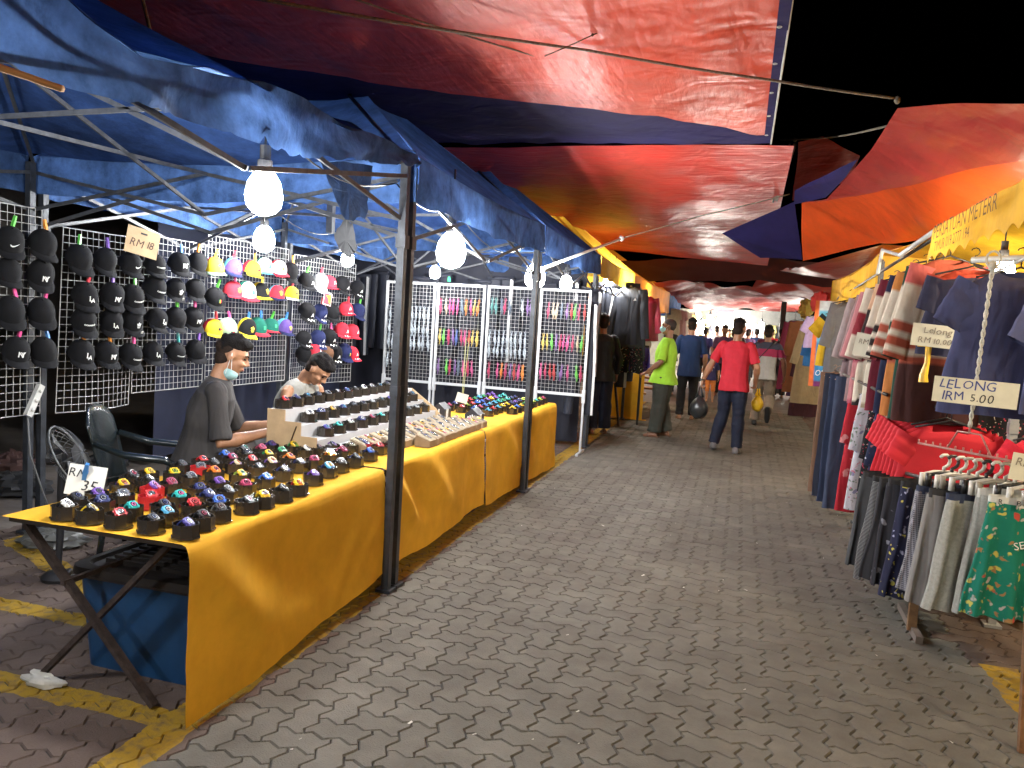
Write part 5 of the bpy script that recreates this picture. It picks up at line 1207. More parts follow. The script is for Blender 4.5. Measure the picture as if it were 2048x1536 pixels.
    # ---- shoes
    for s in (-1, 1):
        fd = V3(toes.get(s, (s * .12, 1, -.12))).normalized(); a_ = an[s]; side = fd.cross(V3((0, 0, 1))).normalized(); nn = side.cross(fd)
        b = MB()
        if shoes == 'sandal':
            rings(b, [(a_ - fd * .075 - nn * .075, .008, .010, side, nn), (a_ - fd * .06 - nn * .075, .036, .011, side, nn), (a_ + fd * .06 - nn * .072, .042, .011, side, nn), (a_ + fd * .15 - nn * .072, .044, .011, side, nn), (a_ + fd * .185 - nn * .072, .02, .010, side, nn)], 12)
            b.tube([a_ + fd * .09 - nn * .06 - side * .042, a_ + fd * .09 - nn * .005, a_ + fd * .09 - nn * .06 + side * .042], .010, 6); b.build('sandal', mat('brown_sandal', (.16, .09, .06), .6), t, smooth=True)
        else:
            rings(b, [(a_ - fd * .085 - nn * .045, .015, .02, side, nn), (a_ - fd * .07 - nn * .035, .040, .045, side, nn), (a_ + fd * .02 - nn * .04, .044, .044, side, nn), (a_ + fd * .12 - nn * .055, .047, .028, side, nn), (a_ + fd * .19 - nn * .062, .03, .018, side, nn)], 14)
            b.build('shoe', mat('black_shoe', (.015, .015, .017), .5) if shoes == 'black' else mat('grey_shoe', (.12, .11, .11), .6), t, smooth=True)
    t['_hc'] = tuple(hc)
    del t['_hc']
    return t, dict(hc=hc, wr=wr, hd=hd, sh=sh, at=at, f=f_, r=r_, u=u_, an=an)
# -- the two sellers behind the near table
C_GREY = cloth('charcoal_tee', (.034, .030, .029)); C_JEAN = cloth('dark_jeans', (.018, .022, .032)); C_SINGLET = cloth('pale_singlet', (.24, .23, .20))
person('young man in charcoal tee with mask under his chin, seated in profile behind the watches', (-3.20, 4.20, 0), math.radians(-58), 'tan', C_GREY, C_JEAN, hip=(0, 0, .61), lean=.25, head=(.24, .0),
       elbows={-1: (-.26, .22, .76), 1: (.25, .16, .75)}, wrists={-1: (-.13, .46, .82), 1: (.16, .43, .81)}, hands={-1: ((.25, 1, -.15), (.2, 0, -1), .5), 1: ((-.25, 1, -.2), (-.2, 0, -1), .6)},
       knees={-1: (-.15, .40, .50), 1: (.16, .40, .50)}, ankles={-1: (-.15, .36, .08), 1: (.16, .38, .08)}, sleeve=.95, shirt_len=.08, mask='chin', voxel=.0075)
person('man in pale sleeveless top bending his head low behind the stepped display', (-3.42, 5.52, 0), math.radians(-100), 'tan', C_SINGLET, C_JEAN, hip=(0, 0, .54), lean=.42, head=(.66, -.15),
       elbows={-1: (-.27, .22, .66), 1: (.27, .22, .64)}, wrists={-1: (-.12, .44, .66), 1: (.14, .42, .64)}, hands={-1: ((.3, 1, -.1), (0, 0, -1), .6), 1: ((-.3, 1, -.1), (0, 0, -1), .6)},
       knees={-1: (-.15, .38, .46), 1: (.16, .38, .46)}, ankles={-1: (-.15, .36, .08), 1: (.16, .38, .08)}, sleeveless=True, shirt_len=.05, voxel=.0075)
b = MB(); b.box((-3.42, 5.52, .2), (.32, .32, .40)); b.box((-3.42, 5.52, .405), (.35, .35, .03)); tag(b.build('stool', M_BLK), 'plain black stool under the bent man behind the display', 'stool')
# -- people in the lane
C_LIME = cloth('lime_polo', (.40, .78, .05)); C_OLIVE = cloth('olive_trousers', (.045, .05, .04)); C_BLUE = cloth('blue_tee', (.012, .038, .12)); C_BLACK = cloth('black_trousers', (.012, .012, .014)); C_RED = cloth('red_polo', (.62, .025, .045)); C_NJEAN = cloth('navy_jeans', (.008, .012, .030))
C_KHAKI = cloth('khaki_trousers', (.25, .20, .15)); C_DKN = cloth('slate_yoke', (.05, .055, .09)); C_CRIM = cloth('crimson_band', (.40, .03, .10)); C_PALE = cloth('pale_shirt', (.48, .48, .46)); C_BLKT = cloth('black_shirt', (.010, .011, .016))
gt, gi = person('stout man in lime green polo and teal mask facing the left stalls', (-1.05, 11.78, 0), math.radians(84), 'brown', C_LIME, C_OLIVE, girth=1.18, lean=-.04, head=(-.02, -.1), elbows={-1: (-.30, .0, 1.10), 1: (.30, .02, 1.12)}, wrists={-1: (-.27, .20, .93), 1: (.22, .22, 1.0)}, hands={-1: ((.3, .9, -.3), (.6, 0, -1), .6)}, hair='crop', mask='face', pant_w=2.3, shirt_len=.12, sleeve=.95, ankles={-1: (-.13, .06, .075), 1: (.12, -.06, .075)}, sc_=1.0)
rt, ri = person('man in red polo walking away carrying a black plastic bag', (-.06, 10.87, 0), math.radians(-4), 'tan', C_RED, C_NJEAN, lean=.03, twist=-.1, head=(.05, .35), elbows={-1: (-.30, .0, 1.13), 1: (.27, -.02, 1.12)}, wrists={-1: (-.40, .05, .90), 1: (.26, .18, .93)}, hands={-1: ((-.15, .1, -1), (1, .2, 0), 1.1), 1: ((0, .5, -1), (-1, 0, 0), 1.1)}, knees={-1: (-.11, .06, .50), 1: (.09, -.02, .48)}, ankles={-1: (-.20, .05, .10), 1: (.10, -.05, .075)}, sc_=1.02, shoes='grey', sleeve=.82, pant_w=.9)
person('man in dark blue tee and black trousers standing with his back turned', (-.86, 14.37, 0), math.radians(8), 'tan', C_BLUE, C_BLACK, lean=.0, head=(.05, .25), shirt_len=.16, sc_=1.03, pant_w=.7, girth=1.02, sleeve=.9)
person('man in slate, crimson and pale striped shirt striding away in khaki trousers', (.42, 14.35, 0), math.radians(-6), 'brown', None or C_PALE, C_KHAKI, lean=.08, stripes=[(-.5, C_PALE), (.27, C_CRIM), (.40, C_DKN)], elbows={1: (.29, -.02, 1.12), -1: (-.27, .04, 1.12)}, wrists={1: (.31, .06, .88), -1: (-.2, .25, .95)}, knees={1: (.10, .03, .50), -1: (-.10, .16, .53)}, ankles={1: (.12, -.30, .30), -1: (-.12, .10, .08)}, toes={1: (.05, .25, -1)}, shoes='black', sc_=1.0, pant_w=1.4)
b = MB()
st_o = bpy.data.objects
person('man in black standing close against the tracksuits, seen from behind', (-1.93, 11.5, 0), math.radians(30), 'brown', C_BLKT, C_NJEAN, head=(.0, .3), long_sleeve=True, pant_w=1.8, sc_=1.0, shirt_len=.14)
C_KNAVY = cloth('navy_kids_tee', (.03, .03, .13)); C_KORG = cloth('orange_shorts', (.65, .22, .06))
ct, ci = person('small child in navy printed tee and orange shorts facing us', (-.60, 18.3, 0), math.radians(176), 'light', C_KNAVY, C_KORG, sc_=.62, pants_len=.62, sleeve=.8, shirt_len=.12, elbows={1: (.30, .05, 1.14)}, wrists={1: (.30, .20, 1.15)}, detail=True)
letters(ct, 'LOOK', ci['at'](.33, .135), .085, Matrix.Rotation(PI, 3, 'Z'), M_EMB, off=.0); letters(ct, 'NY', ci['at'](.21, .135), .09, Matrix.Rotation(PI, 3, 'Z'), M_EMB, off=.0)
C_PUR = cloth('purple_top', (.10, .05, .13)); C_LIL = cloth('lilac_print', (.35, .25, .45)); C_MAR = cloth('maroon_robe', (.16, .02, .05)); C_HIJ = cloth('dark_purple_scarf', (.035, .015, .07)); C_FLOR = cloth('grey_floral', (.28, .24, .30)); C_CHR = cloth('charcoal_shirt', (.04, .035, .04))
person('person in dark maroon-grey tee right behind the small child', (-.42, 20.2, 0), math.radians(170), 'brown', C_PUR, C_BLACK, sc_=1.0, detail=False, voxel=.014)
person('person in lilac top beside the brightest far lamps', (-1.35, 22.5, 0), math.radians(30), 'brown', C_LIL, C_BLACK, sc_=.97, detail=False, voxel=.014)
person('far person with charcoal shirt left of the red polo man', (-.15, 23.5, 0), math.radians(-10), 'brown', C_CHR, C_BLACK, detail=False, voxel=.014)
person('far man with bare forehead between red polo and striped shirts', (.62, 22.0, 0), math.radians(170), 'brown', C_MAR, C_BLACK, detail=False, voxel=.014)
pt_, pi_ = person('woman in dark purple headscarf and purple robe at the right side', (1.35, 20.5, 0), math.radians(160), 'tan', C_HIJ, None, robe=True, long_sleeve=True, sc_=.95, hair=None, detail=False, voxel=.014)
b = MB(); b.ell(pi_['hc'] + V3((0, .01, .02)), (.1, .115, .125), 14, 10); b.ell(pi_['hc'] + V3((0, .02, -.15)), (.17, .14, .12), 14, 10); me = remesh(b, .014); me.materials.append(C_HIJ); inst('headscarf', me, pt_)
person('woman in grey floral top walking beside the dark purple robe', (1.75, 18.2, 0), math.radians(20), 'tan', C_FLOR, C_BLACK, sc_=.93, hair='bun', detail=False, voxel=.014, shirt_len=.3)
person('far shopper in black on the left near the orange gazebo', (-1.6, 19.2, 0), math.radians(60), 'brown', C_BLKT, C_BLACK, detail=False, voxel=.014)
person('distant shopper in white top seen past the blue tee man', (-.8, 26.0, 0), math.radians(0), 'tan', C_PALE, C_BLACK, detail=False, voxel=.016)
person('distant shopper with red top far down the lane', (.9, 27.0, 0), math.radians(10), 'tan', C_RED, C_BLACK, detail=False, voxel=.016)
for i, (x, y, rz, sh_, lab) in enumerate(((-.2, 21.5, 10, C_BLKT, 'far shopper in black left of the red polo man'), (.15, 24.5, -20, C_PUR, 'far shopper in purple behind the red polo man'), (.95, 21.0, 15, C_CHR, 'far shopper in charcoal just right of the striped shirt'), (-1.05, 24.0, -15, C_KNAVY, 'far shopper in navy near the dazzling lamps'),
    (1.15, 24.5, 170, C_LIL, 'far shopper in lilac facing us by the dark post'), (.45, 28.0, 5, C_BLUE, 'most distant shopper in blue at the lane end'), (-.45, 28.5, 180, C_MAR, 'most distant shopper in maroon at the lane end'))):
    person(lab, (x, y, 0), math.radians(rz), 'brown', sh_, C_BLACK, detail=False, voxel=.016, sc_=.95 + .02 * (i % 3))
# -- things they hold
def carrier(p, h, w_, m_, label, seed):
    """thin carrier bag hanging from p: twisted handles and a bulging body"""
    t = thing('carrier_bag', label, 'plastic bag', p)
    b = MB(); b.ell((0, 0, -h * .66), (w_, w_ * .8, h * .36), 24, 16)
    for i, v in enumerate(b.v):
        q = V3(v); k = nz(q.x * 18 + seed, q.y * 18, q.z * 10); up_ = max(0, (q.z + h * .66) / (h * .36)); q.x *= 1 - .55 * up_ ** 2; q.y *= 1 - .55 * up_ ** 2; q.z += .05 * h * up_ ** 3
        b.v[i] = tuple(q + q.normalized() * .018 * k)
    b.build('bag', m_, t, smooth='all')
    for s in (-1, 1):
        b = MB(); b.tube([(s * w_ * .3, 0, -h * .32), (s * w_ * .18, .01, -h * .15), (s * .012, 0, .0)], [.02, .012, .008], 8); b.build('handle', m_, t, smooth='all')
    return t
def world(tp, p): return Matrix.LocRotScale(tp.location, tp.rotation_euler, tp.scale) @ V3(p)
q = world(rt, ri['wr'][-1] + V3((-.02, 0, -.09))); carrier((q.x, q.y - .02, q.z), .42, .125, mat('black_film', (.025, .028, .03), .3, trans=.08, coat=.3), 'black plastic carrier bag hanging from the red polo man', 2)
q = world(rt, ri['wr'][1] + V3((.0, .02, -.09))); carrier((q.x + .04, q.y + .02, q.z), .30, .08, mat('yellow_film', (.75, .48, .02), .4, trans=.2), 'small yellow plastic bag half hidden behind the red polo man', 5)
b = MB(); w_ = world(rt, ri['wr'][-1]); 
wt = thing('wristwatch', 'dark wristwatch on the wrist of the red polo man', 'watch', (w_.x, w_.y, w_.z))
b.tube([V3((.034 * math.cos(a), .034 * math.sin(a), .012)) for a in [2 * PI * k / 14 for k in range(14)]], .006, 6, closed=True, asp=1.4); b.build('strap', M_BLK, wt, smooth='all')
b = MB(); b.lathe([(.016, 0), (.018, .004), (.0, .006)], 12); o = b.build('case', wmat('silver'), wt); o.location = (-.022, -.028, .012); o.rotation_euler = (PI / 2, 0, -.6)
# child printed tee and strap bag of the striped man
b = MB(); q = V3((.42, 14.35, 0)); b.tube([q + V3((-.2, -.05, 1.0)), q + V3((-.1, -.145, 1.2)), q + V3((.05, -.14, 1.38)), q + V3((.15, -.02, 1.46))], .012, 6, asp=.4)
tag(b.build('sling_strap', M_BLK, smooth='all'), 'dark sling strap across the back of the striped shirt man', 'sling')
# ================================================================ right-hand clothing stalls
R1 = gazebo('bright yellow gazebo with dark lettering on its scalloped valance at right', 2.1, 5.1, 1.5, 3.9, M_YELC, M_YELC, peak=2.95, ze=2.20, hem=.2, seed=31, front_val=False, zb=1.95, valances=('s', 'b'), bar=mat('pale_tube', (.45, .45, .43), .45), pole=mat('pale_pole', (.3, .3, .3), .5))
R2 = gazebo('yellow gazebo above the row of striped blouses on the right', 7.4, 11.0, 1.08, 4.2, M_YELC, M_YELC, peak=3.0, ze=2.26, hem=.36, seed=33, zb=2.0, bar=M_BAR)
R3 = gazebo('distant yellow gazebo past the long robes on the right', 19.0, 23.0, 1.9, 5.0, M_YELC, M_YELC, peak=3.0, ze=2.3, hem=.45, seed=35, zb=2.0)
o1 = V3(R1.location)
m = MB()
def fn(u, v):
    y = 5.1 - 3.0 * u; sc = .035 * abs(math.sin(u * 3.0 / .2 * PI)) * v
    return V3((1.0 - .02 * v + .012 * nz(y * 5, v * 2, 3), y, 2.255 - .205 * v + sc + .012 * nz(y * 3, 1))) - o1
m.grid(fn, 120, 6); m.build('valance', M_YELC, R1, smooth='all')
m = MB(); m.grid(lambda u, v: V3((1.0 + .54 * v, 5.12 - 3.04 * u, 2.255 + .10 * v - .03 * math.sin(PI * v))) - o1, 30, 6); m.build('awning', M_YELC, R1, smooth='all')
RV = Matrix.Rotation(-PI / 2, 3, 'Z')
M_VT = mat('valance_print', (.10, .045, .01), .8)
letters(R1, 'PERSATUAN METERR', V3((.955, 4.25, 2.185)) - o1, .105, RV, M_VT, sx=1.15, off=.012); letters(R1, 'TIMUR 019 2777 194', V3((.950, 4.40, 2.105)) - o1, .075, RV, M_VT, sx=1.05, off=.012)
# rails
M_RAIL = mat('dark_rail', (.05, .045, .04), .5, .4)
def rail(a, b_, label, r=.012, m_=M_RAIL):
    k = MB(); k.tube([a, b_], r, 8); return tag(k.build('clothes_rail', m_, smooth='all'), label, 'clothes rail')
rail((1.05, 4.95, 2.235), (1.05, 8.8, 2.10), 'dark rail carrying the striped blouses under the orange tarpaulin')
rail((.92, 5.6, 1.25), (.92, 8.6, 1.27), 'low dark rail carrying the dresses and navy trousers')
rail((1.10, 8.9, 1.98), (1.2, 15.6, 1.93), 'far dark rail carrying the long robes')
b = MB(); b.tube([ony(1755, 548, 6.6), ony(1765, 500, 6.6), ony(1805, 512, 6.2)], .013, 8); b.tube([ony(1800, 510, 6.1), ony(1870, 462, 5.2)], .016, 8); tag(b.build('awning_arm', mat('pale_tube', (.45, .45, .43), .45), smooth='all'), 'bent pale tube arm sticking up beside the blouse rail', 'awning arm')
b = MB(); b.tube([ony(1945, 520, 4.6), ony(2150, 512, 4.2)], .016, 8); b.tube([ony(1990, 545, 4.3), ony(2150, 470, 3.9)], .006, 6); tag(b.build('cross_tube', mat('pale_tube', (.45, .45, .43), .45), smooth='all'), 'pale horizontal tube under the yellow canopy above the navy shirt', 'tube')

FAB = attr_mat('dyed_cotton', rough=.88, spec=.25, var=.16, scale=16, bump=.08, bscale=320, fold=.4, fscale=13)
M_HK = mat('black_hanger', (.015, .015, .016), .4); M_HKW = mat('white_hanger', (.55, .53, .48), .4); M_HKC = mat('clear_hanger', (.5, .25, .22), .15, trans=.3)
def garment_mesh(key, w_=.46, L=.72, sl=.5, sa=18, sw=.085, colf=None, flare=1.1, neck=.09, ndep=.045, depth=.05, folds=7, seed=0, m_=FAB, drop=.045, slcol=None, collar=None):
    """garment on a hanger: body ring surface plus sleeves, shoulders at z=0, width along X, front towards -Y"""
    b = MB(); nu, nv = 40, 56; colf = colf or (lambda x, v, s: (.5, .5, .5))
    def half(v): # half width down the body
        z = v * L
        s_ = w_ / 2 * (.34 + .66 * min(1, (z / .075) ** .8)) if z < .075 else w_ / 2 * (1 - .10 * math.exp(-((z - L * .42) / (L * .22)) ** 2) + (flare - 1) * v)
        return s_
    vs = []
    for j in range(nv + 1):
        v = (j / nv) ** 1.35
        for i in range(nu):
            a = 2 * PI * i / nu; h = half(v); d = depth * (.25 + .75 * min(1, v * 7))
            fo = (1 + .30 * v * math.cos(a * folds + seed + 1.5 * nz(v * 2, seed, a)) * (1 - .6 * abs(math.cos(a))))
            x = h * math.copysign(abs(math.cos(a)) ** .75, math.cos(a)); y = -d * math.sin(a) * fo + .02 * v * nz(x * 7 + seed, v * 4, seed)
            z = -v * L - drop * (abs(x) / (w_ / 2)) ** 1.2 * max(0, 1 - v * 3)
            if v < .08 and abs(x) < neck: z -= ndep * (1 - (x / neck) ** 2) * (1 if y < 0 else .3) * (1 - v / .08)
            z += .012 * nz(x * 6, seed, 2) * v
            c = colf(x / (w_ / 2), v, -1 if y < 0 else 1) if colf else (.5, .5, .5)
            b.col = c; vs.append((x, y, z)); b.v.append((x, y, z)); b.cols.append(c)
    for j in range(nv):
        for i in range(nu): b.f.append((j * nu + i, (j + 1) * nu + i, (j + 1) * nu + (i + 1) % nu, j * nu + (i + 1) % nu)); b.mi.append(0)
    if sl:
        for s in (-1, 1):
            base = len(b.v); n = 14; K = 30; a0 = math.radians(sa); d = V3((s * math.sin(a0), -.05, -math.cos(a0))); sd = V3((math.cos(a0), 0, s * math.sin(a0))); p0 = V3((s * w_ * .485, 0, -drop * .9)) - sd * (s * sw * .93)
            for j in range(K + 1):
                t = j / K; c0 = p0 + d * (sl * t) + V3((0, .015 * nz(t * 3, seed, s), 0)); r = sw * (1 - .22 * t) * (1 + .06 * nz(t * 6, seed + s))
                for i in range(n):
                    a = 2 * PI * i / n; p = c0 + sd * (r * math.cos(a)) + V3((0, -1, 0)) * (r * .42 * math.sin(a)); b.v.append(tuple(p)); b.cols.append((slcol or (lambda t_, s_: colf(s_, .1 + t_ * .5, -1)))(t, s))
            for j in range(K):
                for i in range(n): b.f.append((base + j * n + i, base + (j + 1) * n + i, base + (j + 1) * n + (i + 1) % n, base + j * n + (i + 1) % n)); b.mi.append(0)
    b.mi = [0] * len(b.f)
    if m_ is not FAB: b.cols = [None] * len(b.v)
    return b.mesh(key, m_, 'all')
_hg = {}
def hanger(p, rz, label, m_=M_HK, s=1.0, group='clothes hangers on the rails', up=.10):
    k = (m_.name, round(up, 3))
    if k not in _hg:
        b = MB(); b.tube([(-.19, 0, -.055), (-.03, 0, -.012), (0, 0, 0), (.03, 0, -.012), (.19, 0, -.055)], .006, 6)
        b.tube([(0, 0, 0), (0, 0, up - .045)] + [(.022 * math.sin(a), 0, up - .025 - .022 * math.cos(a)) for a in (.3, .9, 1.6, 2.4, 3.1, 3.9, 4.4)], .0035, 6); _hg[k] = b.mesh('clothes_hanger', m_, 'all')
    o = inst('clothes_hanger', _hg[k], None, p, (0, 0, rz), (s, s, s)); return tag(o, label, 'hanger', group)
def hang(me, name, p, rz, label, cat, group=None, hook=True, m_=M_HK, what=None, rx=0):
    o = inst(name, me, None, p, (rx, 0, rz)); tag(o, label, cat, group)
    if hook: hanger((p[0], p[1], p[2] + .01), rz, '%s hanger holding the %s' % ('black' if m_ is M_HK else 'pale', what or label), m_)
    return o
CRM, RUST, NVY, MARN, PCH, DGR, BLKC, MAUV, PNK = (.52, .46, .37), (.32, .07, .04), (.012, .016, .045), (.12, .012, .025), (.50, .30, .19), (.012, .05, .032), (.02, .014, .014), (.26, .17, .17), (.40, .16, .17)
def striped(yoke, base, stripe, low, z0=.42):
    def f(x, v, s):
        if v < .16 + .12 * (1 - abs(x)): return yoke
        if z0 < v < z0 + .22: return stripe if int((v - z0) / .045) % 2 == 0 else base
        return low if v > z0 + .22 else base
    return f
def sleeve_striped(yoke, base, stripe):
    def f(t, s): return yoke if t < .22 else (stripe if t > .62 and int((t - .62) / .085) % 2 == 0 else base)
    return f
def block(*cs):
    def f(x, v, s): return cs[int((v * 3.3 + .35 * x + .2) % len(cs))]
    return f
BL = [(5.25, striped(RUST, CRM, RUST, (.055, .02, .018)), sleeve_striped((.45, .10, .09), CRM, RUST), 'cream blouse with rust shoulders and rust sleeve stripes, nearest on the rail', 'nearest rust shouldered blouse'),
      (5.48, striped(DGR, CRM, DGR, DGR), sleeve_striped(DGR, CRM, DGR), 'cream blouse with dark green shoulders and green sleeve stripes', 'green shouldered blouse'),
      (5.72, striped((.45, .17, .04), CRM, RUST, (.4, .15, .04)), sleeve_striped((.45, .17, .04), CRM, RUST), 'cream and orange-brown long blouse behind the green striped one', 'orange-brown blouse'),
      (6.25, striped(MARN, CRM, MARN, MARN), sleeve_striped(MARN, CRM, MARN), 'maroon and cream blouse in the middle of the rail', 'maroon and cream blouse'),
      (5.95, striped(NVY, CRM, BLKC, NVY, .34), sleeve_striped(NVY, CRM, BLKC), 'navy and cream blouse with bold black stripes and long navy hem', 'bold striped navy blouse'),
      (6.6, block(PCH, BLKC, CRM, (.25, .2, .13)), lambda t, s: (PCH, BLKC, CRM)[int(t * 2.99)], 'peach, black and cream colour-block blouse on the rail', 'colour-block blouse'),
      (6.95, block(CRM, MARN, CRM, BLKC), lambda t, s: (CRM, (.2, .02, .03), CRM)[int(t * 2.99)], 'cream and dark brown patched blouse beside the colour-block one', 'patched blouse'),
      (7.3, block(PNK, (.3, .06, .09)), lambda t, s: PNK, 'dusky pink blouse towards the far end of the rail', 'dusky pink blouse'),
      (7.65, block(MAUV), lambda t, s: MAUV, 'mauve blouse second from the far end of the rail', 'mauve blouse'),
      (8.0, block((.22, .16, .17), (.06, .03, .04)), lambda t, s: (.30, .24, .24), 'grey-mauve and dark blouse last on the rail', 'grey-mauve blouse')]
for i, (y, cf, sf, lab, what) in enumerate(BL):
    me = garment_mesh('blouse', w_=.44, L=.98, sl=.56, sa=14, colf=cf, slcol=sf, seed=i * 2.3, folds=6, flare=1.12)
    zt = 2.235 - (y - 4.95) * .035 - .12
    hang(me, 'blouse', (1.13 + .01 * (i % 3), y, zt), ru(-.2, .25) + .12, lab, 'blouse', 'long blouses on the upper rail', what=what)
# navy shirt hung in front at the right edge, and a paler one behind it
me = garment_mesh('navy_shirt', w_=.54, L=.74, sl=.24, sa=30, sw=.11, colf=lambda x, v, s: (.045, .05, .115), seed=4, folds=5, depth=.07, flare=1.15, neck=.10)
hang(me, 'shirt', (1.30, 4.55, 1.99), -.15, 'large plain navy shirt hanging under the yellow canopy at right', 'shirt', what='large navy shirt')
me = garment_mesh('slate_shirt', w_=.5, L=.68, sl=.3, sa=28, sw=.10, colf=lambda x, v, s: (.09, .10, .2), seed=9, folds=5, depth=.06)
hang(me, 'shirt', (1.56, 4.35, 1.97), .15, 'slate blue shirt cut off by the right photo edge', 'shirt', what='slate blue shirt')
me = garment_mesh('red_edge_shirt', w_=.46, L=.5, sl=.2, colf=lambda x, v, s: (.45, .06, .03) if v < .12 else (.03, .03, .06), seed=11)
hang(me, 'shirt', (1.20, 5.0, 2.03), -.1, 'dark shirt with red shoulder edge peeking above the navy shirt', 'shirt', what='red-edged dark shirt')
# stack of red tees facing the lane
M_TEE = mat('red_jersey', (.46, .010, .020), .85, var=.12, scale=6, bump=.06, bscale=300, fold=.12, fscale=6)
for i in range(7):
    me = garment_mesh('red_tee', w_=.56, L=.62, sl=.17, sa=30, sw=.088, seed=i * 3 + 1, folds=4, depth=.035, neck=.12, ndep=.13, drop=.07, m_=M_TEE)
    hang(me, 'red_tee', (1.20 - .012 * i, 5.14 + .06 * i, 1.15 + .008 * i), .08 + .02 * i, 'plain red tee, %s from the front of the red stack' % ORD[i + 1], 'tee shirt', 'red tees hanging in a stack', what='%s red tee of the stack' % ORD[i + 1])
me = garment_mesh('red_tee_b', w_=.46, L=.6, sl=.2, sa=38, sw=.1, colf=lambda x, v, s: (.42, .012, .03), seed=40, folds=4)
hang(me, 'red_tee', (1.68, 5.1, 1.13), .3, 'red tee at the right photo edge beside the stack', 'tee shirt', what='red tee at the edge')
rail((1.15, 5.0, 1.22), (1.05, 6.0, 1.25), 'short rail holding the stack of red tees')
# dark floral clothes filling the stall behind
M_BFL = None
def floral(name, base, cols, sc_=16, thr=.30):
    if name in MATS: return MATS[name]
    m = mat(name, base, .88, spec=.2, var=.1, scale=10, fold=.4, fscale=12); n = m.node_tree; p = n.nodes['Principled BSDF']
    tc = n.nodes.new('ShaderNodeTexCoord'); prev = [l for l in n.links if l.to_socket == p.inputs['Base Color']][0].from_socket
    for i, c in enumerate(cols):
        mp = n.nodes.new('ShaderNodeMapping'); mp.inputs['Location'].default_value = (i * 3.1, i * 1.7, i * .9); n.links.new(tc.outputs['Object'], mp.inputs['Vector'])
        nn = n.nodes.new('ShaderNodeTexNoise'); nn.inputs['Scale'].default_value = 14; n.links.new(mp.outputs[0], nn.inputs['Vector'])
        ad = n.nodes.new('ShaderNodeVectorMath'); ad.operation = 'MULTIPLY_ADD'; ad.inputs[1].default_value = (.12,) * 3; n.links.new(nn.outputs['Color'], ad.inputs[0]); n.links.new(mp.outputs[0], ad.inputs[2])
        v = n.nodes.new('ShaderNodeTexVoronoi'); v.inputs['Scale'].default_value = sc_ * (1 + .25 * i); n.links.new(ad.outputs[0], v.inputs['Vector'])
        r = n.nodes.new('ShaderNodeValToRGB'); r.color_ramp.elements[0].position = thr - .05; r.color_ramp.elements[0].color = (1, 1, 1, 1); r.color_ramp.elements[1].position = thr + .03; r.color_ramp.elements[1].color = (0, 0, 0, 1)
        n.links.new(v.outputs['Distance'], r.inputs[0])
        mx = n.nodes.new('ShaderNodeMixRGB'); mx.inputs[2].default_value = tuple(c) + (1,); n.links.new(r.outputs[0], mx.inputs[0]); n.links.new(prev, mx.inputs[1]); prev = mx.outputs[0]
    n.links.new(prev, p.inputs['Base Color']); return m
def woven(name, a, c, sx, sz, w=.5):
    if name in MATS: return MATS[name]
    m = mat(name, a, .9, spec=.2, var=.1, scale=12, fold=.4, fscale=12); n = m.node_tree; p = n.nodes['Principled BSDF']; prev = [l for l in n.links if l.to_socket == p.inputs['Base Color']][0].from_socket
    tc = n.nodes.new('ShaderNodeTexCoord')
    for ax, s_ in (('X', sx), ('Z', sz)):
        if not s_: continue
        wv = n.nodes.new('ShaderNodeTexWave'); wv.bands_direction = ax; wv.inputs['Scale'].default_value = s_; wv.inputs['Distortion'].default_value = .4; n.links.new(tc.outputs['Object'], wv.inputs['Vector'])
        r = n.nodes.new('ShaderNodeValToRGB'); r.color_ramp.elements[0].position = .55; r.color_ramp.elements[1].position = .8; n.links.new(wv.outputs['Fac'], r.inputs[0])
        ml = n.nodes.new('ShaderNodeMath'); ml.operation = 'MULTIPLY'; ml.inputs[1].default_value = w; n.links.new(r.outputs[0], ml.inputs[0])
        mx = n.nodes.new('ShaderNodeMixRGB'); mx.inputs[2].default_value = tuple(c) + (1,); n.links.new(ml.outputs[0], mx.inputs[0]); n.links.new(prev, mx.inputs[1]); prev = mx.outputs[0]
    n.links.new(prev, p.inputs['Base Color']); return m
FL_W = floral('white_floral', (.42, .40, .44), [(.18, .17, .28), (.42, .12, .16), (.14, .17, .13)], 13, .26)
FL_B = floral('black_floral', (.012, .012, .014), [(.5, .45, .38), (.35, .04, .07)], 26, .2); FL_N = floral('navy_floral', (.015, .02, .05), [(.45, .45, .5), (.3, .1, .1)], 14, .2); FL_R = floral('rosy_floral', (.36, .02, .03), [(.5, .2, .2)], 9, .25)
FL_T = floral('rust_floral', (.35, .26, .2), [(.25, .06, .05), (.08, .08, .09)], 15, .3)
for i in range(6):
    me = garment_mesh('dark_blouse%d' % i, w_=.46, L=.62, sl=.3, sa=16, seed=60 + i * 2, m_=[FL_B, mat('plain_black_cotton', (.012, .011, .012), .9, fold=.4), FL_B][i % 3])
    x, y = 1.25 + .22 * i, 6.0 + .12 * (i % 2) - .12 * i
    hang(me, 'dark_blouse', (x, y, 1.62), -.5, '%s dark blouse from the left, hung behind the LELONG card' % ORD[i + 1], 'blouse', 'dark blouses inside the right stall', what='%s dark blouse' % ORD[i + 1])
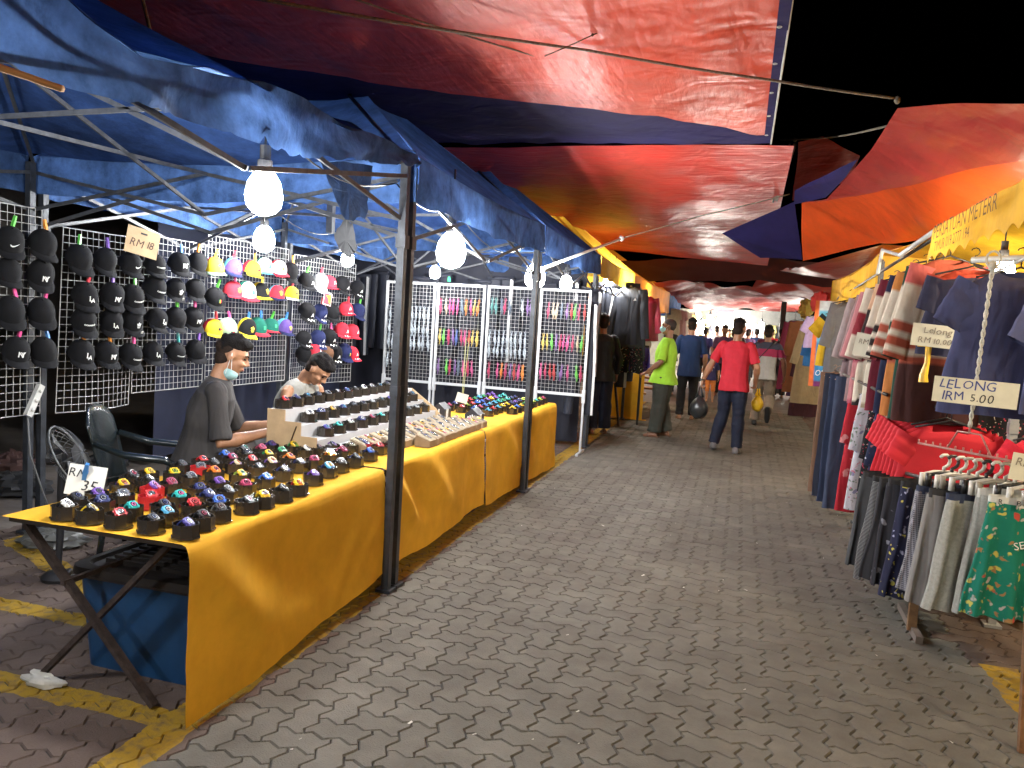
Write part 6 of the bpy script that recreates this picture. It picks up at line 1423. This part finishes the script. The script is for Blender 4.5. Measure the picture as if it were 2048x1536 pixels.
# white printed dresses, red dresses on the low rail
for i, (x, y, L, m_, lab, what, w_) in enumerate(((1.10, 7.35, 1.08, FL_R, 'red floral dress at the far end of the low rail', 'red floral dress', .38), (1.12, 6.9, .98, FL_W, 'white and lilac floral blouse on the low rail', 'white floral blouse', .36), (1.14, 6.45, .74, FL_B, 'black speckled long blouse on the low rail', 'black speckled blouse', .36), (1.13, 6.12, .82, FL_N, 'navy floral blouse next to the red dresses', 'navy floral blouse', .36),
       (1.15, 5.95, .98, FL_T, 'rust and beige printed dress with its hem low to the ground', 'rust printed dress', .34))):
    me = garment_mesh('dress%d' % i, w_=w_, L=L, sl=.45, sa=10, seed=80 + i * 2.2, flare=1.25, m_=m_); hang(me, 'dress', (x, y, 1.20), .15 + ru(-.1, .2), lab, 'dress', 'dresses on the low rail', what=what)
M_REDD = mat('red_dress_cloth', (.36, .010, .022), .85, var=.15, fold=.5, fscale=14)
for i in range(4):
    me = garment_mesh('red_dress%d' % i, w_=.36, L=.95 - .03 * i, sl=.4, sa=8, seed=100 + 3 * i, flare=1.2, folds=9, m_=M_REDD); hang(me, 'dress', (1.13 + .012 * i, 5.72 - .13 * i, 1.06), .2, 'plain red dress, %s from the far side under the red tees' % ORD[i + 1], 'dress', 'plain red dresses under the tees', what='%s plain red dress' % ORD[i + 1])
# long trousers folded over hangers
def slack_mesh(col, L=1.2, w_=.26, seed=0):
    b = MB(); b.col = col
    def fn(u, v):
        a = 2 * PI * u; hw = w_ / 2 * (1 + .18 * v); x = hw * math.copysign(abs(math.cos(a)) ** .7, math.cos(a)); y = -.03 * math.sin(a) * (1 + .35 * v * math.cos(5 * a + seed)) + .02 * v * nz(x * 8, v * 3, seed)
        return V3((x + .02 * v * nz(v * 3, seed), y, -L * v))
    b.grid(fn, 30, 22); b.v.append((0, 0, 0)); b.cols.append(col)
    return b.mesh('slacks', FAB, 'all')
for i, (y, c, nm) in enumerate(((8.45, (.16, .09, .055), 'brown'), (8.25, (.02, .024, .04), 'black-navy'), (8.0, (.025, .035, .07), 'navy'), (7.72, (.05, .065, .11), 'slate blue'))):
    o = inst('slacks', slack_mesh(c, 1.2, .26, i * 2), None, (.90 + .02 * i, y, 1.25), (0, 0, .1 + .05 * i)); tag(o, '%s long trousers hung full length at the left of the low rail' % nm, 'trousers', 'long trousers on the low rail')
    hanger((.90 + .02 * i, y, 1.26), .1, 'wooden clip hanger holding the %s long trousers' % nm, mat('wood_hanger', (.3, .17, .1), .5), .7)
# far garments down the rail
def simple(name, u0, v, y, w_, L, colf, lab, cat, sl=.45, sa=14, seed=0, rz=.15, flare=1.1, what=None, slw=.08, m_=FAB):
    p = ony(u0, v, y); me = garment_mesh(name, w_=w_, L=L, sl=sl, sa=sa, colf=colf, seed=seed, flare=flare, sw=slw, m_=m_); hang(me, name, (p.x, p.y, p.z), rz, lab, cat, None, what=what)
simple('tee_shirt', 1688, 622, 9.5, .46, .62, lambda x, v, s: (.65, .40, .02) if x < -.78 and v > .2 else (.016, .026, .03), 'black tee with yellow side hung facing the lane', 'tee shirt', .22, 42, 120, .1, what='black and yellow tee', slw=.1)
simple('grey_top', 1702, 600, 9.0, .40, .8, lambda x, v, s: (.14, .14, .15), 'grey top between the black tee and the mauve blouses', 'top', seed=122, what='grey top')
p = ony(1655, 602, 10.2); b = MB(); b.col = None
def tow(u, v):
    return V3((-.13 + .26 * u, .02 * math.sin(u * 7 + v * 2), -1.02 * v))
def tcol(u, v): return (.72, .17, .05) if u < .22 else ((.70, .72, .7) if v < .12 else ((.15, .45, .62) if v < .5 else ((.05, .24, .50) if v < .93 else (.16, .03, .12))))
for jj in range(41):
    for ii in range(19):
        b.v.append(tuple(tow(ii / 18, jj / 40))); c = tcol(ii / 18, jj / 40); k = 1 + .25 * nz(ii * .3, jj * .5); b.cols.append(tuple(q * k for q in c))
for jj in range(40):
    for ii in range(18): a = jj * 19 + ii; b.f.append((a, a + 1, a + 20, a + 19)); b.mi.append(0)
tw = b.build('towel', FAB, None, smooth='all', loc=p); tw.rotation_euler = (0, 0, .1); tag(tw, 'blue towel with orange edge and white lettering hung beside the beige robe', 'towel')
letters(tw, 'ORKA', V3((.03, -.025, -.86)), .10, Matrix.Identity(3), mat('white_print', (.75, .75, .75), .6), off=.012, sx=.8, shear=.2)
BEI = (.33, .25, .14)
simple('robe', 1628, 645, 13.4, .40, 1.28, lambda x, v, s: BEI, 'long beige robe hanging full length on the right', 'robe', .62, 14, 130, .2, 1.35, what='long beige robe')
simple('robe', 1603, 640, 15.2, .40, 1.3, lambda x, v, s: (.24, .09, .04), 'rust brown robe left of the beige one', 'robe', .6, 10, 133, .2, 1.2, what='rust brown robe')
simple('robe', 1590, 640, 17.0, .42, 1.4, lambda x, v, s: (.16, .02, .05), 'dark maroon robe past the rust brown one', 'robe', .5, 10, 135, .2, 1.2, what='dark maroon robe')
simple('robe', 1618, 690, 14.2, .42, 1.2, lambda x, v, s: (.05, .015, .02), 'deep brown robe half behind the beige one', 'robe', .5, 10, 137, .2, 1.2, what='deep brown robe')
simple('top', 1646, 628, 11.2, .40, .45, lambda x, v, s: (.48, .36, .58), 'pale lilac top above the blue towel', 'top', .2, 30, 139, .2, what='pale lilac top')
simple('top', 1642, 648, 11.6, .36, .58, lambda x, v, s: (.03, .13, .32), 'blue top peeking out beside the beige robe', 'top', .4, 12, 141, .2, what='blue top')
p = ony(1646, 606, 12.0); crumple((p.x, p.y, p.z), (.17, .2, .15), 'bright red cloth bundle stacked above the robes', 'cloth_bundle', mat('red_bundle', (.62, .05, .04), .8), 'cloth bundle', 50)
p = ony(1612, 618, 15.5); crumple((p.x, p.y, p.z), (.12, .2, .16), 'yellowish cloth bundle above the brown robe', 'cloth_bundle', mat('ochre_bundle', (.4, .28, .05), .8), 'cloth bundle', 54)
for i, (u, v0, v1, y, c, nm) in enumerate(((1640, 750, 848, 15.0, (.55, .38, .05), 'yellow'), (1612, 795, 830, 16.5, (.08, .05, .04), 'dark'))):
    a, c2 = ony(u, v0, y), ony(u - 3, v1, y); b = MB(); b.tube([a, (c2.x, c2.y, .0)], .022, 8); b.box((c2.x, c2.y, .02), (.05, .4, .03)); tag(b.build('rack_post', mat('post_' + nm, c, .6), smooth=True), '%s rack post standing under the robes' % nm, 'post')
# shorts on clip hangers
def shorts_mesh(key, w_, L, m_, seed, band=None):
    b = MB()
    for s in (-1, 1):
        def fn(u, v, s=s):
            a = 2 * PI * u; hw = w_ / 4 * (1 + .32 * v); x = s * w_ / 4 * (1 + .34 * v) + .02 * v * nz(v * 2, seed + s) + hw * math.copysign(abs(math.cos(a)) ** .7, math.cos(a)); y = -.04 * math.sin(a) * (1 + .75 * v * math.cos(7 * a + seed + s)) + .05 * v * nz(x * 7, v * 1.5, seed) + .012 * math.sin(x * 60 + seed) * (1 - .4 * v)
            return V3((x, y, -.03 - (L - .03) * v + .025 * v * nz(x * 9, seed)))
        b.grid(fn, 44, 16, m=0)
    n = 28
    b.grid(lambda u, v: V3((w_ / 2 * math.copysign(abs(math.cos(2 * PI * u)) ** .7, math.cos(2 * PI * u)) * 1.0, -.038 * math.sin(2 * PI * u) * (1 + .1 * math.cos(40 * PI * u)), -.045 * v)), n * 2, 3, m=1)
    return b.mesh(key, [m_, band or mat('black_band', (.02, .02, .024), .8)], 'all')
XM = floral('green_festive_print', (.012, .17, .12), [(.45, .07, .05), (.5, .46, .10), (.42, .40, .38), (.30, .17, .07)], 11, .22)
PL = woven('grey_check', (.085, .085, .10), (.32, .32, .36), 34, 30, .55); ST = woven('black_stripe_knit', (.02, .02, .022), (.4, .4, .4), 0, 40, .6); GRY = mat('grey_melange', (.30, .30, .27), .92, var=.16, scale=60, fold=.4, fscale=10); GRYP = floral('grey_pink_spot', (.20, .19, .18), [(.48, .13, .14)], 8, .14)
NVP = floral('navy_comic_print', (.02, .022, .05), [(.35, .36, .5), (.45, .40, .08)], 17, .2); DK1 = mat('dark_grey_cotton', (.04, .042, .045), .9, var=.2, fold=.4); DK2 = mat('black_cotton', (.014, .014, .018), .9, fold=.4); FD = floral('faded_black_print', (.022, .022, .028), [(.2, .2, .24)], 12, .25)
WB = mat('white_band', (.62, .61, .56), .8); NB = mat('navy_band', (.02, .03, .07), .8)
SHL = [(5.28, .84, .80, .58, DK1, None, 'dark grey shorts at the far left of the shorts rail', 'dark grey shorts'), (5.17, .87, .80, .62, ST, None, 'black shorts with fine white stripes second from the left', 'finely striped shorts'), (5.06, .89, .81, .60, DK2, None, 'plain black shorts beside the striped pair', 'plain black shorts'), (4.98, .93, .82, .62, FD, None, 'faded black patterned shorts left of the comic print pair', 'faded patterned shorts'), (4.87, .98, .83, .66, NVP, None, 'navy comic print shorts with pale figures', 'comic print shorts'),
       (4.74, 1.02, .84, .56, PL, NB, 'grey check shorts with navy waistband', 'grey check shorts'), (4.6, 1.06, .85, .62, GRYP, None, 'grey shorts with pink spots beside the checked pair', 'pink spotted shorts'), (4.47, 1.10, .86, .60, GRY, NB, 'plain pale grey shorts left of the green boxers', 'pale grey shorts')]
for i, (y, x, z, L, m_, bd, lab, what) in enumerate(SHL):
    o = inst('shorts', shorts_mesh('shorts%d' % i, .36, L, m_, i * 2.1, bd), None, (x + .10, y, z + .0), (0, 0, .38 + ru(-.1, .1))); tag(o, lab, 'shorts', 'shorts hung along the front of the right stall')
o = inst('shorts', shorts_mesh('boxers', .40, .58, XM, 30, WB), None, (1.37, 4.22, .905), (0, 0, .1)); tag(o, 'green boxer shorts with festive print and white BOXER waistband', 'shorts', 'shorts hung along the front of the right stall')
BX = o
letters(BX, 'BOXER', V3((-.03, -.040, -.024)), .036, Matrix.Identity(3), M_INK, off=.003, sx=1.15); letters(BX, 'JOY', V3((.10, -.034, -.024)), .036, Matrix.Identity(3), M_INK, off=.006, sx=1.15); letters(BX, 'R', V3((-.16, -.026, -.024)), .036, Matrix.Identity(3), M_INK, off=.009)
letters(BX, 'SELF', V3((-.05, -.06, -.21)), .05, Matrix.Rotation(-.3, 3, 'Y'), M_EMB, off=.006); letters(BX, 'C', V3((-.02, -.06, -.40)), .04, Matrix.Rotation(.1, 3, 'Y'), M_EMB, off=.012)
o = inst('shorts', shorts_mesh('boxers_b', .40, .62, GRY, 33, WB), None, (1.36, 4.36, .91), (0, 0, .1)); tag(o, 'grey shorts hidden behind the green boxers', 'shorts', 'shorts hung along the front of the right stall')
# clip hangers: curved hooks, and the clear multi hanger on the twisted rope
def clip_hanger(p, rz, m_, label):
    b = MB(); b.tube([(-.13, 0, .02), (-.06, 0, .035), (.06, 0, .035), (.13, 0, .02)], .010, 6)
    for s in (-1, 1): b.box((s * .13, 0, -.005), (.022, .02, .07))
    b.tube([(0, 0, .03), (0, 0, .06)] + [(.034 * math.sin(a), 0, .095 - .034 * math.cos(a)) for a in (.3, .9, 1.5, 2.1, 2.8, 3.5, 4.1)], .009, 8); o = b.build('clip_hanger', m_, None, smooth='all', loc=p); o.rotation_euler = (0, 0, rz); return tag(o, label, 'hanger', 'clip hangers over the shorts')
for i in range(12):
    k = i / 11; x, y, z = 1.10 + .30 * k, 4.76 - .56 * k, .875 + .05 * k
    clip_hanger((x, y, z), .5 + ru(-.25, .25), [M_HKW, M_HK, M_HKW, mat('grey_hanger', (.28, .26, .22), .35)][i % 4], '%s clip hanger of the shorts row, counted from the far end' % ORD[i + 1])
b = MB(); A_, B_ = V3((.98, 4.84, 1.045)), V3((1.30, 4.18, 1.07))
b.tube([A_, B_], .007, 6); mid = (A_ + B_) / 2; topa, topb = A_.lerp(B_, .30), A_.lerp(B_, .72); ap = mid + V3((0, 0, .10))
b.tube([topa, ap - (B_ - A_).normalized() * .08, ap, ap + (B_ - A_).normalized() * .08, topb], .005, 6)
for i in range(14): q = A_.lerp(B_, i / 13); b.box(q + V3((0, 0, .012)), (.008, .008, .02))
b.tube([ap, ap + V3((0, 0, .05))], .005, 6); tag(b.build('multi_hanger', M_HKC, smooth='all'), 'clear pinkish multi hanger hung from the twisted rope', 'hanger')
b = MB(); t0, t1 = V3((1.11, 4.3, 1.98)), ap + V3((0, 0, .03))
for s in (0, PI): b.tube([t0.lerp(t1, i / 60) + V3((math.cos(i * .9 + s), math.sin(i * .9 + s), 0)) * .006 for i in range(61)], .0055, 6)
b.tube([t0 + V3((.03 * math.cos(a), 0, .03 + .04 * math.sin(a))) for a in [2 * PI * k / 12 for k in range(12)]], .006, 6, closed=True); b.ell(t0, (.02, .02, .025), 8, 6)
for k in range(4): b.tube([t0, t0 + V3((ru(-.05, .05), ru(-.02, .02), ru(-.05, .03)))], .003, 4)
tag(b.build('twisted_rope', mat('pale_twine', (.5, .48, .42), .9, var=.2, scale=80), smooth='all'), 'pale twisted rope dropping in front of the navy shirt', 'rope')
rail((.92, 5.35, .815), (1.12, 4.6, .86), 'thin rail carrying the dark shorts at the left')
# price cards
def pcard(p, w_, h_, rz, lines, label, tilt=0, m_=M_CARD):
    t = thing('price_sign', label, 'price sign', p); R = Matrix.Rotation(rz, 3, 'Z') @ Matrix.Rotation(tilt, 3, 'Y'); card(t, (0, 0, 0), w_, h_, R, m_, .003)
    for txt, dx, dz, s, mm, sh_ in lines: hletters(t, txt, R @ V3((dx, 0, dz)), s, R, mm, len(txt) + int(s * 999), off=.003)
    return t
M_CRD2 = mat('cream_card', (.60, .57, .45), .8, var=.08); M_INKG = mat('ink_grey', (.22, .19, .15), .8)
pcard(ony(1950, 785, 4.12), .345, .118, -.12, [('LELONG', -.03, .028, .058, M_INKB, .12), ('1RM', -.085, -.028, .054, M_INKB, 0), ('5.00', .035, -.028, .054, M_INK, .1)], 'cream card reading LELONG 1RM 5.00 across the twisted rope', .03, M_CRD2)
pcard(ony(1868, 672, 4.95), .225, .125, -.1, [('Lelong', .02, .026, .052, M_INKG, .4), ('RM 10.00', .01, -.03, .046, M_INKG, .3)], 'pale card reading Lelong RM 10.00 pinned to the nearest blouses', .06, M_CRD2)
pcard(ony(1727, 690, 6.1), .12, .16, -.3, [('RM', 0, .02, .05, M_INKG, .3)], 'small cream card among the colour-block blouses', .15, M_CRD2)
pcard(ony(2046, 935, 3.95), .10, .12, .1, [('RM', .0, .02, .045, M_INKG, .2)], 'cream card at the right photo edge over the boxers', .1, M_CRD2)
b = MB(); p = ony(1858, 690, 4.98); b.box(p, (.115, .012, .022)); b.tube([p, p + V3((0, 0, -.10)), p + V3((-.012, 0, -.17)), p + V3((-.01, 0, -.21))], [.018, .014, .022, .026], 8); 
for s in (-1, 1): b.box(p + V3((s * .05, 0, .015)), (.02, .016, .03))
tag(b.build('yellow_hanger', mat('yellow_plastic', (.78, .45, .02), .4), smooth=True), 'yellow plastic clip hanger below the Lelong RM 10.00 card', 'hanger')
# wooden rack feet
M_WOOD = mat('old_wood', (.20, .11, .05), .8, var=.35, scale=12, bump=.3, bscale=60)
t = thing('wooden_rack', 'rough wooden rack frame standing under the hanging shorts', 'rack', (1.02, 4.75, 0))
b = MB(); b.box((0, 0, .45), (.045, .03, .86)); b.build('post', M_WOOD, t); b = MB(); b.bar((.02, .42, .022), (.01, -.16, .022), .035, .04); b.build('foot', mat('grey_wood', (.14, .11, .09), .8), t)
b = MB(); b.bar((-.22, .55, .27), (.02, .03, .255), .02, .04); b.bar((.02, .02, .27), (.5, -.75, .30), .02, .035); b.build('crossbar', M_WOOD, t)
b = MB(); 
for k in range(3): b.tube([(.03 * math.cos(a), .022 * math.sin(a), .245 + .018 * k + .006 * math.sin(2 * a)) for a in [2 * PI * q / 12 for q in range(12)]], .006, 5, closed=True)
b.build('yellow_tie', mat('yellow_tape', (.50, .36, .06), .6), t, smooth='all')
b = MB(); b.bar(onz(2044, 1505, 0), ony(2058, 1230, 3.6), .03, .025); tag(b.build('rusty_post', mat('rust', (.16, .075, .03), .8, var=.4, scale=18)), 'rusty post at the right edge of the photo', 'post')
b = MB(); c = onz(1732, 1098, .006); b.tube([c + V3((.045 * math.cos(a), .05 * math.sin(a), 0)) for a in [2 * PI * k / 16 for k in range(16)]], .005, 6, closed=True); tag(b.build('plastic_ring', mat('pale_ring', (.5, .47, .2), .5), smooth='all'), 'thin pale yellow ring lying beneath the red dresses', 'ring')
# stall interior: white sheet at the back catching the lamps
curtain((4.1, 3.0, 0), (4.0, 8.8, 0), .1, 2.3, mat('white_sheet', (.6, .58, .5), .9, trans=.2), 'white sheet closing the back of the right clothing stall', seed=41)
curtain((1.7, 8.7, 0), (4.1, 8.9, 0), .1, 2.3, mat('white_sheet', (.6, .58, .5), .9, trans=.2), 'white side sheet inside the right clothing stall', seed=43)
curtain((1.75, 6.45, 0), (3.4, 6.5, 0), .1, 1.75, mat('black_sheet2', (.014, .013, .016), .9), 'dark cloth hanging behind the red tees', seed=47)
bulb((1.75, 4.7, 2.02), 'warm bulb hidden under the yellow canopy behind the navy shirt', warm=True)
bulb((2.3, 8.3, 2.0), 'warm bulb inside the right stall behind the blouses', warm=True)
bulb((2.0, 9.6, 2.0), 'warm bulb under the second yellow canopy on the right', warm=True)
bulb((2.2, 2.6, 1.95), 'warm bulb of the right stall beyond the photo edge', warm=True)
bulb((1.62, 6.05, 2.10), 'warm bulb in the gap behind the rust shouldered blouses', warm=True)
# ================================================================ far end of the market and the remaining left stalls
# tracksuits and jackets at the yellow gazebo
M_JK = mat('crimson_nylon', (.34, .02, .045), .45, var=.12, fold=.5, fscale=8); M_LBEI = mat('mannequin', (.55, .48, .42), .6)
TK2 = trousers(.42, .95, M_TRK, M_STR, 7, .03)
for i, (u, v, y, k, lab) in enumerate(((1213, 572, 12.3, 2, 'plain black tracksuit bottoms nearest the blue gazebo edge'), (1236, 570, 12.4, 0, 'black tracksuit bottoms with white stripes left of the track jacket'), (1225, 572, 12.8, 2, 'plain black tracksuit bottoms in the second layer'), (1250, 572, 12.7, 2, 'plain black tracksuit bottoms next to the striped jacket'))):
    p = ony(u, v, y); o = inst('track_trousers', TK[k], None, p, (0, 0, .5 - .3 * (i % 2)), (1.35, 1.3, 1.5)); tag(o, lab, 'trousers', 'tracksuits at the yellow gazebo')
me = garment_mesh('track_jacket', w_=.58, L=1.12, sl=.74, sa=9, sw=.085, seed=150, m_=M_TRK); p = ony(1262, 572, 12.2)
tj = thing('track_jacket', 'black track jacket with three white sleeve stripes at the yellow gazebo', 'jacket', p, -.35); inst('jacket', me, tj)
b = MB()
for k in range(3):
    x0 = -.245 - .012 * k
    b.add([(x0, -.052 + .004 * k, -.08), (x0 + .008, -.053 + .004 * k, -.08), (x0 - .08 + .008, -.085 + .004 * k, -.70), (x0 - .08, -.084 + .004 * k, -.70)], [(0, 1, 2, 3)])
b.build('stripes', M_STR, tj); b = MB(); b.prism([(.10, -.075, -.22), (.15, -.075, -.22), (.125, -.075, -.18)], (0, -.004, 0)); b.build('badge', M_STR, tj)
p = ony(1293, 588, 12.9); t = thing('mannequin_bust', 'headless mannequin bust wearing a crimson puffer jacket', 'mannequin', p)
me = garment_mesh('puffer', w_=.50, L=.72, sl=.55, sa=14, sw=.10, seed=160, m_=M_JK, depth=.13, folds=3); o = inst('jacket', me, t, (0, 0, -.02), (0, 0, -.5))
b = MB(); b.ell((-.12, -.1, .0), (.07, .07, .12), 10, 8); b.build('neck', M_LBEI, t, smooth='all'); b = MB(); b.ell((-.02, 0, -.8), (.16, .12, .12), 12, 8); b.build('bust', M_LBEI, t, smooth='all'); b = MB(); b.tube([(0, 0, -.8), (0, 0, -p.z)], .02, 8); b.build('stand', M_BLK, t)
FLP = floral('purple_print_cloth', (.08, .05, .28), [(.4, .3, .5)], 22, .2)
for i, (u, v, y, c, lab) in enumerate(((1278, 690, 12.4, FLP, 'purple printed shorts hanging below the crimson jacket'), (1262, 690, 12.0, FL_B, 'dark printed shorts hanging below the track jacket'))):
    o = inst('shorts', shorts_mesh('low_shorts%d' % i, .32, .42, c, i), None, ony(u, v, y), (0, 0, .2)); tag(o, lab, 'shorts')
t = thing('folding_table', 'dark table with folding legs under the tracksuits', 'table', (-1.95, 12.9, 0))
b = MB(); b.box((-.25, .2, .74), (.8, 1.4, .04)); b.build('tabletop', M_BLK, t)
for x, dx in ((.08, .12), (-.05, -.1), (-.6, -.05)):
    b = MB(); b.bar((x, -.4, .72), (x + dx, -.45, 0), .03); b.build('leg', M_LEG, t)
b = MB(); p = onz(1265, 845, 0)
b.grid(lambda u, v: V3((-2.15 + .62 * u + .02 * math.sin(9 * u), 13.6 + .1 * math.sin(u * 5), .78 * (1 - v) + .01 - .0 * u)), 24, 10); b.grid(lambda u, v: V3((-2.15 + .7 * u, 13.6 - .15 * v, .012)), 10, 4)
tag(b.build('tablecloth', M_CLOTH, None, smooth='all'), 'orange cloth hanging from a table behind the lime polo man', 'tablecloth')
# racks of hanging cloth under the orange gazebo
pal = [(.40, .2, .05), (.5, .28, .06), (.35, .10, .04), (.55, .35, .12), (.3, .14, .06)]
for i in range(9):
    y = 14.2 + .62 * i; me = garment_mesh('batik%d' % (i % 5), w_=.44, L=.95, sl=.3, sa=14, colf=lambda x, v, s, c=pal[i % 5]: c, seed=170 + i)
    hang(me, 'batik_shirt', (-2.35 - .04 * (i % 3), y, 1.85), 1.2, '%s warm orange-brown shirt along the orange gazebo row' % ORD[i + 1], 'shirt', 'warm brown shirts under the orange gazebo', hook=False)
for i in range(4):
    b = MB(); y = 13.9 + i * .5; b.bar((-2.0, y, .45 + .06 * i), (-1.55 + .1 * i, y + .1, .43 + .05 * i), .35, .03); tag(b.build('tray', mat('brown_tray', (.22, .10, .04), .6)), '%s low brown goods tray behind the lime polo man' % ORD[i + 1], 'tray', 'low brown goods trays')
curtain((-4.9, 13.6, 0), (-4.9, 24, 0), .1, 2.5, mat('amber_sheet', (.6, .34, .08), .9, trans=.3), 'amber sheet at the back of the orange gazebo', seed=51)
curtain((-5, 13.45, 0), (-2.6, 13.5, 0), .8, 2.3, mat('amber_sheet', (.6, .34, .08), .9, trans=.3), 'amber side sheet between the yellow and orange gazebos', seed=52)
# stalls that close the far end of the lane
M_FARW = mat('far_white_sheet', (.5, .46, .38), .9, var=.3, scale=2)
curtain((-6, 34, 0), (4.5, 34, 0), 0, 2.4, M_FARW, 'pale cloth backing of the bright stalls at the far end', seed=61)
b = MB(); b.box((.65, 31.0, 2.15), (3.2, .12, .5)); fs = tag(b.build('sign_board', mat('grey_board', (.10, .10, .095), .7)), 'long grey-brown board across the far end of the lane', 'sign board')
b = MB(); b.grid(lambda u, v: V3((-1.4 + 4.3 * u, 30.4 + 1.2 * v, 2.45 + .35 * v + .1 * math.sin(u * 9) * v)), 30, 6); tag(b.build('tarpaulin', mat('silver_tarp', (.22, .22, .21), .6, trans=.1, fold=.4), smooth='all'), 'silvery tarpaulin roof over the far grey board', 'tarpaulin')
b = MB(); b.box((-.75, 30.2, 2.35), (.75, .03, .34)); tag(b.build('banner', mat('red_banner', (.5, .03, .04), .7)), 'small red banner at the far end left of the grey board', 'banner')
b = MB(); b.box((1.0, 22.8, 1.5), (.14, .14, 3.0)); b.box((1.0, 22.8, .03), (.3, .3, .06)); tag(b.build('dark_post', mat('dark_post_paint', (.03, .035, .035), .7)), 'dark square post at the far right of the lane', 'post')
fc = [(.5, .45, .35), (.4, .42, .2), (.5, .3, .3), (.3, .3, .35), (.55, .5, .2), (.2, .2, .25)]
for i in range(16):
    x = -3.2 + .42 * i; me = garment_mesh('far_garment%d' % (i % 6), w_=.4, L=.7, sl=.3, colf=lambda xx, v, s, c=fc[i % 6]: c, seed=190 + i % 6)
    hang(me, 'hanging_top', (x, 32.2 + .3 * (i % 3), 2.05 - .05 * (i % 4)), ru(-.4, .4), '%s pale top from the left on the far end rail' % ORD[i + 1], 'top', 'pale tops on the far end rail', hook=False)
for i in range(8):
    x = -1.75 + .08 * (i % 2); y = 21 + 1.1 * i; me = garment_mesh('far_scarf%d' % (i % 5), w_=.4, L=.75, sl=.25, colf=lambda xx, v, s, c=fc[(i * 2) % 6]: c, seed=210 + i % 5)
    hang(me, 'hanging_top', (x, y, 2.1), .6, '%s top along the far left stalls beyond the blue gazebo' % ORD[i + 1], 'top', 'tops along the far left stalls', hook=False)
for i in range(7):
    x, y = 1.55 + .05 * i, 18.5 + 1.3 * i; me = garment_mesh('far_right%d' % i, w_=.45, L=1.1, sl=.4, colf=lambda xx, v, s, c=[(.3, .02, .08), (.12, .06, .2), (.35, .3, .3), (.05, .05, .08), (.4, .2, .1), (.3, .25, .35), (.1, .02, .04)][i]: c, seed=230 + i)
    hang(me, 'long_top', (x + .4, y, 1.9), -.2, '%s long top along the far right stalls past the robes' % ORD[i + 1], 'top', 'long tops along the far right stalls', hook=False)
bi = 0
for (u, v, y, r) in ((1388, 645, 27, 1.5), (1402, 652, 28, 1.6), (1420, 640, 29.5, 1.7), (1432, 655, 30, 1.6), (1410, 664, 26, 1.2), (1470, 650, 30, 1.6), (1446, 648, 31, 1.4), (1523, 653, 29, 1.4), (1588, 664, 24, 1.5), (1397, 632, 31, 1.3), (1490, 645, 31.5, 1.2)):
    bi += 1; bulb(ony(u, v, y), '%s of the dazzling far lamps, counted from the left group outward' % ORD[bi], 'dazzling lamps at the far end', warm='far', r=r)
for (u, v, y, r, lab) in ((1217, 562, 12.2, 1.0, 'fluorescent-white bulb above the black tracksuits'), (1229, 566, 12.6, 1.0, 'second white bulb right above the tracksuits'), (1240, 570, 13.0, .9, 'smaller white bulb between tracksuits and crimson jacket')):
    bulb(ony(u, v, y), lab, r=r)
bulb((-2.15, 15.6, 2.15), 'bright warm bulb at the lane side of the orange gazebo', warm=True, r=1.3); bulb((-3.2, 15.5, 2.15), 'warm bulb nearest under the orange gazebo', warm=True); bulb((-2.9, 18.5, 2.15), 'warm bulb deeper under the orange gazebo', warm=True); bulb((-3.0, 22.6, 2.1), 'white bulb beneath the small far blue gazebo')
bulb((2.6, 13.2, 2.0), 'warm bulb over the robes on the right', warm=True); bulb((2.7, 16.5, 2.0), 'warm bulb further behind the robes on the right', warm=True); bulb((3.0, 20.8, 2.0), 'warm bulb beneath the distant right yellow gazebo', warm=True)
curtain((4.6, 8.9, 0), (4.8, 24, 0), .1, 2.4, M_FARW, 'pale sheet behind the robes on the right', seed=71)
# unseen stalls added behind the camera: fill bulbs, roofs shielding the tarpaulins from them
gazebo('added yellow gazebo behind the photographer on the right, shielding its fill bulbs', -2.6, 1.6, 1.3, 4.0, M_YELC, M_YELC, peak=2.95, ze=2.3, seed=37)
bulb((1.75, .3, 2.1), 'added warm fill bulb behind the photographer on the right', warm=True); bulb((1.8, -1.6, 2.1), 'second added warm fill bulb behind the photographer', warm=True); bulb((-2.1, -.6, 2.1), 'added white fill bulb behind the photographer on the left')
bpy.data.scenes.remove(_ts)
